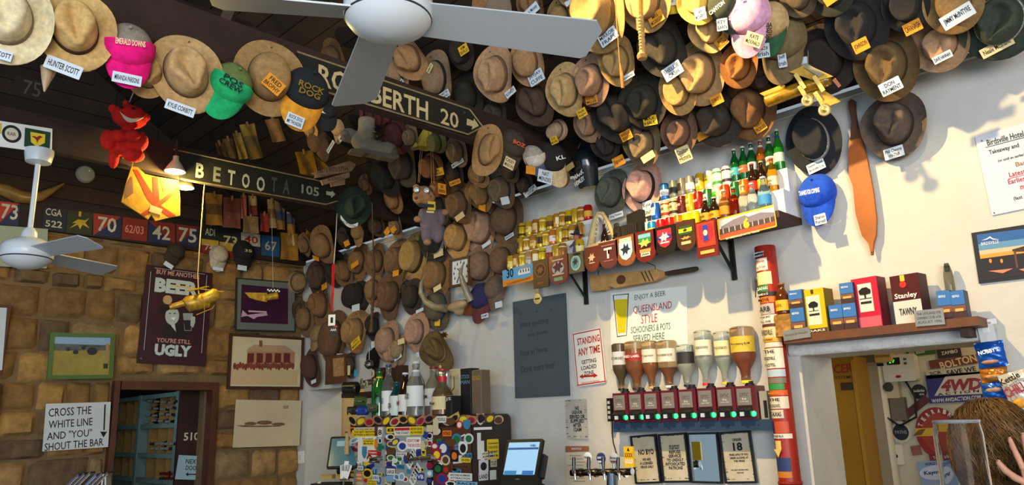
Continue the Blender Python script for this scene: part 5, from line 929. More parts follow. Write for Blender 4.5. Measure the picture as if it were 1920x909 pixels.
# --- plaques and plates along the shelf front
PO = SD+.006
def plaque(label, px, py, w_, h_, c, shape='shield', deco=(), th=.014, rot=0, cat='plaque', mat=None):
    m = fr(W(px, py, PO), NW, rot); t = thing('plaque', label, cat, m, 'unit plaques along the front of the can shelf'); a, b_ = K(t, px, py); W_, H_ = w_/a, h_/b_
    if shape == 'shield': P = [(-W_/2,H_/2),(-W_/2,-.05*H_)]+[(-W_/2*math.cos(q)**.8, -.05*H_-.45*H_*math.sin(q)) for q in (.35,.75,1.1,1.35)]+[(0,-H_/2)]+[(W_/2*math.cos(q)**.8, -.05*H_-.45*H_*math.sin(q)) for q in (1.35,1.1,.75,.35)]+[(W_/2,-.05*H_),(W_/2,H_/2)]
    elif shape == 'square': P = [(-W_/2,H_/2),(-W_/2,-H_/2),(W_/2,-H_/2),(W_/2,H_/2)]
    else: P = [(-W_/2,H_/2),(-W_/2,-.2*H_)]+[(-W_/2*math.cos(q), -.2*H_-.3*H_*math.sin(q)) for q in (.4,.8,1.2,1.57,1.94,2.34,2.74)]+[(W_/2,-.2*H_),(W_/2,H_/2)]
    part('backing', B().prism(P, 0, th), mat or M(c,.4,var=.2,sc=10,coat=.2), t, smooth=False)
    for d in deco:
        k = d[0]
        if k == 'o': oval(d[5] if len(d) > 5 else 'crest', d[1][0]*W_, d[1][1]*H_, d[2][0]*W_/2, d[2][1]*H_/2, M(d[3],.5), t, th+d[4], .003)
        elif k == 'r': rect('badge', d[1][0]*W_, d[1][1]*H_, d[2][0]*W_, d[2][1]*H_, M(d[3],.5), t, th+d[4], .003)
        elif k == 's': flat('crest_shield', [(d[1][0]*W_+x*d[2][0]*W_, d[1][1]*H_+y*d[2][1]*H_) for x, y in ((-.5,.5),(-.5,-.1),(-.3,-.38),(0,-.5),(.3,-.38),(.5,-.1),(.5,.5))], M(d[3],.5), t, th+d[4], .003)
        elif k == 't': T(t, d[4], d[1][0]*W_, d[1][1]*H_, d[2][0]*W_, d[2][1]*H_, M(d[3],.5), th+.0045, bold=.03)
        elif k == 'k': flat('emblem', [(d[1][0]*W_+x*d[2][0]*W_/2, d[1][1]*H_+y*d[2][1]*H_/2) for x, y in ((-1,.1),(-.4,.3),(-.2,1),(.1,.4),(.5,.9),(.6,.2),(1,-.1),(.4,-.3),(.3,-.9),(-.1,-.5),(-.6,-1),(-.5,-.3))], M(d[3],.5), t, th+d[4], .002)
    return t
CR = (214,190,140)
plaque('brown square plaque with a carved copper oval crest',1016,513,29,52,(70,42,30),'square',[('o',(0,.12),(.78,.52),(140,84,50),.003),('o',(0,.12),(.58,.40),(70,40,28),.005),('k',(0,.12),(.5,.3),(150,92,58),.006),('r',(0,-.34),(.4,.06),(140,84,50),.003)])
plaque('maroon shield with swan crest and small green card',1049,506,36,54,(110,18,44),'round',[('o',(0,.06),(.62,.44),(190,180,176),.003),('k',(0,.1),(.6,.44),(90,40,50),.005),('r',(0,.34),(.6,.05),CR,.003),('r',(0,-.16),(.6,.05),CR,.004),('r',(0,-.32),(.46,.12),(120,170,120),.003)])
plaque('olive square plaque with a pale green oval badge',1082,492,28,38,(92,88,66),'square',[('o',(0,-.03),(.66,.76),(176,206,196),.003),('o',(0,-.03),(.5,.58),(120,170,160),.005),('k',(0,.02),(.4,.4),(50,60,56),.006),('o',(.08,.38),(.5,.14),(24,24,24),.004)])
plaque('small dark red shield with pale crest',1112,486,28,46,(100,28,26),'shield',[('k',(0,.06),(.5,.36),CR,.003),('r',(0,-.16),(.36,.04),CR,.003)])
plaque('maroon shield with a white letter T',1143,478,36,50,(84,36,42),'shield',[('t',(0,.06),(.42,.40),(232,226,220),'T'),('r',(0,.36),(.7,.05),(140,90,90),.003),('r',(0,-.22),(.5,.04),(140,90,90),.003)])
plaque('light brown shield with pale blue inner shield and dark emblem',1176,470,38,56,(130,74,40),'shield',[('r',(0,.36),(.6,.12),(220,210,180),.003),('s',(0,-.02),(.66,.62),(170,206,226),.004),('k',(0,.04),(.5,.4),(30,40,60),.006)])
plaque('dark red shield with green and gold sun badge',1212,462,42,58,(104,26,26),'shield',[('r',(0,.26),(.56,.3),(40,140,80),.003),('r',(0,.33),(.56,.12),(120,180,214),.004),('k',(0,.1),(.6,.28),(226,190,90),.006),('o',(0,.02),(.5,.12),(24,44,34),.005),('r',(0,-.14),(.5,.1),(176,150,90),.004),('r',(0,-.26),(.42,.12),(206,214,190),.004),('t',(0,-.26),(.34,.07),(40,60,40),'3RAR')])
plaque('black shield with red and blue crest',1249,452,42,56,(24,20,20),'shield',[('s',(0,.08),(.64,.62),(206,40,60),.003),('r',(0,.12),(.62,.14),(50,50,130),.005),('k',(0,.12),(.5,.34),(206,206,220),.007),('r',(0,-.06),(.4,.04),(230,230,240),.006)])
plaque('brown rounded plaque with green and yellow flag',1288,442,36,56,(74,44,28),'round',[('r',(0,.28),(.66,.08),(30,80,50),.003),('r',(0,.18),(.7,.14),(232,200,30),.003),('r',(0,.07),(.66,.08),(30,80,50),.003),('k',(0,.18),(.24,.13),(30,30,20),.005),('k',(0,-.08),(.6,.12),(190,150,90),.003),('r',(0,-.24),(.5,.1),(196,180,140),.003)])
plaque('red framed plaque with blue and red shield',1327,448,40,68,(110,30,22),'square',[('r',(0,.12),(.84,.66),(206,56,36),.003),('s',(0,.14),(.66,.5),(196,30,50),.005),('r',(0,.16),(.24,.44),(40,56,160),.007),('o',(0,.16),(.2,.16),(226,206,170),.009),('r',(0,-.36),(.66,.09),(206,170,90),.004)])
t, w_, h_ = board('licence_plate', 'blue and orange plate numbered 30 with a white hotel picture', 'plate', quad([(943,508),(1000,492),(1000,525),(943,538)], (0,-PO,0), NW), M((60,160,220),.4), .004, .006)
pp(t,'ground',[(943,526),(965,523),(985,521),(1000,513),(1000,525),(943,538)],M((226,130,30),.5),.0055); tp(t,'30',956,512,14,18,INK,.006,bold=.02); pp(t,'building',[(971,512),(975,503),(984,498),(993,501),(994,511),(972,516)],WHITE,.006); pp(t,'roof',[(970,506),(979,500),(985,496),(995,501)],M((150,160,170),.5),.0068)
for k in range(4): rp(t,'window_print',976+5*k,508.5-k,2,5,M((60,70,84),.5),.0072)
tp(t,'TOOLEYS BIRDSVILLE HOTEL THE PUB',972,527,50,4,INK,.0065,rot=2)
t, w_, h_ = board('licence_plate', 'yellow edged plate numbered 6 picturing a long verandah hotel', 'plate', quad([(1346,410),(1453,384),(1456,424),(1348,452)], (0,-PO,0), NW), M((226,180,50),.4), .004, .01)
pp(t,'sky',[(1348,413),(1451,387),(1453,404),(1349,430)],M((206,214,214),.5),.0055); pp(t,'earth',[(1349,436),(1453,410),(1454,422),(1350,449)],M((170,80,46),.5,var=.2,sc=20),.0055); pp(t,'roof',[(1352,425),(1375,411),(1396,403),(1403,406),(1425,398),(1452,398),(1452,405),(1352,430)],M((120,116,136),.5),.0062); pp(t,'wall',[(1350,430),(1452,405),(1452,414),(1350,440)],M((70,56,64),.5),.0066)
for k in range(9): rp(t,'post_print',1356+11*k,433-2.7*k,1.4,9,M((190,190,196),.5),.0072)
tp(t,'6',1399,418,13,21,M((236,190,40),.4),.008,bold=.05); tp(t,'SIX BIRDSVILLE HOTEL TRACK',1392,440,70,4,WHITE,.0065)
# --- croc jaw with bottle, folding camera, small witch doll on the shelf
BONE = M((206,184,132),.6,var=.25,sc=16,bump=.2,bsc=40); P = W(1132,462,.2); P = V((P.x,-.2,zsh)); t = thing('crocodile_jaw', 'open toothed crocodile jaw standing on the shelf between the can displays', 'jaw', fr(P, NW)); L_ = lambda x, y, z=0: P2L(t, x, y, z)
J1 = [L_(x,y) for x, y in ((1108,460),(1112,435),(1116,412),(1122,399),(1130,400))]; J2 = [L_(x,y) for x, y in ((1130,400),(1138,412),(1146,430),(1154,448),(1156,456))]; J3 = [L_(x,y,.06) for x, y in ((1106,463),(1122,460),(1140,456),(1158,452))]
for nm_, J, r in (('upper_jaw',J1,[.03,.024,.020,.016,.014]),('upper_jaw_edge',J2,[.014,.014,.016,.02,.018]),('lower_jaw',J3,[.022,.02,.018,.02])):
    o = part(nm_, B().tube(J, r, 10), BONE, t); n_ = 9
    for k in range(n_):
        f = (k+.5)/n_*(len(J)-1); i = int(f); a = J[i].lerp(J[i+1], f-i); inw = (L_(1132,440)-a).normalized()*(.034+.010*(k%3)); part('tooth', B().tube([a, a+inw*.6, a+inw], [.008,.006,.001], 6), M((232,222,196),.4), o)
bottle(V((W(1132,440,.16).x+.01,-.16,zsh+.001)), 'brown stubby bottle with round white label inside the crocodile jaw', .22, .031, (52,28,18), (196,192,184), (60,40,30), labh=(.16,.4))
P = V((W(1183,440,.17).x,-.17,zsh)); t = thing('folding_camera', 'old black folding bellows camera on the shelf', 'camera', fr(P, V((-.35,-1,0)))); part('back_body', B().rbox((.03,.13,-.03),(.17,.25,.04),.012), M((34,32,32),.5), t, smooth=False)
for k in range(6): part('bellows_fold', B().box((-.005*k,.10,.0+.014*k),(.13-.006*k,.14-.006*k,.009)), M((46,40,36),.8), t, smooth=False)
part('lens_board', B().box((-.04,.09,.09),(.075,.12,.012)), M((56,52,50),.4,metal=.3), t, smooth=False); part('lens', B().lathe([(.03,0),(.03,.012),(.02,.018),(0,.014)], 18, MX.Translation((-.04,.08,.096))), M((20,22,26),.1,coat=1), t); part('viewfinder', B().box((-.04,.165,.09),(.04,.03,.02)), STEEL, t, smooth=False); part('bed_plate', B().box((-.01,.012,.05),(.12,.012,.13)), M((40,38,36),.5), t, smooth=False)
P = V((W(1070,470,.33).x,-.255,zsh)); t = thing('witch_doll', 'little witch doll in purple with a dark pointed hat on the shelf edge', 'doll', fr(P, NW)); part('dress', B().lathe([(.040,0),(.034,.04),(.026,.09),(.03,.11),(.012,.125)], 14, MX.Rotation(-PI/2,4,'X')), M((88,76,104),.9,var=.2,sc=20), t); part('head', ell(B(),(0,.145,.0),(.026,.026,.024)), M((176,110,96),.8), t); part('hair', ell(B(),(0,.15,-.008),(.034,.03,.022)), M((120,50,40),.9), t)
part('hat', B().lathe([(.05,0),(.05,.004),(.024,.008),(.018,.03),(.002,.075)], 14, MX.Translation((0,.165,0)) @ MX.Rotation(-PI/2,4,'X') @ MX.Rotation(.2,4,'Y')), M((40,40,60),.9), t)
for s in (-1,1): part('arm', B().tube([(s*.022,.10,.01),(s*.045,.075,.03)], [.009,.007], 8), M((80,70,96),.9), t)
# --- cricket bat
m = fr(W(1215,516,.06), NW, rot=0); t = thing('cricket_bat', 'old cricket bat with a wooden hole and ball knot hanging flat on the wall', 'bat', m)
pp(t,'blade',[(1105,527),(1106,518),(1120,516),(1228,504),(1236,510),(1236,519),(1228,526),(1152,540),(1146,537),(1140,536),(1134,543),(1108,546)],M((196,152,92),.6,var=.3,sc=10,bump=.15,bsc=30),.03,.045); pp(t,'shoulder',[(1228,504),(1246,510),(1246,517),(1228,526)],M((186,140,84),.6),.027,.038)
A_, B_ = P2L(t,1244,513.5,.01), P2L(t,1308,503.5,.01); part('handle', B().tube([A_,A_.lerp(B_,.3),A_.lerp(B_,.92),B_],[.014,.017,.017,.014],12), M((64,48,38),.8,var=.3,sc=20), t); op(t,'ball_mark',1164,524,17,17,M((96,60,38),.7),.034,.006)
for k in range(3): pp(t,'bat_stripe',[(1201+7*k,509-k),(1203+7*k,509-k),(1212+7*k,528-k),(1210+7*k,528-k)],M((60,40,30),.7),.0315)
part('wire', B().tube([P2L(t,1229,505,.03),P2L(t,1228,498,.01),P2L(t,1195,485,.01)], .0025, 5), BLACK, t); part('wire', B().tube([P2L(t,1122,516,.03),P2L(t,1122,508,.01)], .0025, 5), BLACK, t)
# --- blackboard with bottle opener, street sign, painted glass notice
t, w_, h_ = board('blackboard', 'grey blackboard with faint handwriting on the white wall', 'blackboard', qW([(965,566),(1061,550),(1070,741),(969,747)], .004), M((72,84,94),.75,var=.1,sc=3), .02)
CH = M((46,54,62),.9)
for s, x, y, a, b_ in (('Flies getting',1002,606,58,13),('you down...',1010,625,46,10),('Stay in here...',1003,659,62,13),('Drink more beer',1008,688,68,13)): tp(t, s, x, y, a, b_, CH, .0215, rot=3, shear=.1)
for x in (976,1006,1033): op(t,'chalk_dot',x,588-.14*(x-976),2.4,3,CH,.0215)
P = W(1008,560,.03); t = thing('bottle_opener', 'large round brass bottle opener hung over the blackboard top edge', 'bottle opener', fr(P, NW)); part('disc', B().lathe([(0,-.004),(.042,-.004),(.045,0),(.042,.004),(0,.005)], 24), M((206,196,150),.35,metal=.5), t); part('slot', B().box((0,.0,.005),(.05,.012,.003)), M((60,56,44),.5), t, smooth=False); part('neck', B().box((.0,.065,0),(.03,.07,.006)), CHROME, t, smooth=False); part('top_loop', B().lathe([(.016,-.003),(.022,0),(.016,.003)], 18, MX.Translation((0,.11,0))), CHROME, t)
t, w_, h_ = board('street_sign', 'white and red metal sign about standing any time', 'sign', qW([(1076,624),(1131,613),(1135,717),(1079,726)], .01), M((226,226,224),.35), .004, .03); RS = M((176,34,34),.4)
part('red_border', frame_mesh(w_*.94, h_*.965, .008, .001), RS, t, MX.Translation((0,0,.0042)), smooth=False); part('inner', B().rbox((0,0,.0046),(w_*.94-.016,h_*.965-.016,.0008),.02), M((228,228,226),.35), t, smooth=False)
for s, x, y, a, b_, c in (('STANDING',1103,637,46,14,RS),('ANY TIME',1104,657,45,15,RS),('GETTING',1104,677,30,8,INK),('LOADED',1104,688,31,8,INK),('ZONE',1104,699,20,8,INK),('BIRDSVILLE HOTEL, BIRDSVILLE',1107,716,36,3,RS)): tp(t, s, x, y, a, b_, c, .0058, bold=.02)
pp(t,'double_arrow',[(1086,706),(1093,701),(1093,704),(1113,702),(1113,699),(1121,704),(1113,708),(1113,706),(1093,707.5),(1093,710)],RS,.0058)
t, w_, h_ = board('beer_notice', 'white hand painted notice with a yellow beer glass', 'notice', qW([(1144,548),(1288,538),(1291,690),(1147,694)], .002), M((218,226,228),.6,var=.04,sc=4), .003)
TG, TR_ = M((18,104,84),.6), M((176,34,58),.6)
for s, x, y, a, b_, c in (('ENJOY A BEER',1218,555,63,13,TG),('QUEENSLAND',1223,577,78,17,TR_),('STYLE',1217,597,33,17,TR_),('SCHOONERS & POTS',1219,615,80,13,TG),('SERVED HERE',1216,632,64,13,TG)): tp(t, s, x, y, a, b_, c, .0045, rot=3, shear=.12)
pp(t,'glass_outline',[(1149,553),(1179,550),(1175,629),(1157,632)],M((60,64,70),.6),.0042); pp(t,'glass_head',[(1151,554),(1177,552),(1174,628),(1158,630)],M((226,232,236),.6),.0050); pp(t,'beer',[(1152,562),(1176.5,560),(1173,623),(1159,625)],M((206,190,20),.5),.0058)
# --- spirit dispensers, blue rail, inverted bottles
xr0, xr1 = W(1150,800,.12).x, W(1452,795,.12).x; zr0, zr1 = W(1300,808,.12).z, W(1300,789,.12).z; O = V(((xr0+xr1)/2,0,zr0)); t = thing('blue_rail', 'dark blue painted rail under the row of spirit dispensers', 'rail', O); part('beam', wbox(B(), xr0, xr1, -.12, -.002, zr0, zr1, O), M((38,62,92),.5,var=.1,sc=8), t, smooth=False)
for k in range(6): part('screw', B().lathe([(.006,0),(.005,.003),(0,.003)], 8, MX.Translation((xr0-O.x+.1+k*(xr1-xr0-.2)/5,-.12,(zr1-zr0)*.5)) @ MX.Rotation(PI/2,4,'X')), M((24,36,54),.5), t)
MRN = M((92,20,36),.3,coat=.4); GRYP = M((120,118,118),.45,var=.1,sc=20); cxs = [1163,1193,1222,1255,1289,1325,1362,1399]; ztop_ = W(1300,729,.13).z; names = ['first','second','third','fourth','fifth','sixth','seventh','eighth']
hw = .064
for k, px in enumerate(cxs):
    x = W(px,760,.13).x; O = V((x,0,zr1)); H_ = ztop_-zr1; t = thing('spirit_dispenser', 'maroon spirit dispenser with green light, %s from the left' % names[k], 'dispenser', O, 'spirit dispensers in a row')
    part('body', B().box((0,-.065,H_/2+.001),(hw*2,.125,H_)), MRN, t, smooth=False); part('face_panel', B().box((-.008,-.129,H_*.68),(hw*1.45,.004,H_*.50)), GRYP, t, smooth=False)
    part('spout_hood', B().prism([(-.128,H_*.40),(-.165,H_*.28),(-.160,H_*.10),(-.128,H_*.08)], -hw*.8, hw*.62, MX(((0,0,1,0),(1,0,0,0),(0,1,0,0),(0,0,0,1)))), M((26,26,30),.35), t, smooth=False)
    part('button', B().box((-.012,-.166,H_*.17),(.026,.008,.024)), M((190,200,216),.3), t, smooth=False); part('green_light', ell(B(),(hw*.72,-.135,H_*.17),(.016,.01,.016)), M((40,255,110),.3,emit=3.5), t); part('top_collar', B().lathe([(.03,H_),(.03,H_+.012),(.022,H_+.016),(.022,H_+.03)], 16, MX.Translation((0,-.06,0))), BLACK, t)
    for s, y, a, b_ in (('OPTIC',.74,.06,.022),('30 mL',.62,.03,.012),('DO NOT TAMPER',.54,.055,.006)): T(t, s, -.008, H_*y, a, b_, M((60,58,58),.5) if s == 'OPTIC' else WHITE, .1315, m=MX.Rotation(PI/2,4,'X'))
t = thing('dispenser_meter', 'black meter strip at the end of the dispenser row', 'meter', fr(W(1146,768,.06), NW)); part('case', B().box((0,0,0),(.035,.16,.05)), BLACK, t, smooth=False)
for k in range(4): part('gauge', B().box((0,.05-.034*k,.026),(.02,.02,.003)), M((170,172,176),.4), t, smooth=False)
t = thing('dispenser_end_box', 'grey electrical end box at the far end of the dispensers', 'box', fr(W(1437,760,.06), NW)); part('case', B().box((0,0,0),(.05,.17,.06)), M((150,148,140),.5), t, smooth=False); part('cover', B().box((.01,-.02,.032),(.02,.10,.004)), BLACK, t, smooth=False)
t = thing('cable', 'thin black cable running down the wall from the dispensers', 'cable', W(1148,800,.01)); part('wire', B().tube([W(x,y,.008)-W(1148,800,.01) for x, y in ((1148,790),(1148,812),(1150,830),(1156,850),(1160,870))], .004, 6), BLACK, t)
sp = [(1164,644,24,(52,26,18),(196,200,206),'dark brown','ESTABLISHED',.98,(30,18,14)),(1193,640,32,(186,92,24),(150,40,30),'square amber','RED',.84,(60,30,20)),(1221,639,26,(186,96,30),(216,210,200),'slim amber with white label','',.55,(196,150,90)),(1254,638,32,(176,84,24),(222,216,206),'broad white labelled bourbon','BEAM',.42,(226,226,220)),(1288,646,29,(206,206,196),(40,40,42),'clear with black label','',.35,(24,24,26)),(1323,619,29,(206,214,206),(222,216,200),'tall clear with crest label','',.4,(196,40,44)),(1359,621,28,(206,214,200),(226,214,170),'tall clear with yellow band','',.4,(220,190,50)),(1398,612,42,(176,40,14),(206,180,60),'wide red amber','RUM',.82,(230,200,30))]
for k, (px, py, w_, c, lab, nm_, tx, lv, capc) in enumerate(sp):
    x = W(px,700,.06).x; z1 = W(px,py,.06).z; z0 = ztop_+.02; h = z1-z0; a = (W(px+w_/2,690,.06)-W(px-w_/2,690,.06)).length; clr = k > 3 and k < 7
    t = bottle(None, '%s bottle upside down, %s from the left in the spirit dispensers' % (nm_, names[k]), h, a/2, (226,232,226) if clr else (214,190,150), lab, capc, None, tx or None, None, 'upside down spirit bottles', shoulder=.52, inv=True, liq=c, lvl=(lv if not clr else .5), clear=True, m=MX.Translation((x,-.06,z1)) @ MX.Rotation(PI,4,'X'), labh=(.18,.46) if k != 1 else (.26,.42), name='spirit_bottle')
    lbl = {0:'ESTABLISHED',1:'RED LABEL',2:'Captain',3:'BOURBON',5:'UNKNOWN',6:'GORDON',7:'Bundaberg RUM'}.get(k)
    if lbl: T(t, lbl, 0, 0, a*.75, h*.05, INK if k not in (1,) else WHITE, a/2+.002, rot=180 if k in (3,6) else 0, bold=.01, m=MX.Translation((0,0,h*.32)) @ MX.Rotation(PI,4,'X') @ MX.Rotation(.3,4,'Z') @ MX.Rotation(PI/2,4,'X'))
# --- framed notices below the rail, mirror, other notices
GRUNGE = M((196,194,186),.6,var=.0,c2=(150,148,146),sc=3.5); GR2 = M((206,200,184),.6,c2=(172,160,132),sc=3)
def notice(label, pts, mat, lines, off=.02, fr_=True, name='framed_notice'):
    m, w_, h_ = qW(pts, off); t = thing(name, label, 'notice', m)
    if fr_: part('frame', frame_mesh(w_, h_, .012, .02), M((26,30,40),.35), t, smooth=False)
    part('sheet', B().box((0,0,.005),(w_-.01,h_-.01,.008)), mat, t, smooth=False); r = random.Random(int(pts[0][0]))
    for k in range(26):                                       # brick print along the borders
        e = k % 4; u = r.uniform(-.46,.46); x, y = ((-.44,u),(.44,u),(u,.455),(u,-.42))[e]; rect('brick_print', x*w_, y*h_, w_*r.uniform(.05,.14), h_*r.uniform(.012,.02), M((120,116,112),.7), t, .0098, .0006)
    for s, x, y, a, b_ in lines: tp(t, s, x, y, a, b_*1.1, INK, .0105, bold=.035)
    return t
notice('framed notice reading no BYO', [(1186,817),(1234,813),(1240,905),(1192,907)], GR2, [('NO BYO',1211,847,31,10),('WE ARE',1212,861,17,5),('A LICENSED',1212,868,26,5),('VENUE ONLY',1213,875,27,5)])
notice('framed notice about refusing service to intoxicated patrons', [(1239,813),(1290,811),(1296,903),(1243,905)], GR2, [('WE SUPPORT',1264,836,22,4),('STAFF WHO',1264,840.5,20,4),('REFUSE',1265,847,23,6),('SERVICE',1265,854.5,25,6),('TO UNDULY',1266,862,34,6),('INTOXICATED',1266,869.5,39,6),('PATRONS',1267,877,28,6)])
notice('framed notice about being under 18', [(1353,809),(1411,807),(1419,904),(1359,907)], GR2, [('UNDER',1382,824,18,5),('18',1383,837,19,15),('FINES APPLY IF YOU',1385,852,38,4),('DRINK ALCOHOL AT',1386,858,37,4),('THIS VENUE',1386,864,22,4),("WE CAN'T AFFORD THAT,",1387,881,36,3),('CAN YOU?',1388,886,14,3)])
m, w_, h_ = qW([(1293,811),(1350,810),(1354,906),(1298,905)], .02); t = thing('bar_mirror', 'small framed mirror between two notices reflecting daylight', 'mirror', m); part('frame', frame_mesh(w_,h_,.012,.02), M((26,30,40),.35), t, smooth=False); part('mirror_glass', B().box((0,0,.005),(w_-.01,h_-.01,.008)), M((214,232,240),.04,metal=1), t, smooth=False)
t = notice('unframed grey notice about no liquor after midnight', [(1062,747),(1101,747),(1103,823),(1062,825)], GRUNGE, [('NO',1082,765,8,7),('LIQUOR',1082,773,21,7),('SERVED OR',1082,781,31,7),('SUPPLIED',1082,789,27,7),('AFTER',1082,797,17,7),('12AM',1083,805,15,7)], .004, False, 'paper_notice'); 
t, w_, h_ = board('price_list', 'printed price list with brown heading behind the beer taps', 'notice', qW([(1060,836),(1104,836),(1110,930),(1064,930)], .003), M((206,204,196),.8,var=.05,sc=6), .003); pp(t,'heading',[(1060,836),(1104,836),(1104,846),(1060,848)],M((150,96,74),.8),.0045); tp(t,'BIRDSVILLE',1081,841,20,4,WHITE,.0055)
for k in range(9): rp(t,'text_line',1078+(k%3)*4,854+k*6,22+(k*7)%14,1.2,M((150,146,140),.8),.0045)
t, w_, h_ = board('switch_plate', 'white light switch plate on the narrow wall end by the corner', 'switch', qW([(560,846),(571,845),(570,868),(559,869)], .004), WHITE, .01); part('rocker', B().box((0,0,.012),(w_*.35,h_*.35,.006)), M((214,218,222),.4), t, smooth=False)
# --- wooden paddle
t = thing('paddle', 'long orange brown carved wooden paddle on the white wall', 'paddle', fr(W(1615,330,.02), NW)); PD = M((164,92,36),.45,var=.25,sc=4,bump=.1,bsc=12)
pp(t,'blade',[(1596,255),(1602,228),(1612,250),(1626,300),(1637,360),(1643,410),(1642,440),(1637,456),(1636,472),(1632,472),(1628,456),(1616,442),(1604,400),(1599,350),(1592,330),(1590,290),(1592,262)],PD,.03,.024); pp(t,'handle',[(1590,190),(1596,185),(1602,188),(1602,205),(1607,240),(1612,258),(1594,262),(1596,225),(1591,204)],M((92,56,36),.6,var=.3,sc=6),.034,.03); pp(t,'tip_end',[(1632,470),(1637,470),(1636,478),(1633,478)],M((120,64,30),.6),.026,.018)
# --- right hand poster and photo
t, w_, h_ = board('hotel_hours_poster', 'pale blue printed poster with takeaway hours at the right edge', 'poster', qW([(1833,256),(1960,222),(1972,380),(1855,405)], .004), M((196,206,226),.5,var=.04,sc=3), .004); IK, RDI = M((24,26,34),.6), M((170,24,44),.6)
for s, x, y, a, b_, c in (('Birdsville Hotel',1884,259,76,12,IK),('Takeaway and',1882,280,62,11,IK),('(or until an earlier)',1896,296,56,7,IK),('Bar',1914,306,22,9,M((150,110,60),.6)),('Latest',1907,324,34,10,RDI),('Earliest',1908,337,40,10,RDI),('mon',1922,350,20,8,RDI),('(last drinks)',1924,368,52,9,IK)): tp(t, s, x, y, a, b_, c, .0055, bold=.012)
rp(t,'underline',1884,267,76,1.2,IK,.0052); rp(t,'underline',1907,331,34,1.0,RDI,.0052)
for x, y in ((1841,264),(1864,399)): op(t,'screw',x,y,3,3,STEEL,.006)
t, w_, h_ = board('sunset_photo', 'dark edged photo poster of the hotel at sunset by the right edge', 'poster', qW([(1820,438),(1960,415),(1962,518),(1838,531)], .004), M((30,32,40),.4), .006)
for y0, y1, c in ((440,458,(40,92,160)),(458,470,(90,140,180)),(470,478,(196,180,150)),(478,485,(236,150,60)),(485,508,(34,28,34)),(508,526,(40,30,34))): pp(t,'photo_band',[(1831+(y0-440)*.16,y0),(1958,y0-16),(1958,y1-16),(1831+(y1-440)*.16,y1)],M(c,.4),.0075)
pp(t,'verandah_print',[(1897,468),(1958,450),(1958,470),(1900,472)],M((56,40,36),.5),.0085); rp(t,'post_print',1905,486,4,32,M((90,60,46),.5),.009); tp(t,'BIRDSVILLE',1856,455,36,6,WHITE,.009); pp(t,'logo_arc',[(1840,451),(1850,447),(1856,443),(1862,447),(1874,449),(1862,449),(1856,446),(1850,449)],WHITE,.009)
for x in (1857,1878): op(t,'light_print',x,489,5,8,M((240,140,60),.5),.009)
for a in ([(1853,508),(1900,503),(1880,512)],[(1910,505),(1935,500),(1920,508)]): pp(t,'light_patch',a,M((206,130,96),.5),.009)
# ================================================================== clock, horns, slouch hat and other wall pieces
m, w_, h_ = qW([(847,488),(885,480),(885,533),(848,540)], .15); t = thing('wall_clock', 'square wooden framed wall clock with bottle shaped numerals', 'clock', m); part('frame', frame_mesh(w_,h_,.018,.035), M((92,60,40),.5,var=.2,sc=10), t, smooth=False); part('dial', B().box((0,0,.008),(w_-.02,h_-.02,.01)), M((222,228,234),.4), t, smooth=False)
for k in range(12):
    a = 2*PI*k/12; x, y = math.sin(a)*w_*.34, math.cos(a)*h_*.36; part('numeral', B().prism([(x-.006,y-.014),(x+.006,y-.014),(x+.006,y+.002),(x+.002,y+.008),(x+.002,y+.016),(x-.002,y+.016),(x-.002,y+.008),(x-.006,y+.002)], .013, .0142), INK, t, smooth=False)
for nm_, a, L in (('hour_hand',-.9,.06),('minute_hand',3.6,.085)): part(nm_, B().tube([(0,0,.017),(math.sin(a)*L,math.cos(a)*L,.017)], [.004,.002], 6), INK, t)
T(t,'BITTER',0,.03,.07,.014,M((150,40,40),.6),.0145,bold=.02)
P = W(850,570,.16); t = thing('mounted_horns', 'pair of curved cattle horns on a wooden mount below the clock', 'horns', fr(P, NW)); L_ = lambda x, y, z=0: P2L(t, x, y, z)
HRN = M((150,140,112),.3,var=.5,sc=9,coat=.3); part('shield', B().prism([(q.x,q.y) for q in [L_(x,y) for x, y in ((852,583),(862,590),(874,590),(884,584),(880,562),(862,560))]][::-1], -.15, -.05), M((104,54,36),.5,var=.2,sc=10), t, smooth=False)
part('horn', B().tube([L_(x,y,z) for x, y, z in ((836,578,0),(816,576,.02),(799,566,.05),(789,549,.07),(790,529,.09),(797,516,.10))], [.036,.034,.030,.024,.016,.006], 12), HRN, t); part('horn', B().tube([L_(x,y,z) for x, y, z in ((884,564,0),(876,549,.03),(868,530,.06),(863,513,.08),(869,492,.10))], [.036,.031,.025,.017,.005], 12), HRN, t)
b = B(); ell(b, L_(858,573,-.02), (.13,.045,.06), m=MX.Translation(L_(858,573,-.02)) @ MX.Rotation(.12,4,'Z')); ell(b, L_(862,582,-.05), (.06,.05,.05)); blob(part('skull', b, M((176,150,112),.7,var=.3,sc=12,bump=.3,bsc=30), t), .012, 3)
SLM = felt((92,74,42)); P = W(820,656,.16); t = thing('slouch_hat', 'khaki army slouch hat with side turned up and gold badge', 'hat', fr(P, V((.35,-1,.15)), rot=38)); a, b_, d = get_hat('cattle', 2); S_ = .205
inst('crown', a, SLM, t, (S_*.8,S_,S_*.8)); inst('brim', b_, SLM, t, (S_*.8,S_,S_*1.5)); inst('hatband', d, felt((120,100,62)), t, (S_*.8,S_,S_*.8)); part('badge', B().prism([(math.cos(k*PI/7)*(.035 if k%2 else .02), math.sin(k*PI/7)*(.035 if k%2 else .02)) for k in range(14)], 0, .006), GOLD, t, MX.Translation((.15,.02,.075)) @ MX.Rotation(.6,4,'Y'), smooth=False); part('emblem', B().lathe([(0,.008),(.014,.004),(.016,0)], 12), M((196,176,110),.4,metal=.5), t, MX.Translation((-.05,-.16,.03)))
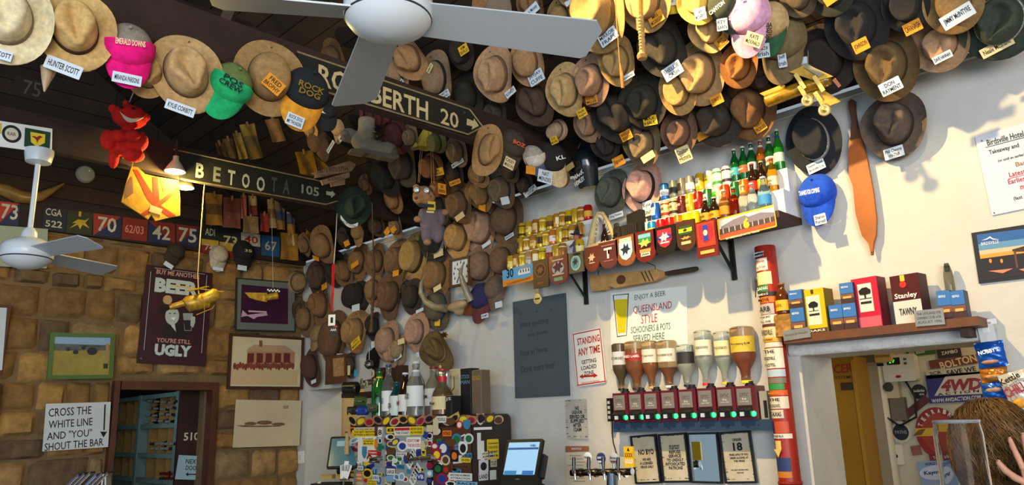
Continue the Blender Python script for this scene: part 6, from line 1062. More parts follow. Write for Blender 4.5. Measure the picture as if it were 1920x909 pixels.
# framed plaque, mirror ball, trophy, hanging mugs and token discs left of the fridge bottles
t, w_, h_ = board('wooden_plaque', 'brown wooden plaque with a paler carved panel low by the corner', 'plaque', qW([(612,668),(650,664),(650,716),(614,722)], .12), M((92,58,36),.6,var=.25,sc=8), .02); pp(t,'carved_panel',[(624,672),(645,670),(645,704),(625,706)],M((176,132,84),.6,var=.4,sc=30),.022); rp(t,'paper_slip',654,694,5,18,TAGC,.024)
a_, b_ = W(640,742,.36), W(706,737,.36); t = thing('mug_rack', 'dark timber rack behind the hanging mugs beside the green bottle', 'rack', MX.Translation((0,0,0))); part('rail', wbox(B(), a_.x, b_.x, -.36, -.002, a_.z-.02, a_.z+.02), DKWOOD, t, smooth=False); part('back_board', wbox(B(), a_.x+.05, b_.x, -.05, -.003, a_.z-.16, a_.z+.26), M((60,42,30),.7,var=.4,sc=9), t, smooth=False)
P = W(692,683,.25); t = thing('mirror_ball', 'small silver mirror ball hanging below the hats', 'mirror ball', P); b = B(); n1, n2, R_ = 10, 18, .045
for i in range(n1):
    for j in range(n2):
        a0, a1 = PI*(i+.08)/n1, PI*(i+.92)/n1; b0, b1 = 2*PI*(j+.08)/n2, 2*PI*(j+.92)/n2; q = lambda a, c: (R_*math.sin(a)*math.cos(c), R_*math.sin(a)*math.sin(c), R_*math.cos(a)); b.add([q(a0,b0),q(a1,b0),q(a1,b1),q(a0,b1)], [(0,1,2,3)])
part('mirror_facets', b, M((226,230,232),.08,metal=1), t, smooth=False, kind='stuff'); part('core', ell(B(),(0,0,0),(.0435,.0435,.0435)), M((90,92,96),.4), t); part('string', B().tube([(0,0,.044),(0,0,.16)], .002, 5), WHITE, t)
FZ, FO = 1.685, .50; xf0, xf1 = W(656,800,FO).x, 3.405
def mug(px, py, off, label, cb, ci, s=1, d=(-1,-.55,.0), decor=None):
    P = W(px, py, off); z = V(d).normalized(); m = MX.Translation(P) @ z.to_track_quat('Z','Y').to_matrix().to_4x4() @ MX.Diagonal((s,s,s,1)); t = thing('beer_mug', label, 'mug', m, 'mugs and tankards hanging by the fridge top')
    part('body', B().lathe([(.0,-.11),(.042,-.11),(.047,-.10),(.046,-.01),(.049,0),(.044,0),(.041,-.02),(.040,-.095),(0,-.098)], 20), M(cb,.35), t); part('inside', B().lathe([(0,-.03),(.0415,-.028)], 20), M(ci,.5), t); part('handle', B().tube([(.045,0,-.02),(.08,0,-.03),(.085,0,-.06),(.045,0,-.09)], .008, 8), M(cb,.35), t); return t
mug(646,728,.45,'black mug with wide white mouth at the left of the fridge bottles',(30,30,28),(214,214,206),1.25); mug(664,752,.5,'green mug hanging below the black mug',(70,92,48),(86,108,60),1.0,(-.6,-1,.1)); mug(671,770,.55,'blue mug lowest of the hanging mugs',(24,60,150),(30,70,170),.85,(-.9,-.7,0)); mug(688,765,.52,'grey green mug with pale rim beside the green bottle',(84,90,64),(150,150,120),.8,(-.6,-1,0)); mug(652,770,.42,'dark pewter mug beside the blue mug',(52,50,48),(120,116,108),.8,(-.8,-.8,0)); mug(700,742,.4,'dark mug behind the green bottle',(46,42,38),(90,84,70),.9,(-.4,-1,0))
for k, (px, py, c) in enumerate(((700,700,(206,196,160)),(704,716,(190,176,140)),(688,720,(180,168,130)),(679,716,(150,140,110)))):
    P = W(px,py,.35); t = thing('wooden_token', 'round pale token with dark emblem, %s of four above the mugs' % ORD[k], 'token', fr(P, V((-.3,-1,0))), 'round tokens above the mugs'); part('disc', B().lathe([(0,.0),(.034,.0),(.036,.004),(.036,.01),(0,.012)], 20), M(c,.6), t); part('emblem', B().prism([(-.014,-.016),(.004,-.018),(.014,.0),(.006,.018),(-.008,.014),(-.002,.0)], .012, .0135), M((60,52,44),.7), t, smooth=False); part('stalk', B().tube([(0,0,0),(.02,.02,-.1)], .012, 8), M((70,58,46),.7), t)
t, w_, h_ = board('blue_tag', 'small bright blue tag among the dark mugs', 'tag', qW([(665,693),(671,694),(669,706),(664,705)], .4), M((40,150,190),.6), .004); part('tag_hole', B().lathe([(0,0),(.003,.001)], 8, MX.Translation((0,h_*.35,.0042))), BLACK, t)
P = W(836,690,.3); t = thing('trophy_cup', 'silver trophy cup beneath the slouch hat', 'trophy', MX.Translation(V((P.x,-.3,FZ+.001)))); part('cup', B().lathe([(.05,0),(.05,.015),(.018,.03),(.014,.08),(.03,.11),(.06,.16),(.072,.25),(.07,.34),(.066,.34),(.066,.25),(0,.14)], 24), M((190,196,200),.14,metal=1), t); part('handle', B().tube([(.068,0,.32),(.105,0,.30),(.105,0,.22),(.06,0,.18)], .006, 8), M((150,130,90),.3,metal=.8), t)
for s in (-1,): part('handle', B().tube([(s*.068,0,.32),(s*.105,0,.30),(s*.105,0,.22),(s*.06,0,.18)], .006, 8), M((150,130,90),.3,metal=.8), t)
# --- sticker covered fridge with bottles and books on top
FRG = M((52,40,34),.5,var=.3,sc=6); O = V(((xf0+xf1)/2,0,0)); fg = thing('sticker_fridge', 'three door bar fridge completely covered in stickers and cloth badges', 'fridge', MX.Translation((O.x,-FO,0))); wf = xf1-xf0
part('cabinet', B().rbox((0,FZ/2,-.21),(wf,FZ,.41),.05), FRG, fg, MX.Rotation(PI/2,4,'X'), smooth=True)
def FX(px, py, z=.0): p = W(px, py, FO+z); return p.x-O.x, p.z
ff = thing  # doors
DOORS = [(668,724),(746,802),(816,884)]
for k, (a, c) in enumerate(DOORS):
    x0, x1 = FX(a,850)[0], FX(c,850)[0]; zt = FX((a+c)/2, 800)[1]; dr = part('door', B().rbox(((x0+x1)/2,(zt+.15)/2,.012),(x1-x0,zt-.15,.02),.015), M((150,156,160),.4) if k < 2 else M((84,48,34),.5,var=.2,sc=8), fg, MX.Rotation(PI/2,4,'X'), smooth=False)
    hx = x1-.03 if k < 2 else x0+.03; hz = FX((a+c)/2, 858)[1]; part('door_handle', B().tube([(hx,hz,.02),(hx,hz,.06),(hx-.09,hz-.01,.07),(hx-.12,hz-.03,.055)], [.022,.02,.016,.012], 10), CHROME, dr)
SM = [M(c,.5) for c in ((226,228,226),(232,204,40),(196,40,44),(36,60,150),(30,110,60),(230,120,30),(24,26,32),(120,170,210),(150,30,60),(206,196,160),(240,240,240),(60,130,170),(90,60,40),(214,214,220))]
r_ = random.Random(11); SIG = MX.Rotation(PI/2,4,'X'); nst = 0
def sticker(px, py, w_, h_, mat, shp='r', z=.024, rot=0, txt=None, tm=None, ring=None):
    global nst; nst += 1
    if px > 889:
        sp_ = lambda x, y: U(x, y, (xf1,0,0), NS); q = sp_(px,py); W_ = (sp_(px+5,py)-sp_(px-5,py)).length/10*w_; H_ = (sp_(px,py+5)-sp_(px,py-5)).length/10*h_
        m = MX.Translation((q.x-O.x+.002+.0003*(nst%9), q.y+FO, q.z)) @ MX.Rotation(PI/2,4,'Z') @ MX.Rotation(PI/2,4,'X') @ MX.Rotation(math.radians(rot),4,'Z')
        return sticker_mesh(W_, H_, m, mat, shp, txt, tm, ring)
    x, zz = FX(px, py); k = (W(px+5,py,FO)-W(px-5,py,FO)).length/10; kv = (W(px,py+5,FO)-W(px,py-5,FO)).length/10; W_, H_ = w_*k, h_*kv; z += .0003*(nst % 9)
    m = SIG @ MX.Translation((x,zz,z)) @ MX.Rotation(math.radians(rot),4,'Z')
    return sticker_mesh(W_, H_, m, mat, shp, txt, tm, ring)
def sticker_mesh(W_, H_, m, mat, shp, txt, tm, ring):
    if shp == 'r': s = part('sticker', B().rbox((0,0,0),(W_,H_,.001),min(W_,H_)*.08), mat, fg, m, smooth=False)
    else: s = part('sticker', B().prism([(W_/2*math.cos(q*PI/10), H_/2*math.sin(q*PI/10)) for q in range(20)] if shp == 'o' else [(-W_/2,H_/2),(-W_/2,-H_*.1),(-W_*.3,-H_*.36),(0,-H_/2),(W_*.3,-H_*.36),(W_/2,-H_*.1),(W_/2,H_/2)], -.0005, .0005), mat, fg, m, smooth=False)
    if ring: part('print', B().prism([(W_*.33*math.cos(q*PI/8), H_*.33*math.sin(q*PI/8)) for q in range(16)], .0005, .0009), ring, s, smooth=False)
    if txt:
        for i, q in enumerate(txt.split('/')): n_ = len(txt.split('/')); T(s, q, 0, H_*(.5-(i+.5)/n_)*.8, W_*.84, H_*.55/n_, tm or INK, .0012, bold=.02)
    return s
Wt, Ye, Re, Bl, Gr, Or, Bk, Lb, Mr, Cr, W2, Te, Br, Gy = SM
# door one
sticker(694,806,54,9,Cr,'r',txt="DON'T PUMP",z=.022); sticker(689,812,50,13,Ye,txt='THE BEST BREWERY/BETWEEN & BIRDSVILLE'); sticker(717,810,8,18,Wt,txt='8'); sticker(710,808,6,18,Br); sticker(692,838,34,54,Wt,z=.0215); sticker(694,822,26,6,W2,txt='Woolahh'); sticker(696,829,22,11,Ye,txt='BOOM BOX/BAR'); sticker(688,848,9,23,Te,'s'); sticker(703,848,18,9,Re,txt='Coopers',tm=WHITE); sticker(697,859,10,14,Bk,'o',ring=Or); sticker(709,832,6,20,Or,'o'); sticker(717,826,7,12,Wt,'o',ring=Bk); sticker(717,838,7,14,Gr); sticker(716,852,7,12,Mr); sticker(697,862,7,5,W2)
sticker(681,877,13,11,Bk); sticker(681,877,11,9,Wt,z=.0262,txt='XX'); sticker(693,887,20,19,Ye,'o',ring=Bk); sticker(678,893,12,16,Or,txt='BEER/HERE',tm=WHITE); sticker(708,884,10,17,Lb,txt='LE'); sticker(702,904,17,12,Ye,txt='GOLD/RUSH'); sticker(715,900,8,14,Bl,'o',ring=Lb); sticker(679,906,14,8,Cr,'o'); sticker(709,895,12,10,Wt,txt='OUTBACK')
for k in range(9): sticker(663,806+k*12,10,11,[Or,Cr,Wt,Gy,Br,Bl,Ye,Mr,Wt][k],'o' if k%2 else 'r',z=.012,ring=[Bk,None,Gr,Bk,None,Wt,Bk,Ye,None][k])
# centre post
for k in range(8): sticker(735,806+k*13,16,12,[Ye,Gy,Cr,Br,Cr,Bl,Wt,Lb][k],'o' if k in (1,2,4) else 'r',z=.012,ring=[None,Bk,Br,None,Gr,None,None,None][k],txt=[ '8',None,None,None,None,'STRIPES','LARGE',None][k])
# door two
sticker(759,808,30,16,Wt,txt='MATES OF/THE COAST'); sticker(759,804,28,5,Re,z=.0262); sticker(786,807,26,16,Ye,txt='NEVER NEVER/NO WORRIES'); sticker(774,840,54,62,Lb,z=.0214); sticker(759,836,20,20,Wt,'o',ring=Bl); sticker(780,830,27,22,W2,txt="DON'T PUMP/THE BOOZE",tm=Re); sticker(757,851,20,6,Wt,txt='BANKS'); sticker(777,857,11,44,W2,rot=-38,txt='S/E/I/R/E/S'); sticker(766,862,11,14,Bl,'s',rot=-30); sticker(770,856,7,16,Br,rot=-35); sticker(754,860,8,7,Gr,'o'); sticker(790,851,10,18,Bl,txt='DOC'); sticker(788,858,8,9,Or,'s'); sticker(783,889,11,44,Wt,rot=-38,txt='B/I/R/D/S'); sticker(771,883,8,9,Te); sticker(765,898,10,11,Wt,'o',ring=Mr); sticker(793,893,14,14,Bl,txt='VB',tm=WHITE); sticker(797,835,10,18,Cr,'o'); sticker(799,848,8,12,Ye,txt='!'); sticker(797,880,7,8,Ye,'o',ring=Bk); sticker(758,893,12,16,Wt,'o',ring=Lb)
for k in range(8): sticker(808,803+k*14,12,13,[Cr,Gy,Wt,Br,Bk,Mr,Lb,Bk][k],'o' if k%3 else 'r',z=.012,ring=[None,Bk,Mr,None,Ye,None,Wt,Bl][k])
# door three and its edge: cloth badges
for px, py, w_, h_, m_, sh, rg, tx in ((822,800,10,30,Cr,'r',None,None),(826,808,14,16,Bk,'o',Gy,None),(843,812,17,11,Or,'r',None,'OUTBACK'),(832,786,19,12,Wt,'r',None,'BIRDSVILLE'),(861,824,19,24,Te,'o',Gr,None),(873,840,17,26,Wt,'s',Bk,None),(836,840,20,26,Bl,'s',Wt,None),(820,836,14,12,Re,'o',Wt,None),(824,852,18,22,Mr,'s',Ye,None),(857,854,15,22,Bk,'r',Or,None),(840,862,17,20,Cr,'o',Br,None),(878,862,18,9,Ye,'r',None,'4WD AUSTRALIA'),(868,874,34,8,Br,'r',None,'MAGAZINE'),(826,878,18,20,Bk,'o',Gr,None),(841,880,12,14,Br,'o',Re,None),(834,897,22,22,Mr,'o',Bl,None),(868,893,44,14,Wt,'r',None,'BARE STORIES AND MEMORIES/ATTRACTION'),(906,874,18,24,Gy,'r',Bk,None),(925,868,12,14,Cr,'r',None,'TO LET'),(924,842,22,38,Ye,'r',None,'Queensland/XXXX HOTEL/beer/here'),(914,853,26,14,Cr,'r',None,'JUST/JAP'),(898,836,7,50,Wt,'r',None,None),(904,846,7,40,Wt,'r',None,None),(906,893,18,15,Gy,'r',None,'LAND'),(924,890,12,18,Wt,'r',None,None),(900,786,14,22,Wt,'s',Bk,None),(884,822,18,20,Gy,'o',Gr,None),(850,830,20,14,Br,'s',None,None),(866,796,12,16,Re,'o',Wt,None),(880,796,14,18,Te,'s',None,None),(850,790,18,14,Br,'o',None,None),(918,788,18,14,Bk,'o',Br,None),(934,788,14,12,Br,'o',None,None),(905,803,34,5,W2,'r',None,None),(880,906,40,8,Lb,'r',None,'RACES'),(850,906,20,10,Wt,'o',Bk,None)): sticker(px, py, w_, h_, m_, sh, z=.025, ring=rg, txt=tx)
r_ = random.Random(21)                                         # older small stickers underneath
for k in range(110):
    px, py = r_.uniform(662,884), r_.uniform(802,908); dd = any(a-2 < px < c+2 for a, c in DOORS)
    sticker(px, py, r_.uniform(8,19), r_.uniform(7,15), SM[r_.randrange(len(SM))], r_.choice('rros'), z=.0205 if dd else .006, rot=r_.uniform(-20,20), ring=SM[r_.randrange(len(SM))] if k % 3 else None, txt=r_.choice(['OUTBACK','4X4','PUB','TOUR','QLD','BEER']) if k % 3 == 0 else None)
# cloth badges hanging over the top edge
for k in range(18): px = 662+k*16; c = [(196,160,90),(120,96,60),(176,120,80),(150,110,90),(96,70,60),(190,176,140)][k%6]; s = sticker(px, 788-(px-662)*.02+(k%3)*2, 20, 17, M(c,.8,var=.3,sc=30), 'o' if k%2 else 's', z=.008, rot=(k*37)%50-25, ring=[Bk,Ye,Mr][k%3])
bt = thing('straw_whisk', 'tan straw whisk fan hanging at the side of the sticker fridge', 'whisk', fr(W(650,830,.6), V((-.4,-1,0)))); part('straw', sheet(lambda u, v: V(((u-.5)*(.04+.13*(1-v))-.02*(1-v), .12*(v-.5)*1.6, .006*math.sin(u*40))), 40, 4, .006), M((196,164,110),.8,var=.25,sc=40), bt); part('binding', B().tube([(-.03,.09,.004),(.03,.09,.004)], .008, 6), M((120,86,50),.8), bt)
def fb(px, ytop, w_, c, lab, label, capc, txt=None, tcol=None, clear=False, liq=None, sh=.55, labh=(.12,.5), neckc=None, off=.34):
    x = W(px,760,off).x; h = W(px,ytop,off).z-FZ; r = (W(px+w_/2,760,off)-W(px-w_/2,760,off)).length/2; return bottle(V((x,-off,FZ+.002)), label+' on top of the sticker fridge', h, r, c, lab, capc, neckc, txt, tcol, 'spirit bottles standing on the fridge', sh, liq=liq, lvl=.45, clear=clear, labh=labh)
fb(711,692,17,(24,110,40),None,'bright green liqueur bottle with yellow neck',(40,40,40),'MIDORI',neckc=(214,180,40)); fb(728,684,15,(206,210,206),(226,230,236),'clear vodka bottle with blue and white label',(40,60,130),'BLUE',M((30,60,150),.5),clear=True); fb(744,716,17,(60,150,170),(206,220,220),'square teal gin bottle',(60,70,80),'GIN',clear=True,labh=(.05,.6)); fb(760,699,17,(40,20,20),(220,220,216),'dark brown bottle with red and white label',(214,220,230),"PIMM'S",M((150,30,40),.5)); fb(780,678,22,(214,220,220),(226,230,232),'tall clear white rum bottle',(206,210,214),'BACARDI',M((40,40,44),.5),clear=True,labh=(.18,.55),neckc=(226,228,232)); fb(813,688,21,(206,206,196),(200,200,196),'clear bourbon bottle with red pourer',(120,30,40),'JIM',None,clear=True,liq=(150,60,24),labh=(.2,.55)); fb(830,692,26,(206,190,150),(222,208,160),'squat bourbon bottle with red wax neck',(190,20,34),'Maker',None,clear=True,liq=(150,60,24),sh=.42,labh=(.12,.40),neckc=(190,20,34),off=.42)
def book(px0, px1, yt, label, c, txt=None, tcol=None, off=.25, cat='book', name='book'):
    x0, x1 = W(px0,760,off).x, W(px1,760,off).x; h = W((px0+px1)/2,yt,off).z-FZ; t = thing(name, label, cat, MX.Translation(((x0+x1)/2,-off,FZ+.001)), 'tall books on the fridge'); part('cover', B().rbox((0,.0,h/2),(x1-x0-.004,.10,h),.006), M(c,.6,var=.1,sc=8), t, smooth=False); part('pages', B().box((0,.004,h/2+.001),((x1-x0)*.7,.096,h+.001)), M((226,216,190),.8), t, smooth=False)
    if txt:
        for i, s in enumerate(txt.split('/')): T(t, s, 0, h*(.82-.12*i), (x1-x0)*.8, .03, tcol or INK, .0515, m=MX.Rotation(PI/2,4,'X'))
book(851,872,692,'tall cream bound book nearest the squat bottle',(196,186,150),'GUEST',M((150,140,110),.6)); book(872,892,691,'tall black book in the middle of the three',(24,26,30),'STOCK/MAN',M((110,150,190),.6)); book(893,912,694,'tall brown and grey book at the end of the three',(112,98,76),'GOLD',M((206,160,60),.5))
book(844,856,742,'small black box beside the squat bourbon bottle',(26,26,30),'JS',WHITE,off=.44,cat='box',name='small_box')
# --- alcove: picture, tilted screen, cases
t, w_, h_ = board('alcove_picture', 'brown framed picture on the alcove wall', 'picture', quad([(634,767),(662,766),(662,806),(633,808)], (0,1.568,0), NW), M((96,60,34),.6), .02); rp(t,'print',648,786,22,30,M((176,140,90),.7,var=.3,sc=6),.022); rp(t,'dark_print',648,784,20,9,M((84,62,44),.7),.0232)
P = D(645,848,6.7); t = thing('tilted_screen', 'tilted till screen with teal display left of the sticker fridge', 'screen', fr(P, V((.75,-.75,.55)))); part('bezel', B().rbox((0,0,0),(.27,.30,.02),.015), BLACK, t, smooth=False); part('display', B().box((0,.0,.0108),(.24,.26,.001)), M((70,110,124),.15,emit=.12), t, smooth=False); rect('window_print', .02,.08,.18,.05,M((120,160,176),.3,emit=.15),t,.0122); part('stand', B().box((0,-.12,-.10),(.10,.10,.16)), BLACK, t, smooth=False)
P = D(622,905,6.4); t = thing('black_case', 'black case with a curved cream edge at the bottom by the alcove', 'case', MX.Translation(P)); part('body', B().rbox((0,0,-.05),(.30,.25,.10),.05), BLACK, t, MX.Rotation(.5,4,'Z'), smooth=False); part('cream_edge', B().tube([(-.16,-.02,-.06),(-.13,-.06,-.0),(-.05,-.09,.005)], .014, 8), M((206,190,150),.6), t)
for k, dx in enumerate((0,26)): P = D(616+dx,893,6.4); t = thing('gold_box', 'small flat gold box on the black case, %s of two' % ORD[k], 'box', MX.Translation(P)); part('carton', B().box((0,0,0),(.10-.02*k,.06,.035)), M((176,146,70),.5), t, MX.Rotation(.5,4,'Z'), smooth=False); part('lid_line', B().box((0,-.0005,.008),(.101-.02*k,.061,.003)), M((120,96,44),.5), t, MX.Rotation(.5,4,'Z'), smooth=False)
P = D(648,882,6.2); t = thing('ticket_cards', 'fan of white number cards standing beside the fridge', 'cards', fr(P, V((.2,-1,.2))))
for k in range(3): part('card', B().box((-.035+.035*k,.02*(k%2),.003*k),(.05,.11,.002)), WHITE, t, MX.Rotation(.25-.25*k,4,'Z'), smooth=False); T(t, '1%s8' % k, -.035+.035*k, .02, .03, .05, INK, .005+.003*k, rot=14-14*k)
part('holder', B().tube([(0,-.05,0),(0,-.4,0)], .008, 8), STEEL, t)
# --- bar counter (below the frame), till screen, beer taps
bc = thing('back_counter', 'dark timber back counter below the white wall', 'counter', (3.9,-.45,0)); part('top', B().box((.62,0,1.06),(2.1,.75,.05)), M((70,46,34),.4), bc, smooth=False); part('front', B().box((.62,.05,.517),(2.0,.6,1.03)), DKWOOD, bc, smooth=False)
nP = V((.12,-.92,.36)); P0 = D(978,864,5.05); m, w_, h_ = quad([(954,824),(1020,822),(1003,903),(934,902)], P0, nP); t = thing('till_screen', 'black edged till touch screen glowing pale blue', 'till', m); part('bezel', B().rbox((0,0,-.012),(w_,h_,.024),.012), M((22,24,28),.3), t, smooth=False); part('display', B().box((0,.012,.0005),(w_*.86,h_*.76,.001)), M((150,190,220),.2,emit=.55), t, smooth=False)
rect('title_bar', 0,h_*.27,w_*.84,h_*.05,M((40,90,150),.3,emit=.3),t,.0022); rect('button_bar', -w_*.24,-h_*.30,w_*.34,h_*.10,M((60,130,180),.3,emit=.4),t,.0022); rect('button_bar', w_*.24,-h_*.30,w_*.30,h_*.10,M((50,110,180),.3,emit=.4),t,.0022); T(t,'H&L',w_*.27,h_*.34,w_*.16,h_*.06,INK,.0022,bold=.02); T(t,'H&L',0,-h_*.445,w_*.12,h_*.03,M((150,150,150),.5),.0022)
part('stand', B().box((.02,-h_*.15,-.08),(w_*.5,h_*.5,.12)), BLACK, t, smooth=False); part('base', B().box((.03,-h_*.62,-.10),(w_*1.0,.07,.24)), BLACK, t, smooth=False); part('card_slot', B().rbox((w_*.5,-h_*.1,-.05),(.03,h_*.55,.04),.01), M((40,42,46),.4), t, smooth=False)
TO = .42; O = W(1128,885,TO); t = thing('beer_tap_font', 'chrome beer tap bar with four black handled taps and round badges', 'beer tap', fr(O, NW)); L_ = lambda x, y, z=0: P2L(t, x, y, z)
part('bar', B().tube([L_(1072,886),L_(1186,884)], .022, 14), M((96,92,88),.25,metal=1), t); part('column', B().tube([L_(1148,886),L_(1148,960)], .036, 18), M((150,170,196),.2,metal=1), t)
for x in (1076,1104,1131,1159):
    tap = part('tap', B().tube([L_(x,884,.02),L_(x,884,.06),L_(x+2,890,.08),L_(x+3,899,.08)], [.014,.012,.010,.008], 10), CHROME, t); part('tap_handle', B().tube([L_(x,882,.06),L_(x,870,.055),L_(x,857,.05)], [.008,.012,.011], 10), M((20,20,22),.25,coat=.5), tap)
    part('collar_ring', B().tube([L_(x+12,886),L_(x+16,886)], .028, 14), M((150,140,130),.25,metal=1), t)
for x, y, c, tx, c2 in ((1102,858,(206,216,226),'HAHN',(220,150,160)),(1127,859,(30,56,110),'DRY',(206,216,232)),(1151,859,(176,182,196),'Brew',(90,70,60))):
    bd = part('badge', B().lathe([(0,.008),(.03,.007),(.036,.003),(.036,-.003),(0,-.004)], 22), M(c,.3,coat=.5), t, MX.Translation(L_(x,y,.0))); T(bd,tx,0,.004,.045,.014,WHITE if tx == 'DRY' else INK,.0095,bold=.02); part('badge_stripe', B().prism([(-.026,-.014),(.026,-.014),(.016,-.027),(-.016,-.027)], .0065, .0085), M(c2,.5), bd, smooth=False); part('badge_stem', B().tube([(0,-.034,0),(0,-.08,0)], .010, 8), CHROME, bd)
bd = part('badge_block', B().box((0,0,0),(.072,.125,.014)), M((226,184,30),.4), t, MX.Translation(L_(1180,856,.0)), smooth=False); T(bd,'XXXX',0,.01,.066,.028,M((130,40,30),.5),.0078,bold=.03); T(bd,'GOLD',0,-.028,.06,.026,WHITE,.0078,bold=.03); part('crest', B().prism([(-.01,.035),(.01,.035),(0,.056)], .007, .0085), INK, bd, smooth=False)
# --- red sticker pole
x = W(1466,760,.10).x; ztp = W(1436,462,.10).z; RP = .062; t = thing('red_pole', 'upright red pipe covered with stickers beside the serving doorway', 'pole', (x,-.10,0)); part('pipe', B().lathe([(RP,.4),(RP,ztp-.004),(RP*.96,ztp),(0,ztp)], 28), M((150,34,22),.4,var=.1,sc=6), t); part('foot_ring', B().lathe([(RP*1.05,W(1470,905,.1).z-.01),(RP*1.12,W(1470,905,.1).z),(RP*1.05,W(1470,905,.1).z+.012)], 28), M((130,24,18),.4), t)
def ps(y0, y1, c, txt=None, a0=-170, a1=-25, tcol=None):
    px = 1436+(y0-462)*.086; z1, z0 = W(px,y0,.16).z, W(px,y1,.16).z; s = part('sticker', band(RP, z0, z1, a0, a1, 12, e=.0012), M(c,.5), t)
    if txt:
        for i, q in enumerate(txt.split('/')): n_ = len(txt.split('/')); T(t, q, 0, z1-(z1-z0)*(i+.5)/n_, .075, (z1-z0)*.5/n_, tcol or INK, RP+.003, m=MX.Rotation(-.20,4,'Z') @ MX.Rotation(PI/2,4,'X'), bold=.015)
ps(468,480,(30,24,34),'SIMPSON/DESERT',tcol=WHITE,a1=-80); ps(482,505,(222,216,206),'Gypsy/Day O Cafe',tcol=M((150,60,50),.6),a1=-60); ps(508,532,(226,216,160),None,a1=-45); ps(533,545,(40,130,60),'SAFARI',tcol=WHITE,a1=-70); ps(546,554,(30,24,26),'DAVIES & CO',tcol=WHITE); ps(555,566,(206,110,30),'MOVE',a1=-30); ps(568,588,(176,166,160),'ARB',a1=-50); ps(589,606,(216,212,206),'ARB JIND/ALL OVER'); ps(607,610,(60,50,50)); ps(612,632,(214,200,150),'BIRDSVILLE'); ps(632,640,(226,170,50),'CONTRABAND'); ps(641,650,(216,210,196)); ps(652,690,(224,216,196),'THE/BIRDSVILLE/HOTEL'); ps(692,706,(170,190,206)); ps(708,718,(120,110,100)); ps(719,730,(40,140,70),a1=-40); ps(731,741,(206,90,30),'mucinoi',tcol=YEL); ps(743,766,(214,206,186),'THE/BIRDSVILLE HOTEL'); ps(768,784,(206,196,180),'TAXAS',a1=-60); ps(790,812,(60,30,80),None,-170,-120); ps(790,812,(190,80,50),None,-120,-40); ps(813,822,(226,222,214),'THREE BLUE'); ps(826,842,(222,200,120),None,-130,-90); ps(858,884,(40,60,110),None,-140,-50); ps(884,896,(206,120,40),None,-140,-50)
part('arrow_sticker', B().prism([(-.028,.0),(.028,.0),(0,-.045)], 0, .0012), M((222,200,120),.5), t, MX.Translation((-.022,-RP-.0028,W(1470,842,.16).z)) @ MX.Rotation(-.3,4,'Z') @ MX.Rotation(PI/2,4,'X'), smooth=False)
k_ = thing('key_ring', 'bunch of keys hanging at the side of the red pole', 'keys', fr(W(1419,525,.12), NW)); part('ring', B().lathe([(.014,-.0015),(.017,0),(.014,.0015)], 16), STEEL, k_); part('fob', B().rbox((0,-.035,0),(.026,.045,.008),.006), M((50,40,34),.6), k_, smooth=False)
for q in (-1,0,1): part('key', B().box((q*.008,-.075,.002*q),(.007,.06,.002)), STEEL, k_, MX.Rotation(q*.12,4,'Z'), smooth=False)
# --- lintel board with wine casks
LO = .20; zl = W(1640,612,LO).z; xl0, xl1 = W(1470,640,LO).x, W(1846,600,.08).x; O = V(((xl0+xl1)/2,0,zl)); t = thing('lintel_shelf', 'brown board shelf over the serving doorway', 'shelf', O); part('plank', wbox(B(), xl0, xl1, -LO, -.002, zl-.045, zl, O), M((104,62,36),.55,var=.25,sc=8), t, smooth=False); part('bracket', wbox(B(), xl1-.1, xl1-.06, -.15, -.003, zl-.09, zl-.046, O), M((60,38,28),.6), t, smooth=False)
def cask(px0, px1, yt, label, c, side, deco, off=.10, rz=.0, name='wine_cask', cat='wine cask', d=.10, grp='wine casks on the lintel shelf'):
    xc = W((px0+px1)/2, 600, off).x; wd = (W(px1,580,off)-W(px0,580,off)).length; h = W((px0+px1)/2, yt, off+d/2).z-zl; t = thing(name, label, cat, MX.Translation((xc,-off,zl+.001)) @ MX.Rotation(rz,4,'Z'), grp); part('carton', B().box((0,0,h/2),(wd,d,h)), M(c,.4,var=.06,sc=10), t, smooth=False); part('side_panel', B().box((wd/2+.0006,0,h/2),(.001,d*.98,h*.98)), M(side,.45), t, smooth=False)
    for e in deco:
        if e[0] == 'r': part('print', B().box((e[1]*wd,-d/2-.0008*e[6],e[2]*h),(e[3]*wd,.0012,e[4]*h)), M(e[5],.5), t, smooth=False)
        elif e[0] == 't': T(t, e[6], e[1]*wd, e[2]*h, e[3]*wd, e[4]*h, M(e[5],.5), d/2+.004, bold=.02, m=MX.Rotation(PI/2,4,'X'))
        elif e[0] == 'o': part('seal', B().lathe([(0,.003),(e[3]*wd/2,.002),(e[3]*wd/2,0)], 20, MX.Translation((e[1]*wd,-d/2-.001,e[2]*h)) @ MX.Rotation(PI/2,4,'X')), M(e[5],.5), t)
        elif e[0] == 'k': part('tree_print', B().prism([(-.04*1,-.03),(-.005,-.03),(-.005,-.008),(-.035,-.005),(-.04,.02),(-.015,.038),(.015,.04),(.04,.02),(.036,-.004),(.005,-.008),(.005,-.03),(.04,-.03),(.04,-.034),(-.04,-.034)], 0, .0006, MX.Translation((e[1]*wd,-d/2-.004,e[2]*h)) @ MX.Rotation(PI/2,4,'X') @ MX.Scale(e[3],4)), INK, t, smooth=False)
    return t
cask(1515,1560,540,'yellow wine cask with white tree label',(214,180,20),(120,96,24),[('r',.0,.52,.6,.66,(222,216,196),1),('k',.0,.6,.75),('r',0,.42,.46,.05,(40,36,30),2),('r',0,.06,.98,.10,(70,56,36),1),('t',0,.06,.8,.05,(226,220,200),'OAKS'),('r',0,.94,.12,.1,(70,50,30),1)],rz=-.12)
cask(1612,1663,518,'red wine cask with white tree label',(190,30,60),(96,24,40),[('r',-.0,.60,.54,.56,(222,214,206),1),('k',0,.68,.85),('r',0,.50,.42,.05,(40,34,34),2),('r',0,.12,.96,.2,(206,90,110),1)],rz=-.12); 
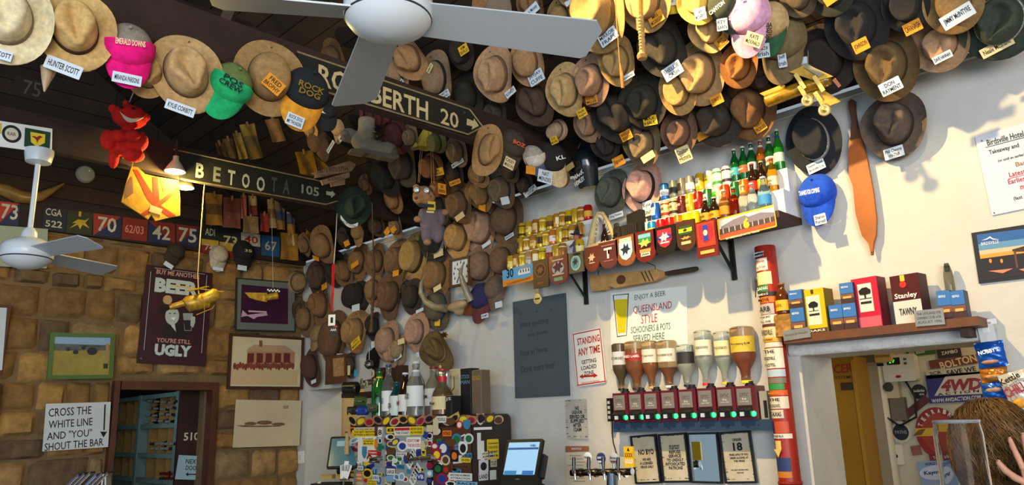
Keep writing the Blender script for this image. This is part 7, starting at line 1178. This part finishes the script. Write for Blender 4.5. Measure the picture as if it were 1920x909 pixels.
cask(1686,1742,512,'maroon and white port wine cask',(74,18,26),(60,18,26),[('r',0,.24,.98,.46,(206,204,200),1),('t',0,.56,.8,.14,(232,228,224),'Stanley'),('t',0,.25,.62,.14,(40,36,40),'TAWNY'),('o',-.05,.80,.24,0,(200,40,34)),('r',-.05,.93,.16,.12,(220,190,60),1)],rz=-.12)
def tin(px, y0, y1, label, wt=13): 
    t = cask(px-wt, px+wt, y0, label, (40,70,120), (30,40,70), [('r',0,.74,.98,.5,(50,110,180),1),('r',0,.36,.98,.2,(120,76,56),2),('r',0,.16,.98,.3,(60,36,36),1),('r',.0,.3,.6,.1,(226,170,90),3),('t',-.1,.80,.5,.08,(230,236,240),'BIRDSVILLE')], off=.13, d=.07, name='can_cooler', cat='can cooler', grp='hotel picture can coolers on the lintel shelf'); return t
def stack(px, ys, labels):
    for k, (yt, yb) in enumerate(ys):
        t = tin(px, yt, yb, labels[k]); zb_ = zl+.001 if k == 0 else W(px, yb, .16).z; h0 = W(px,yt,.165).z-zl; h1 = W(px,yt,.165).z-zb_; t.matrix_world = MX.Translation((t.location.x,-.13,zb_)) @ MX.Diagonal((1,1,h1/h0,1))
stack(1501, [(576,612),(542,577)], ['lower hotel picture can cooler beside the yellow wine cask','upper hotel picture can cooler beside the yellow wine cask'])
stack(1574, [(570,608)], ['hotel picture can cooler just right of the yellow wine cask']); stack(1599, [(567,606),(528,568)], ['hotel picture can cooler beside the red wine cask','upper hotel picture can cooler beside the red wine cask'])
stack(1780, [(543,592)], ['hotel picture can cooler right of the maroon wine cask']); stack(1806, [(543,590)], ['last hotel picture can cooler at the shelf end'])
bottle(V((W(1785,560,.05).x,-.05,zl+.001)), 'slim clear glass test bottle behind the last can coolers', W(1782,497,.05).z-zl, .024, (150,150,140), None, (60,60,62), clear=True, shoulder=.80)
P = W(1472,612,.14); t = thing('stone_block', 'rough tan stone block under the brown beer bottle', 'stone', MX.Translation((P.x,-.13,zl+.001))); b = B(); hb = W(1472,590,.14).z-zl; 
def rk_(u, v): a = u*2*PI; r = .062*(1+.18*NZ.noise(V((math.cos(a)*2,math.sin(a)*2,v*3)))); return V((r*math.cos(a), r*.8*math.sin(a), v*hb))
b.grid(rk_, 16, 5, wrap=True); n_ = len(b.v); b.v += [(0,0,hb),(0,0,0)]; b.f += [(((i+1)%16)*6+5, i*6+5, n_) [::-1] for i in range(16)]+[(i*6, ((i+1)%16)*6, n_+1)[::-1] for i in range(16)]; part('block', b, M((176,128,60),.9,var=.5,sc=12,bump=.5,bsc=30), t, smooth=False)
bottle(V((P.x,-.13,zl+.001+hb)), 'brown stubby beer bottle with yellow label on the stone block', W(1466,531,.14).z-zl-hb, .044, (92,44,18), (222,176,40), (150,90,40), None, 'XXXX', M((120,30,24),.5), labh=(.12,.45))
for pts, label, tx in (([(1468,621),(1519,612),(1520,632),(1470,639)],'small engraved metal plate at the left end of the lintel shelf','PLAQUE OF THANKS'),([(1713,583),(1769,577),(1772,608),(1718,612)],'grey metal plate about an owners club on the lintel shelf','THE LEYLAND P76/OWNERS CLUB of SA/AUGUST 1996')):
    t, w_, h_ = board('metal_plate', label, 'plate', quad(pts, (0,-LO-.004,0), NW), M((150,152,150),.4,metal=.5,var=.15,sc=12), .004)
    for i, s in enumerate(tx.split('/')): n_ = len(tx.split('/')); T(t, s, 0, h_*(.5-(i+.5)/n_)*.8, w_*.82, h_*.5/n_ if n_ > 1 else h_*.2, M((70,70,72),.6), .0055)
# --- snack packets at the right of the doorway
def packet(label, pts, c, deco, off=.08, bulge=.03):
    m, w_, h_ = qW(pts, off); t = thing('snack_packet', label, 'packet', m, 'snack packets hanging by the doorway')
    def f_(s): return lambda u, v: V(((u-.5)*w_*(1-.04*math.sin(PI*v)), (v-.5)*h_, s*bulge*(math.sin(PI*u)*math.sin(PI*v))**.6+.004*math.sin(u*9+v*17)))
    fm = M(c,.22,metal=.35,bump=.3,bsc=14); b = B(); b.grid(f_(1), 12, 12); part('front', b, fm, t); b = B(); b.grid(f_(-.4), 12, 12); part('back', b, M((190,194,200),.25,metal=.7), t)
    for e in deco:
        if e[0] == 't': T(t, e[1], e[2]*w_, e[3]*h_, e[4]*w_, e[5]*h_, M(e[6],.4), bulge+.006, bold=.03, rot=e[7] if len(e) > 7 else 0)
        else: part('print', ell(B(),(e[2]*w_,e[3]*h_,bulge*.8),(e[4]*w_/2,e[5]*h_/2,.012)), M(e[6],.5,var=.4,sc=40), t)
    return t
NB = (22,84,180)
packet('blue snack packet topmost on the hanging strip', [(1827,644),(1884,636),(1888,686),(1834,692)], NB, [('t',"NOBBY'S",0,.12,.7,.16,(232,236,240),6),('o','nuts',-.05,-.28,.6,.16,(176,130,110))]); packet('gold and blue snack packet second on the hanging strip', [(1836,690),(1889,684),(1893,716),(1839,720)], (176,110,40), [('o','nuts',0,-.1,.6,.3,(196,140,90))], off=.07); packet('blue snack packet third on the hanging strip', [(1838,714),(1892,708),(1892,748),(1842,752)], NB, [('o','nuts',0,.0,.6,.25,(176,140,120))], off=.06); packet('blue snack packet lowest on the hanging strip', [(1842,746),(1891,742),(1890,790),(1850,792)], (30,66,140), [('o','nuts',0,.1,.5,.25,(150,120,110))], off=.05)
packet('white and black chilli chip packet at the right edge', [(1888,706),(1945,684),(1950,790),(1892,798)], (206,206,200), [('t','Kettle',-.1,.38,.7,.12,(24,24,26),12),('t','CHILLI',-.05,.16,.8,.18,(150,30,50),10),('o','chilli',-.1,-.1,.6,.2,(214,150,40)),('o','lime',.1,-.22,.4,.12,(110,170,50)),('o','pepper',.3,-.05,.3,.14,(200,80,50))], off=.12)
t, w_, h_ = board('price_strip', 'white plastic hanging strip with price cards above the snack packets', 'strip', qW([(1832,602),(1868,597),(1862,640),(1838,644)], .03), M((206,210,214),.5), .004); rp(t,'price_card',1851,604,34,10,WHITE,.006); tp(t,'$5.00',1851,606,14,5,INK,.0075); rp(t,'price_card',1848,618,14,10,M((226,228,230),.5),.0062)
# --- room beyond the serving doorway
def qK(pts, y=YB-.01): return quad(pts, (0,y,0), NW)
yk = 1.2; xk0, xk1 = W(1530,700,-yk).x, W(1612,760,-yk).x; O = V(((xk0+xk1)/2,yk+.14,0)); zk = W(1600,668,-yk).z
t = thing('yellow_fridge_cabinet', 'tall yellow cabinet with red lettering in the room beyond', 'cabinet', MX.Translation(O)); part('cabinet_body', B().box((0,0,zk/2),(xk1-xk0,.28,zk)), M((158,116,30),.5,var=.15,sc=3), t, smooth=False); part('door_edge', B().box(((xk1-xk0)/2-.012,-.145,zk/2),(.02,.012,zk*.98)), M((170,128,40),.5), t, smooth=False)
for s_, px, py, w_, h_, c in (('SPENCER',1559,692,78,17,(150,40,30)),('TRADE SYSTEMS',1563,708,72,6,(90,60,30))): q = W(px,py,-yk); T(t, s_, q.x-O.x, q.z, (W(px+w_/2,py,-yk)-W(px-w_/2,py,-yk)).length, (W(px,py+h_/2,-yk)-W(px,py-h_/2,-yk)).length, M(c,.6), .143, bold=.02, shear=.1, m=MX.Rotation(PI/2,4,'X'))
q = W(1590,724,-yk); part('maker_plate', B().box((q.x-O.x,-.142,q.z),(.10,.005,.055)), M((70,50,36),.5), t, smooth=False)
t = thing('conduit_pipe', 'pale vertical pipe beside the yellow cabinet', 'pipe', (0,0,0)); x = W(1660,780,-(YB-.06)).x; part('pipe', B().lathe([(.035,.6),(.035,2.05)], 16, MX.Translation((x,YB-.06,0))), M((206,198,176),.5), t); part('clip', B().box((x,YB-.06,1.95),(.10,.075,.02)), BLACK, t, smooth=False); part('bracket_block', B().box((x-.04,YB-.05,2.08),(.16,.09,.08)), M((90,84,72),.5), t, smooth=False)
t = thing('metal_duct', 'narrow grey duct between the yellow cabinet and the pipe', 'duct', (0,0,0)); x = W(1640,780,-(YB-.1)).x; part('duct', B().box((x+.02,YB-.06,1.2),(.09,.10,2.0)), M((150,140,116),.5), t, smooth=False); part('joint', B().box((x+.02,YB-.06,2.0),(.10,.11,.06)), M((110,100,84),.5), t, smooth=False)
t = thing('control_box', 'white control box with green digits in the room beyond', 'control box', fr(W(1689,690,-(YB-.05)), NW)); part('case', B().rbox((0,0,0),(.22,.19,.09),.02), M((214,212,202),.5), t, smooth=False); part('display', B().box((-.03,.05,.046),(.09,.05,.003)), BLACK, t, smooth=False); T(t,'2V',-.04,.05,.04,.025,M((60,240,60),.4,emit=1.5),.0485); part('logo', ell(B(),(-.01,-.06,.045),(.02,.01,.004)), M((150,40,50),.5), t)
for k in range(2): part('button', B().box((.05,.06-.03*k,.046),(.02,.015,.004)), M((70,72,70),.5), t, smooth=False)
t = thing('wall_socket', 'old cream socket box with round dial below the control box', 'socket', fr(W(1672,728,-(YB-.04)), NW)); part('case', B().box((0,0,0),(.11,.14,.06)), M((196,186,150),.6), t, smooth=False); part('dial', B().lathe([(0,.03),(.03,.028),(.034,0)], 18, MX.Translation((-.01,.01,.03))), M((60,58,50),.5), t)
t = thing('junction_box', 'grey junction box with looping black cable', 'junction box', fr(W(1686,766,-(YB-.04)), NW)); part('case', B().box((0,0,0),(.10,.16,.05)), M((110,100,86),.6), t, smooth=False); part('cable_loop', B().tube([(.0,.25,.03),(.08,.2,.04),(.13,.08,.04),(.12,-.06,.04),(.0,-.12,.04),(-.09,-.05,.04),(-.07,.07,.03)], .008, 8), BLACK, t)
t = thing('wall_switch', 'cream wall switch low beside the round badges', 'switch', fr(W(1681,852,-(YB-.02)), NW)); part('plate', B().rbox((0,0,0),(.10,.14,.03),.01), M((220,214,196),.5), t, smooth=False); part('toggle', ell(B(),(0,-.01,.018),(.014,.014,.012)), BLACK, t)
def kb(name, label, pts, c, texts, th=.004, cat='sticker'):
    t, w_, h_ = board(name, label, cat, qK(pts), M(c,.5,var=.05,sc=6), th)
    for s, x, y, a, b_, c2, rot in texts: tp(t, s, x, y, a, b_, M(c2,.5), th+.0012, rot=rot, bold=.025)
    return t
KW = (226,222,210)
kb('green_sticker','green sticker with phone number over the doorway stickers',[(1698,652),(1752,646),(1754,663),(1702,668)],(60,100,56),[('trafficforlife.org.au',1722,654,34,4,KW,4),('406 0500',1718,661,34,6,KW,4)]); kb('dark_poster','dark poster lettered ZAMBO',[(1755,643),(1799,638),(1803,668),(1758,672)],(60,46,42),[('ZAMBO',1780,660,34,7,KW,4)]); kb('bolton_sticker','red and cream racing sticker lettered Bolton',[(1742,676),(1830,664),(1834,680),(1744,692)],(120,60,44),[('BOLTON',1796,678,76,15,(226,206,160),6)]); kb('score_strip','white strip lettered SAVE WE with handwriting',[(1736,695),(1840,685),(1842,702),(1738,710)],(206,196,172),[('SCR',1754,699,24,7,(60,56,50),3),('SAVE WE',1802,695,60,10,(30,32,50),4)])
t = kb('four_wheel_drive_sign','blue sign lettered 4WD Action in the room beyond',[(1738,704),(1842,696),(1846,751),(1740,756)],(52,46,120),[('WWW.4WDACTION.COM',1792,748,100,8,KW,2),('A C T I O N',1796,736,84,5,(60,40,60),2)]); pp(t,'white_wedge',[(1752,742),(1772,706),(1842,700),(1842,738)],M((214,204,190),.5),.0052); tp(t,'4WD',1802,721,84,24,M((150,50,60),.5),.0066,bold=.05,shear=.25)
def disc(label, px, py, w_, h_, c, ring, texts, name='round_badge'):
    t = thing(name, label, 'sticker', fr(W(px, py, -(YB-.01)), NW)); op(t, 'disc', px, py, w_, h_, M(ring,.5), .004, .004); op(t, 'centre', px, py, w_*.74, h_*.74, M(c,.5), .0052)
    for s, x, y, a, b_, c2 in texts: tp(t, s, x, y, a, b_, M(c2,.5), .0066, bold=.02)
    return t
disc('round black sticker with white script beside the blue sign',1723,734,28,28,(26,28,30),(26,28,30),[('isobrite',1723,732,22,6,KW),('4X4',1728,739,10,4,KW)]); disc('round navy badge with cream ring by the pipe',1689,810,40,42,(34,36,48),(206,198,176),[('PATHS',1689,810,24,7,(150,150,160))])
t = disc('large round red sticker lettered terrain with an outback scene',1760,812,88,100,(170,60,34),(150,40,36),[]); pp(t,'yellow_band',[(1716,803),(1804,800),(1804,815),(1718,818)],M((226,176,40),.5),.0066); pp(t,'track_print',[(1722,806),(1736,803),(1728,815),(1712,817)],M((120,80,30),.5),.0078)
for k, c in enumerate('TERRAIN'): a = math.radians(158-k*17); tp(t, c, 1760+37*math.cos(a), 812-42*math.sin(a), 6, 9, M(KW,.5), .0068, rot=158-k*17-90, bold=.05)
for k, c in enumerate('TOURS'): a = math.radians(52-k*14); tp(t, c, 1760+37*math.cos(a), 812-42*math.sin(a), 7, 9, M(KW,.5), .0068, rot=52-k*14-90, bold=.05)
kb('quality_strip','red strip sticker with white italic lettering',[(1742,853),(1806,849),(1808,860),(1744,864)],(150,40,56),[('Top Quality Cover',1776,856,58,7,KW,2)]); kb('green_strip','small green and white striped sticker',[(1770,838),(1800,836),(1801,849),(1771,851)],(40,110,80),[('TOOLANGI',1785,844,24,4,KW,2)]); kb('torn_sticker','torn grey red sticker by the round badges',[(1708,836),(1726,834),(1728,852),(1710,854)],(150,90,84),[])
t = kb('kaymar_sticker','pale blue sticker with an oval logo',[(1722,866),(1784,860),(1788,903),(1726,909)],(150,170,206),[('WORLD LEADER',1754,868,44,6,(40,50,110),2)]); op(t,'oval',1752,886,56,28,M((206,214,230),.5),.0066); tp(t,'Kaymar',1752,886,42,10,M((30,40,100),.5),.0080,bold=.03)
t = thing('timber_offcut', 'dark red brown timber offcut fixed among the stickers', 'timber', fr(W(1714,766,-(YB-.02)), NW, rot=36)); part('offcut', B().box((0,0,0),(.24,.05,.02)), M((96,46,36),.6,var=.3,sc=12), t, smooth=False); part('nail', B().lathe([(0,.014),(.005,.012),(.005,0)], 8), STEEL, t)
for k, (x, y, w_, h_) in enumerate(((1620,655,60,14),(1660,668,26,20),(1585,662,30,10))): P = W(x,y,-(YB-.08)); t = thing('pale_carton', 'pale yellow carton stacked high beyond the doorway, %s of three' % ORD[k], 'carton', MX.Translation(P), 'cartons high in the room beyond'); a = .0043; part('carton', B().box((0,0,0),(w_*a,.12,h_*a)), M((196,166,90),.6,var=.15,sc=8), t, smooth=False); part('tape', B().box((0,-.0605,0),(w_*a*.9,.001,h_*a*.2)), M((150,120,60),.5), t, smooth=False)
# ================================================================== person and glass at the lower right corner
DP = 2.5; Ph = D(1868,856,DP); _q = ray(1866,842); fwd = V((_q.x,_q.y,0)).normalized(); rt = V((fwd.y,-fwd.x,0))
mP = MX(((rt.x,fwd.x,0,Ph.x),(rt.y,fwd.y,0,Ph.y),(0,0,1,0),(0,0,0,1))); hz = Ph.z
pr = thing('person', 'person with thick brown hair in a dark top, one hand raised beside the head', 'person', mP)
SKIN = M((206,150,124),.55,var=.12,sc=14)
me = bpy.data.meshes.new('body'); VV = []; EE = []; RR = []
def J(p, r, par=None):
    VV.append(p); RR.append(r)
    if par is not None: EE.append((par, len(VV)-1))
    return len(VV)-1
pel = J((0,0,.92),(.17,.13)); spn = J((0,.0,1.1),(.15,.11),pel); chs = J((0,.0,hz-.38),(.17,.12),spn); nkb = J((0,0,hz-.20),(.075,.075),chs); nk2 = J((0,-.01,hz-.12),(.06,.06),nkb)
for s in (-1,1):
    hp = J((s*.10,0,.88),(.10,.10),pel); kn = J((s*.11,-.02,.48),(.065,.065),hp); an = J((s*.11,.0,.08),(.042,.042),kn); J((s*.11,-.14,.035),(.04,.03),an)
shl = J((-.18,0,hz-.27),(.06,.06),chs); ell_ = J((-.25,.02,hz-.55),(.045,.045),shl); J((-.22,-.10,hz-.78),(.034,.034),ell_)
shr = J((.18,0,hz-.27),(.06,.06),chs); elr = J((.27,-.14,hz-.40),(.045,.045),shr); wr = J((.104,-.20,hz-.10),(.028,.024),elr)
me.from_pydata(VV, EE, []); body = bpy.data.objects.new('body', me); COL.objects.link(body); body.parent = pr; me.materials.append(SKIN)
sk = body.modifiers.new('skin','SKIN')
for v, r in zip(me.skin_vertices[0].data, RR): v.radius = r
me.skin_vertices[0].data[0].use_root = True
body.modifiers.new('sub','SUBSURF').levels = 2; body.modifiers['sub'].render_levels = 2
b = B(); ell(b,(0,0,hz),(.077,.098,.112)); ell(b,(0,.09,hz-.015),(.016,.022,.02)); ell(b,(0,.05,hz-.09),(.045,.045,.035)); ell(b,(-.078,.005,hz-.01),(.012,.024,.034)); ell(b,(.078,.005,hz-.01),(.012,.024,.034)); blob(part('head', b, SKIN, pr), .009, 4)
for s in (-1,1): part('eye', ell(B(),(s*.03,.092,hz+.005),(.011,.007,.007)), M((60,44,34),.3), pr)
part('mouth', ell(B(),(0,.094,hz-.055),(.022,.006,.006)), M((150,76,70),.5), pr)
HAIR = M((74,50,24),.85,var=.5,sc=22,bump=.6,bsc=70); b = B(); rr = random.Random(4)
for k in range(70):
    a, e = rr.uniform(0,2*PI), rr.uniform(-.5,1.5); d_ = V((math.cos(a)*math.cos(e), math.sin(a)*math.cos(e)-.15, math.sin(e)))
    if d_.y > .45 and d_.z < .6: continue
    ell(b, (d_.x*.085, d_.y*.095-.01, hz+.025+d_.z*.105), (rr.uniform(.025,.038),rr.uniform(.025,.038),rr.uniform(.025,.038)), 10)
ell(b,(0,-.02,hz+.02),(.10,.105,.12))
blob(part('hair', b, HAIR, pr), .010, 2)
b = B(); rr = random.Random(8)                               # loose curls around the crown and shoulders
for k in range(3200):
    a, e = rr.uniform(PI*.85,2.15*PI), rr.uniform(-.6,1.57); ra = rr.uniform(.97,1.10); ph = rr.uniform(0,6); pts = []; am = rr.uniform(.05,.12)
    for q in range(9): e2 = e-q*.085; a2 = a+am*math.sin(q*.95+ph); r2 = ra+.035*math.cos(q*1.1+ph)+.008*q; pts.append(V((math.cos(a2)*math.cos(e2)*.122*r2, math.sin(a2)*math.cos(e2)*.124*r2-.015, hz+.02+math.sin(e2)*.152*r2)))
    b.tube(pts, [.0016,.0018,.0018,.0017,.0016,.0015,.0013,.001,.0006], 3, cap=False)
part('hair_curls', b, M((112,78,36),.55,var=.6,sc=16), pr, kind='stuff')
def clothf(u, v): a = u*2*PI; z = (hz-.20)*(1-v)+.95*v; t_ = [(.0,.085,.085),(.10,.14,.11),(.22,.20,.13),(.5,.185,.135),(1,.19,.15)]; 
def topf(u, v):
    a = u*2*PI; z = (hz-.19)*(1-v)+.90*v; ks = [(0,.078,.078),(.08,.17,.10),(.18,.235,.135),(.5,.20,.14),(1,.20,.16)]
    for i in range(4):
        if v <= ks[i+1][0]: k = (v-ks[i][0])/(ks[i+1][0]-ks[i][0]); x = ks[i][1]+(ks[i+1][1]-ks[i][1])*k; y = ks[i][2]+(ks[i+1][2]-ks[i][2])*k; break
    return V((x*math.cos(a)*(1+.03*math.sin(5*a+v*9)), y*math.sin(a)*(1+.03*math.sin(4*a)), z))
b = B(); b.grid(topf, 36, 16, wrap=True); part('top', b, M((52,54,58),.9,var=.15,sc=10), pr)
for s, pts in ((-1,[(-.17,0,hz-.26),(-.235,.01,hz-.44),(-.25,.02,hz-.56)]),(1,[(.17,0,hz-.26),(.24,-.08,hz-.34),(.27,-.135,hz-.39)])): part('sleeve', B().tube(pts,[.085,.07,.062],14), M((52,54,58),.9,var=.15,sc=10), pr)
part('trousers', B().tube([(-.10,0,.95),(-.11,-.01,.5),(-.11,0,.09)],[.115,.085,.07],14).tube([(.10,0,.95),(.11,-.01,.5),(.11,0,.09)],[.115,.085,.07],14), M((44,48,62),.9), pr)
# raised hand: palm with five separate fingers, thumb leaving the side of the palm
hb_ = V((.094,-.20,hz-.085)); hv = []; he = []; hr = []
def hj(p, r, par=None):
    hv.append(V(p)); hr.append(r)
    if par is not None: he.append((par, len(hv)-1))
    return len(hv)-1
h0 = hj(hb_+V((0,0,-.01)), .026); h1 = hj(hb_+V((0,-.004,.045)), .030, h0); h2 = hj(hb_+V((-.002,-.008,.085)), .030, h1)
hm = bpy.data.meshes.new('hand'); hm.from_pydata(hv, he, []); ho = bpy.data.objects.new('hand', hm); COL.objects.link(ho); ho.parent = pr; hm.materials.append(SKIN); ho.modifiers.new('skin','SKIN')
for v, r in zip(hm.skin_vertices[0].data, hr): v.radius = (r*1.35, r*.52)
ho.modifiers.new('sub','SUBSURF').render_levels = 2; hm.skin_vertices[0].data[0].use_root = True
for nm_, st, ds, r in (('index_finger',(-.030,-.008,.062),[(-.010,-.004,.038),(-.007,-.008,.026),(-.004,-.010,.020)],.0085),('middle_finger',(-.010,-.010,.066),[(-.002,-.004,.042),(-.002,-.009,.029),(-.001,-.012,.021)],.009),('ring_finger',(.010,-.010,.064),[(.004,-.005,.038),(.003,-.010,.027),(.002,-.012,.019)],.0085),('little_finger',(.028,-.008,.056),[(.008,-.005,.030),(.006,-.009,.020),(.004,-.010,.015)],.0075),('thumb',(-.030,-.004,.020),[(-.026,-.012,.016),(-.022,-.010,.022),(-.012,-.006,.020)],.0105)):
    p = hb_+V(st); pts = [p]
    for d_ in ds: p = p+V(d_); pts.append(p)
    Q_ = []; 
    for i in range(len(pts)-1): Q_ += [pts[i], pts[i].lerp(pts[i+1],.5)]
    Q_.append(pts[-1]); Q_.append(pts[-1]+(pts[-1]-pts[-2]).normalized()*r*.7); o = part(nm_, B().tube(Q_, [r*1.12,r*1.02,r*1.08,r*.96,r*1.0,r*.9,r*.82,r*.4], 10), SKIN, ho); part('nail', ell(B(), pts[-1]+V((0,.006,.002)), (r*.6,r*.25,r*.8), 8), M((226,180,160),.35), o)
# clear glass jar in front of the person
P = D(1800,838,1.95); jz = 1.05; t = thing('glass_jar', 'large clear glass jar in front of the person at the lower right', 'jar', (P.x,P.y,jz)); h = D(1800,790,1.95).z-jz; R_ = .058
part('glass', B().lathe([(0,.004),(R_*.9,.0),(R_,.02),(R_,h-.03),(R_*.93,h-.008),(R_*.93,h),(R_*.90,h),(R_*.90,h-.01),(R_*.955,h-.034),(R_*.955,.024),(0,.012)], 32), M((246,248,250),.02,trans=1,ior=1.12), t); part('rim', B().lathe([(R_*.93,h-.004),(R_*.975,h),(R_*.93,h+.004),(R_*.90,h)], 32), M((236,240,244),.05,trans=.8), t)
bc2 = thing('front_bar', 'dark timber front bar below the picture edge', 'counter', (P.x,P.y,0)); part('top', B().box((-.5,0,jz-.025),(2.6,.5,.05)), M((70,46,34),.4), bc2, smooth=False); part('front', B().box((-.5,.0,(jz-.05)/2),(2.5,.35,jz-.05)), DKWOOD, bc2, smooth=False)
flush_text()
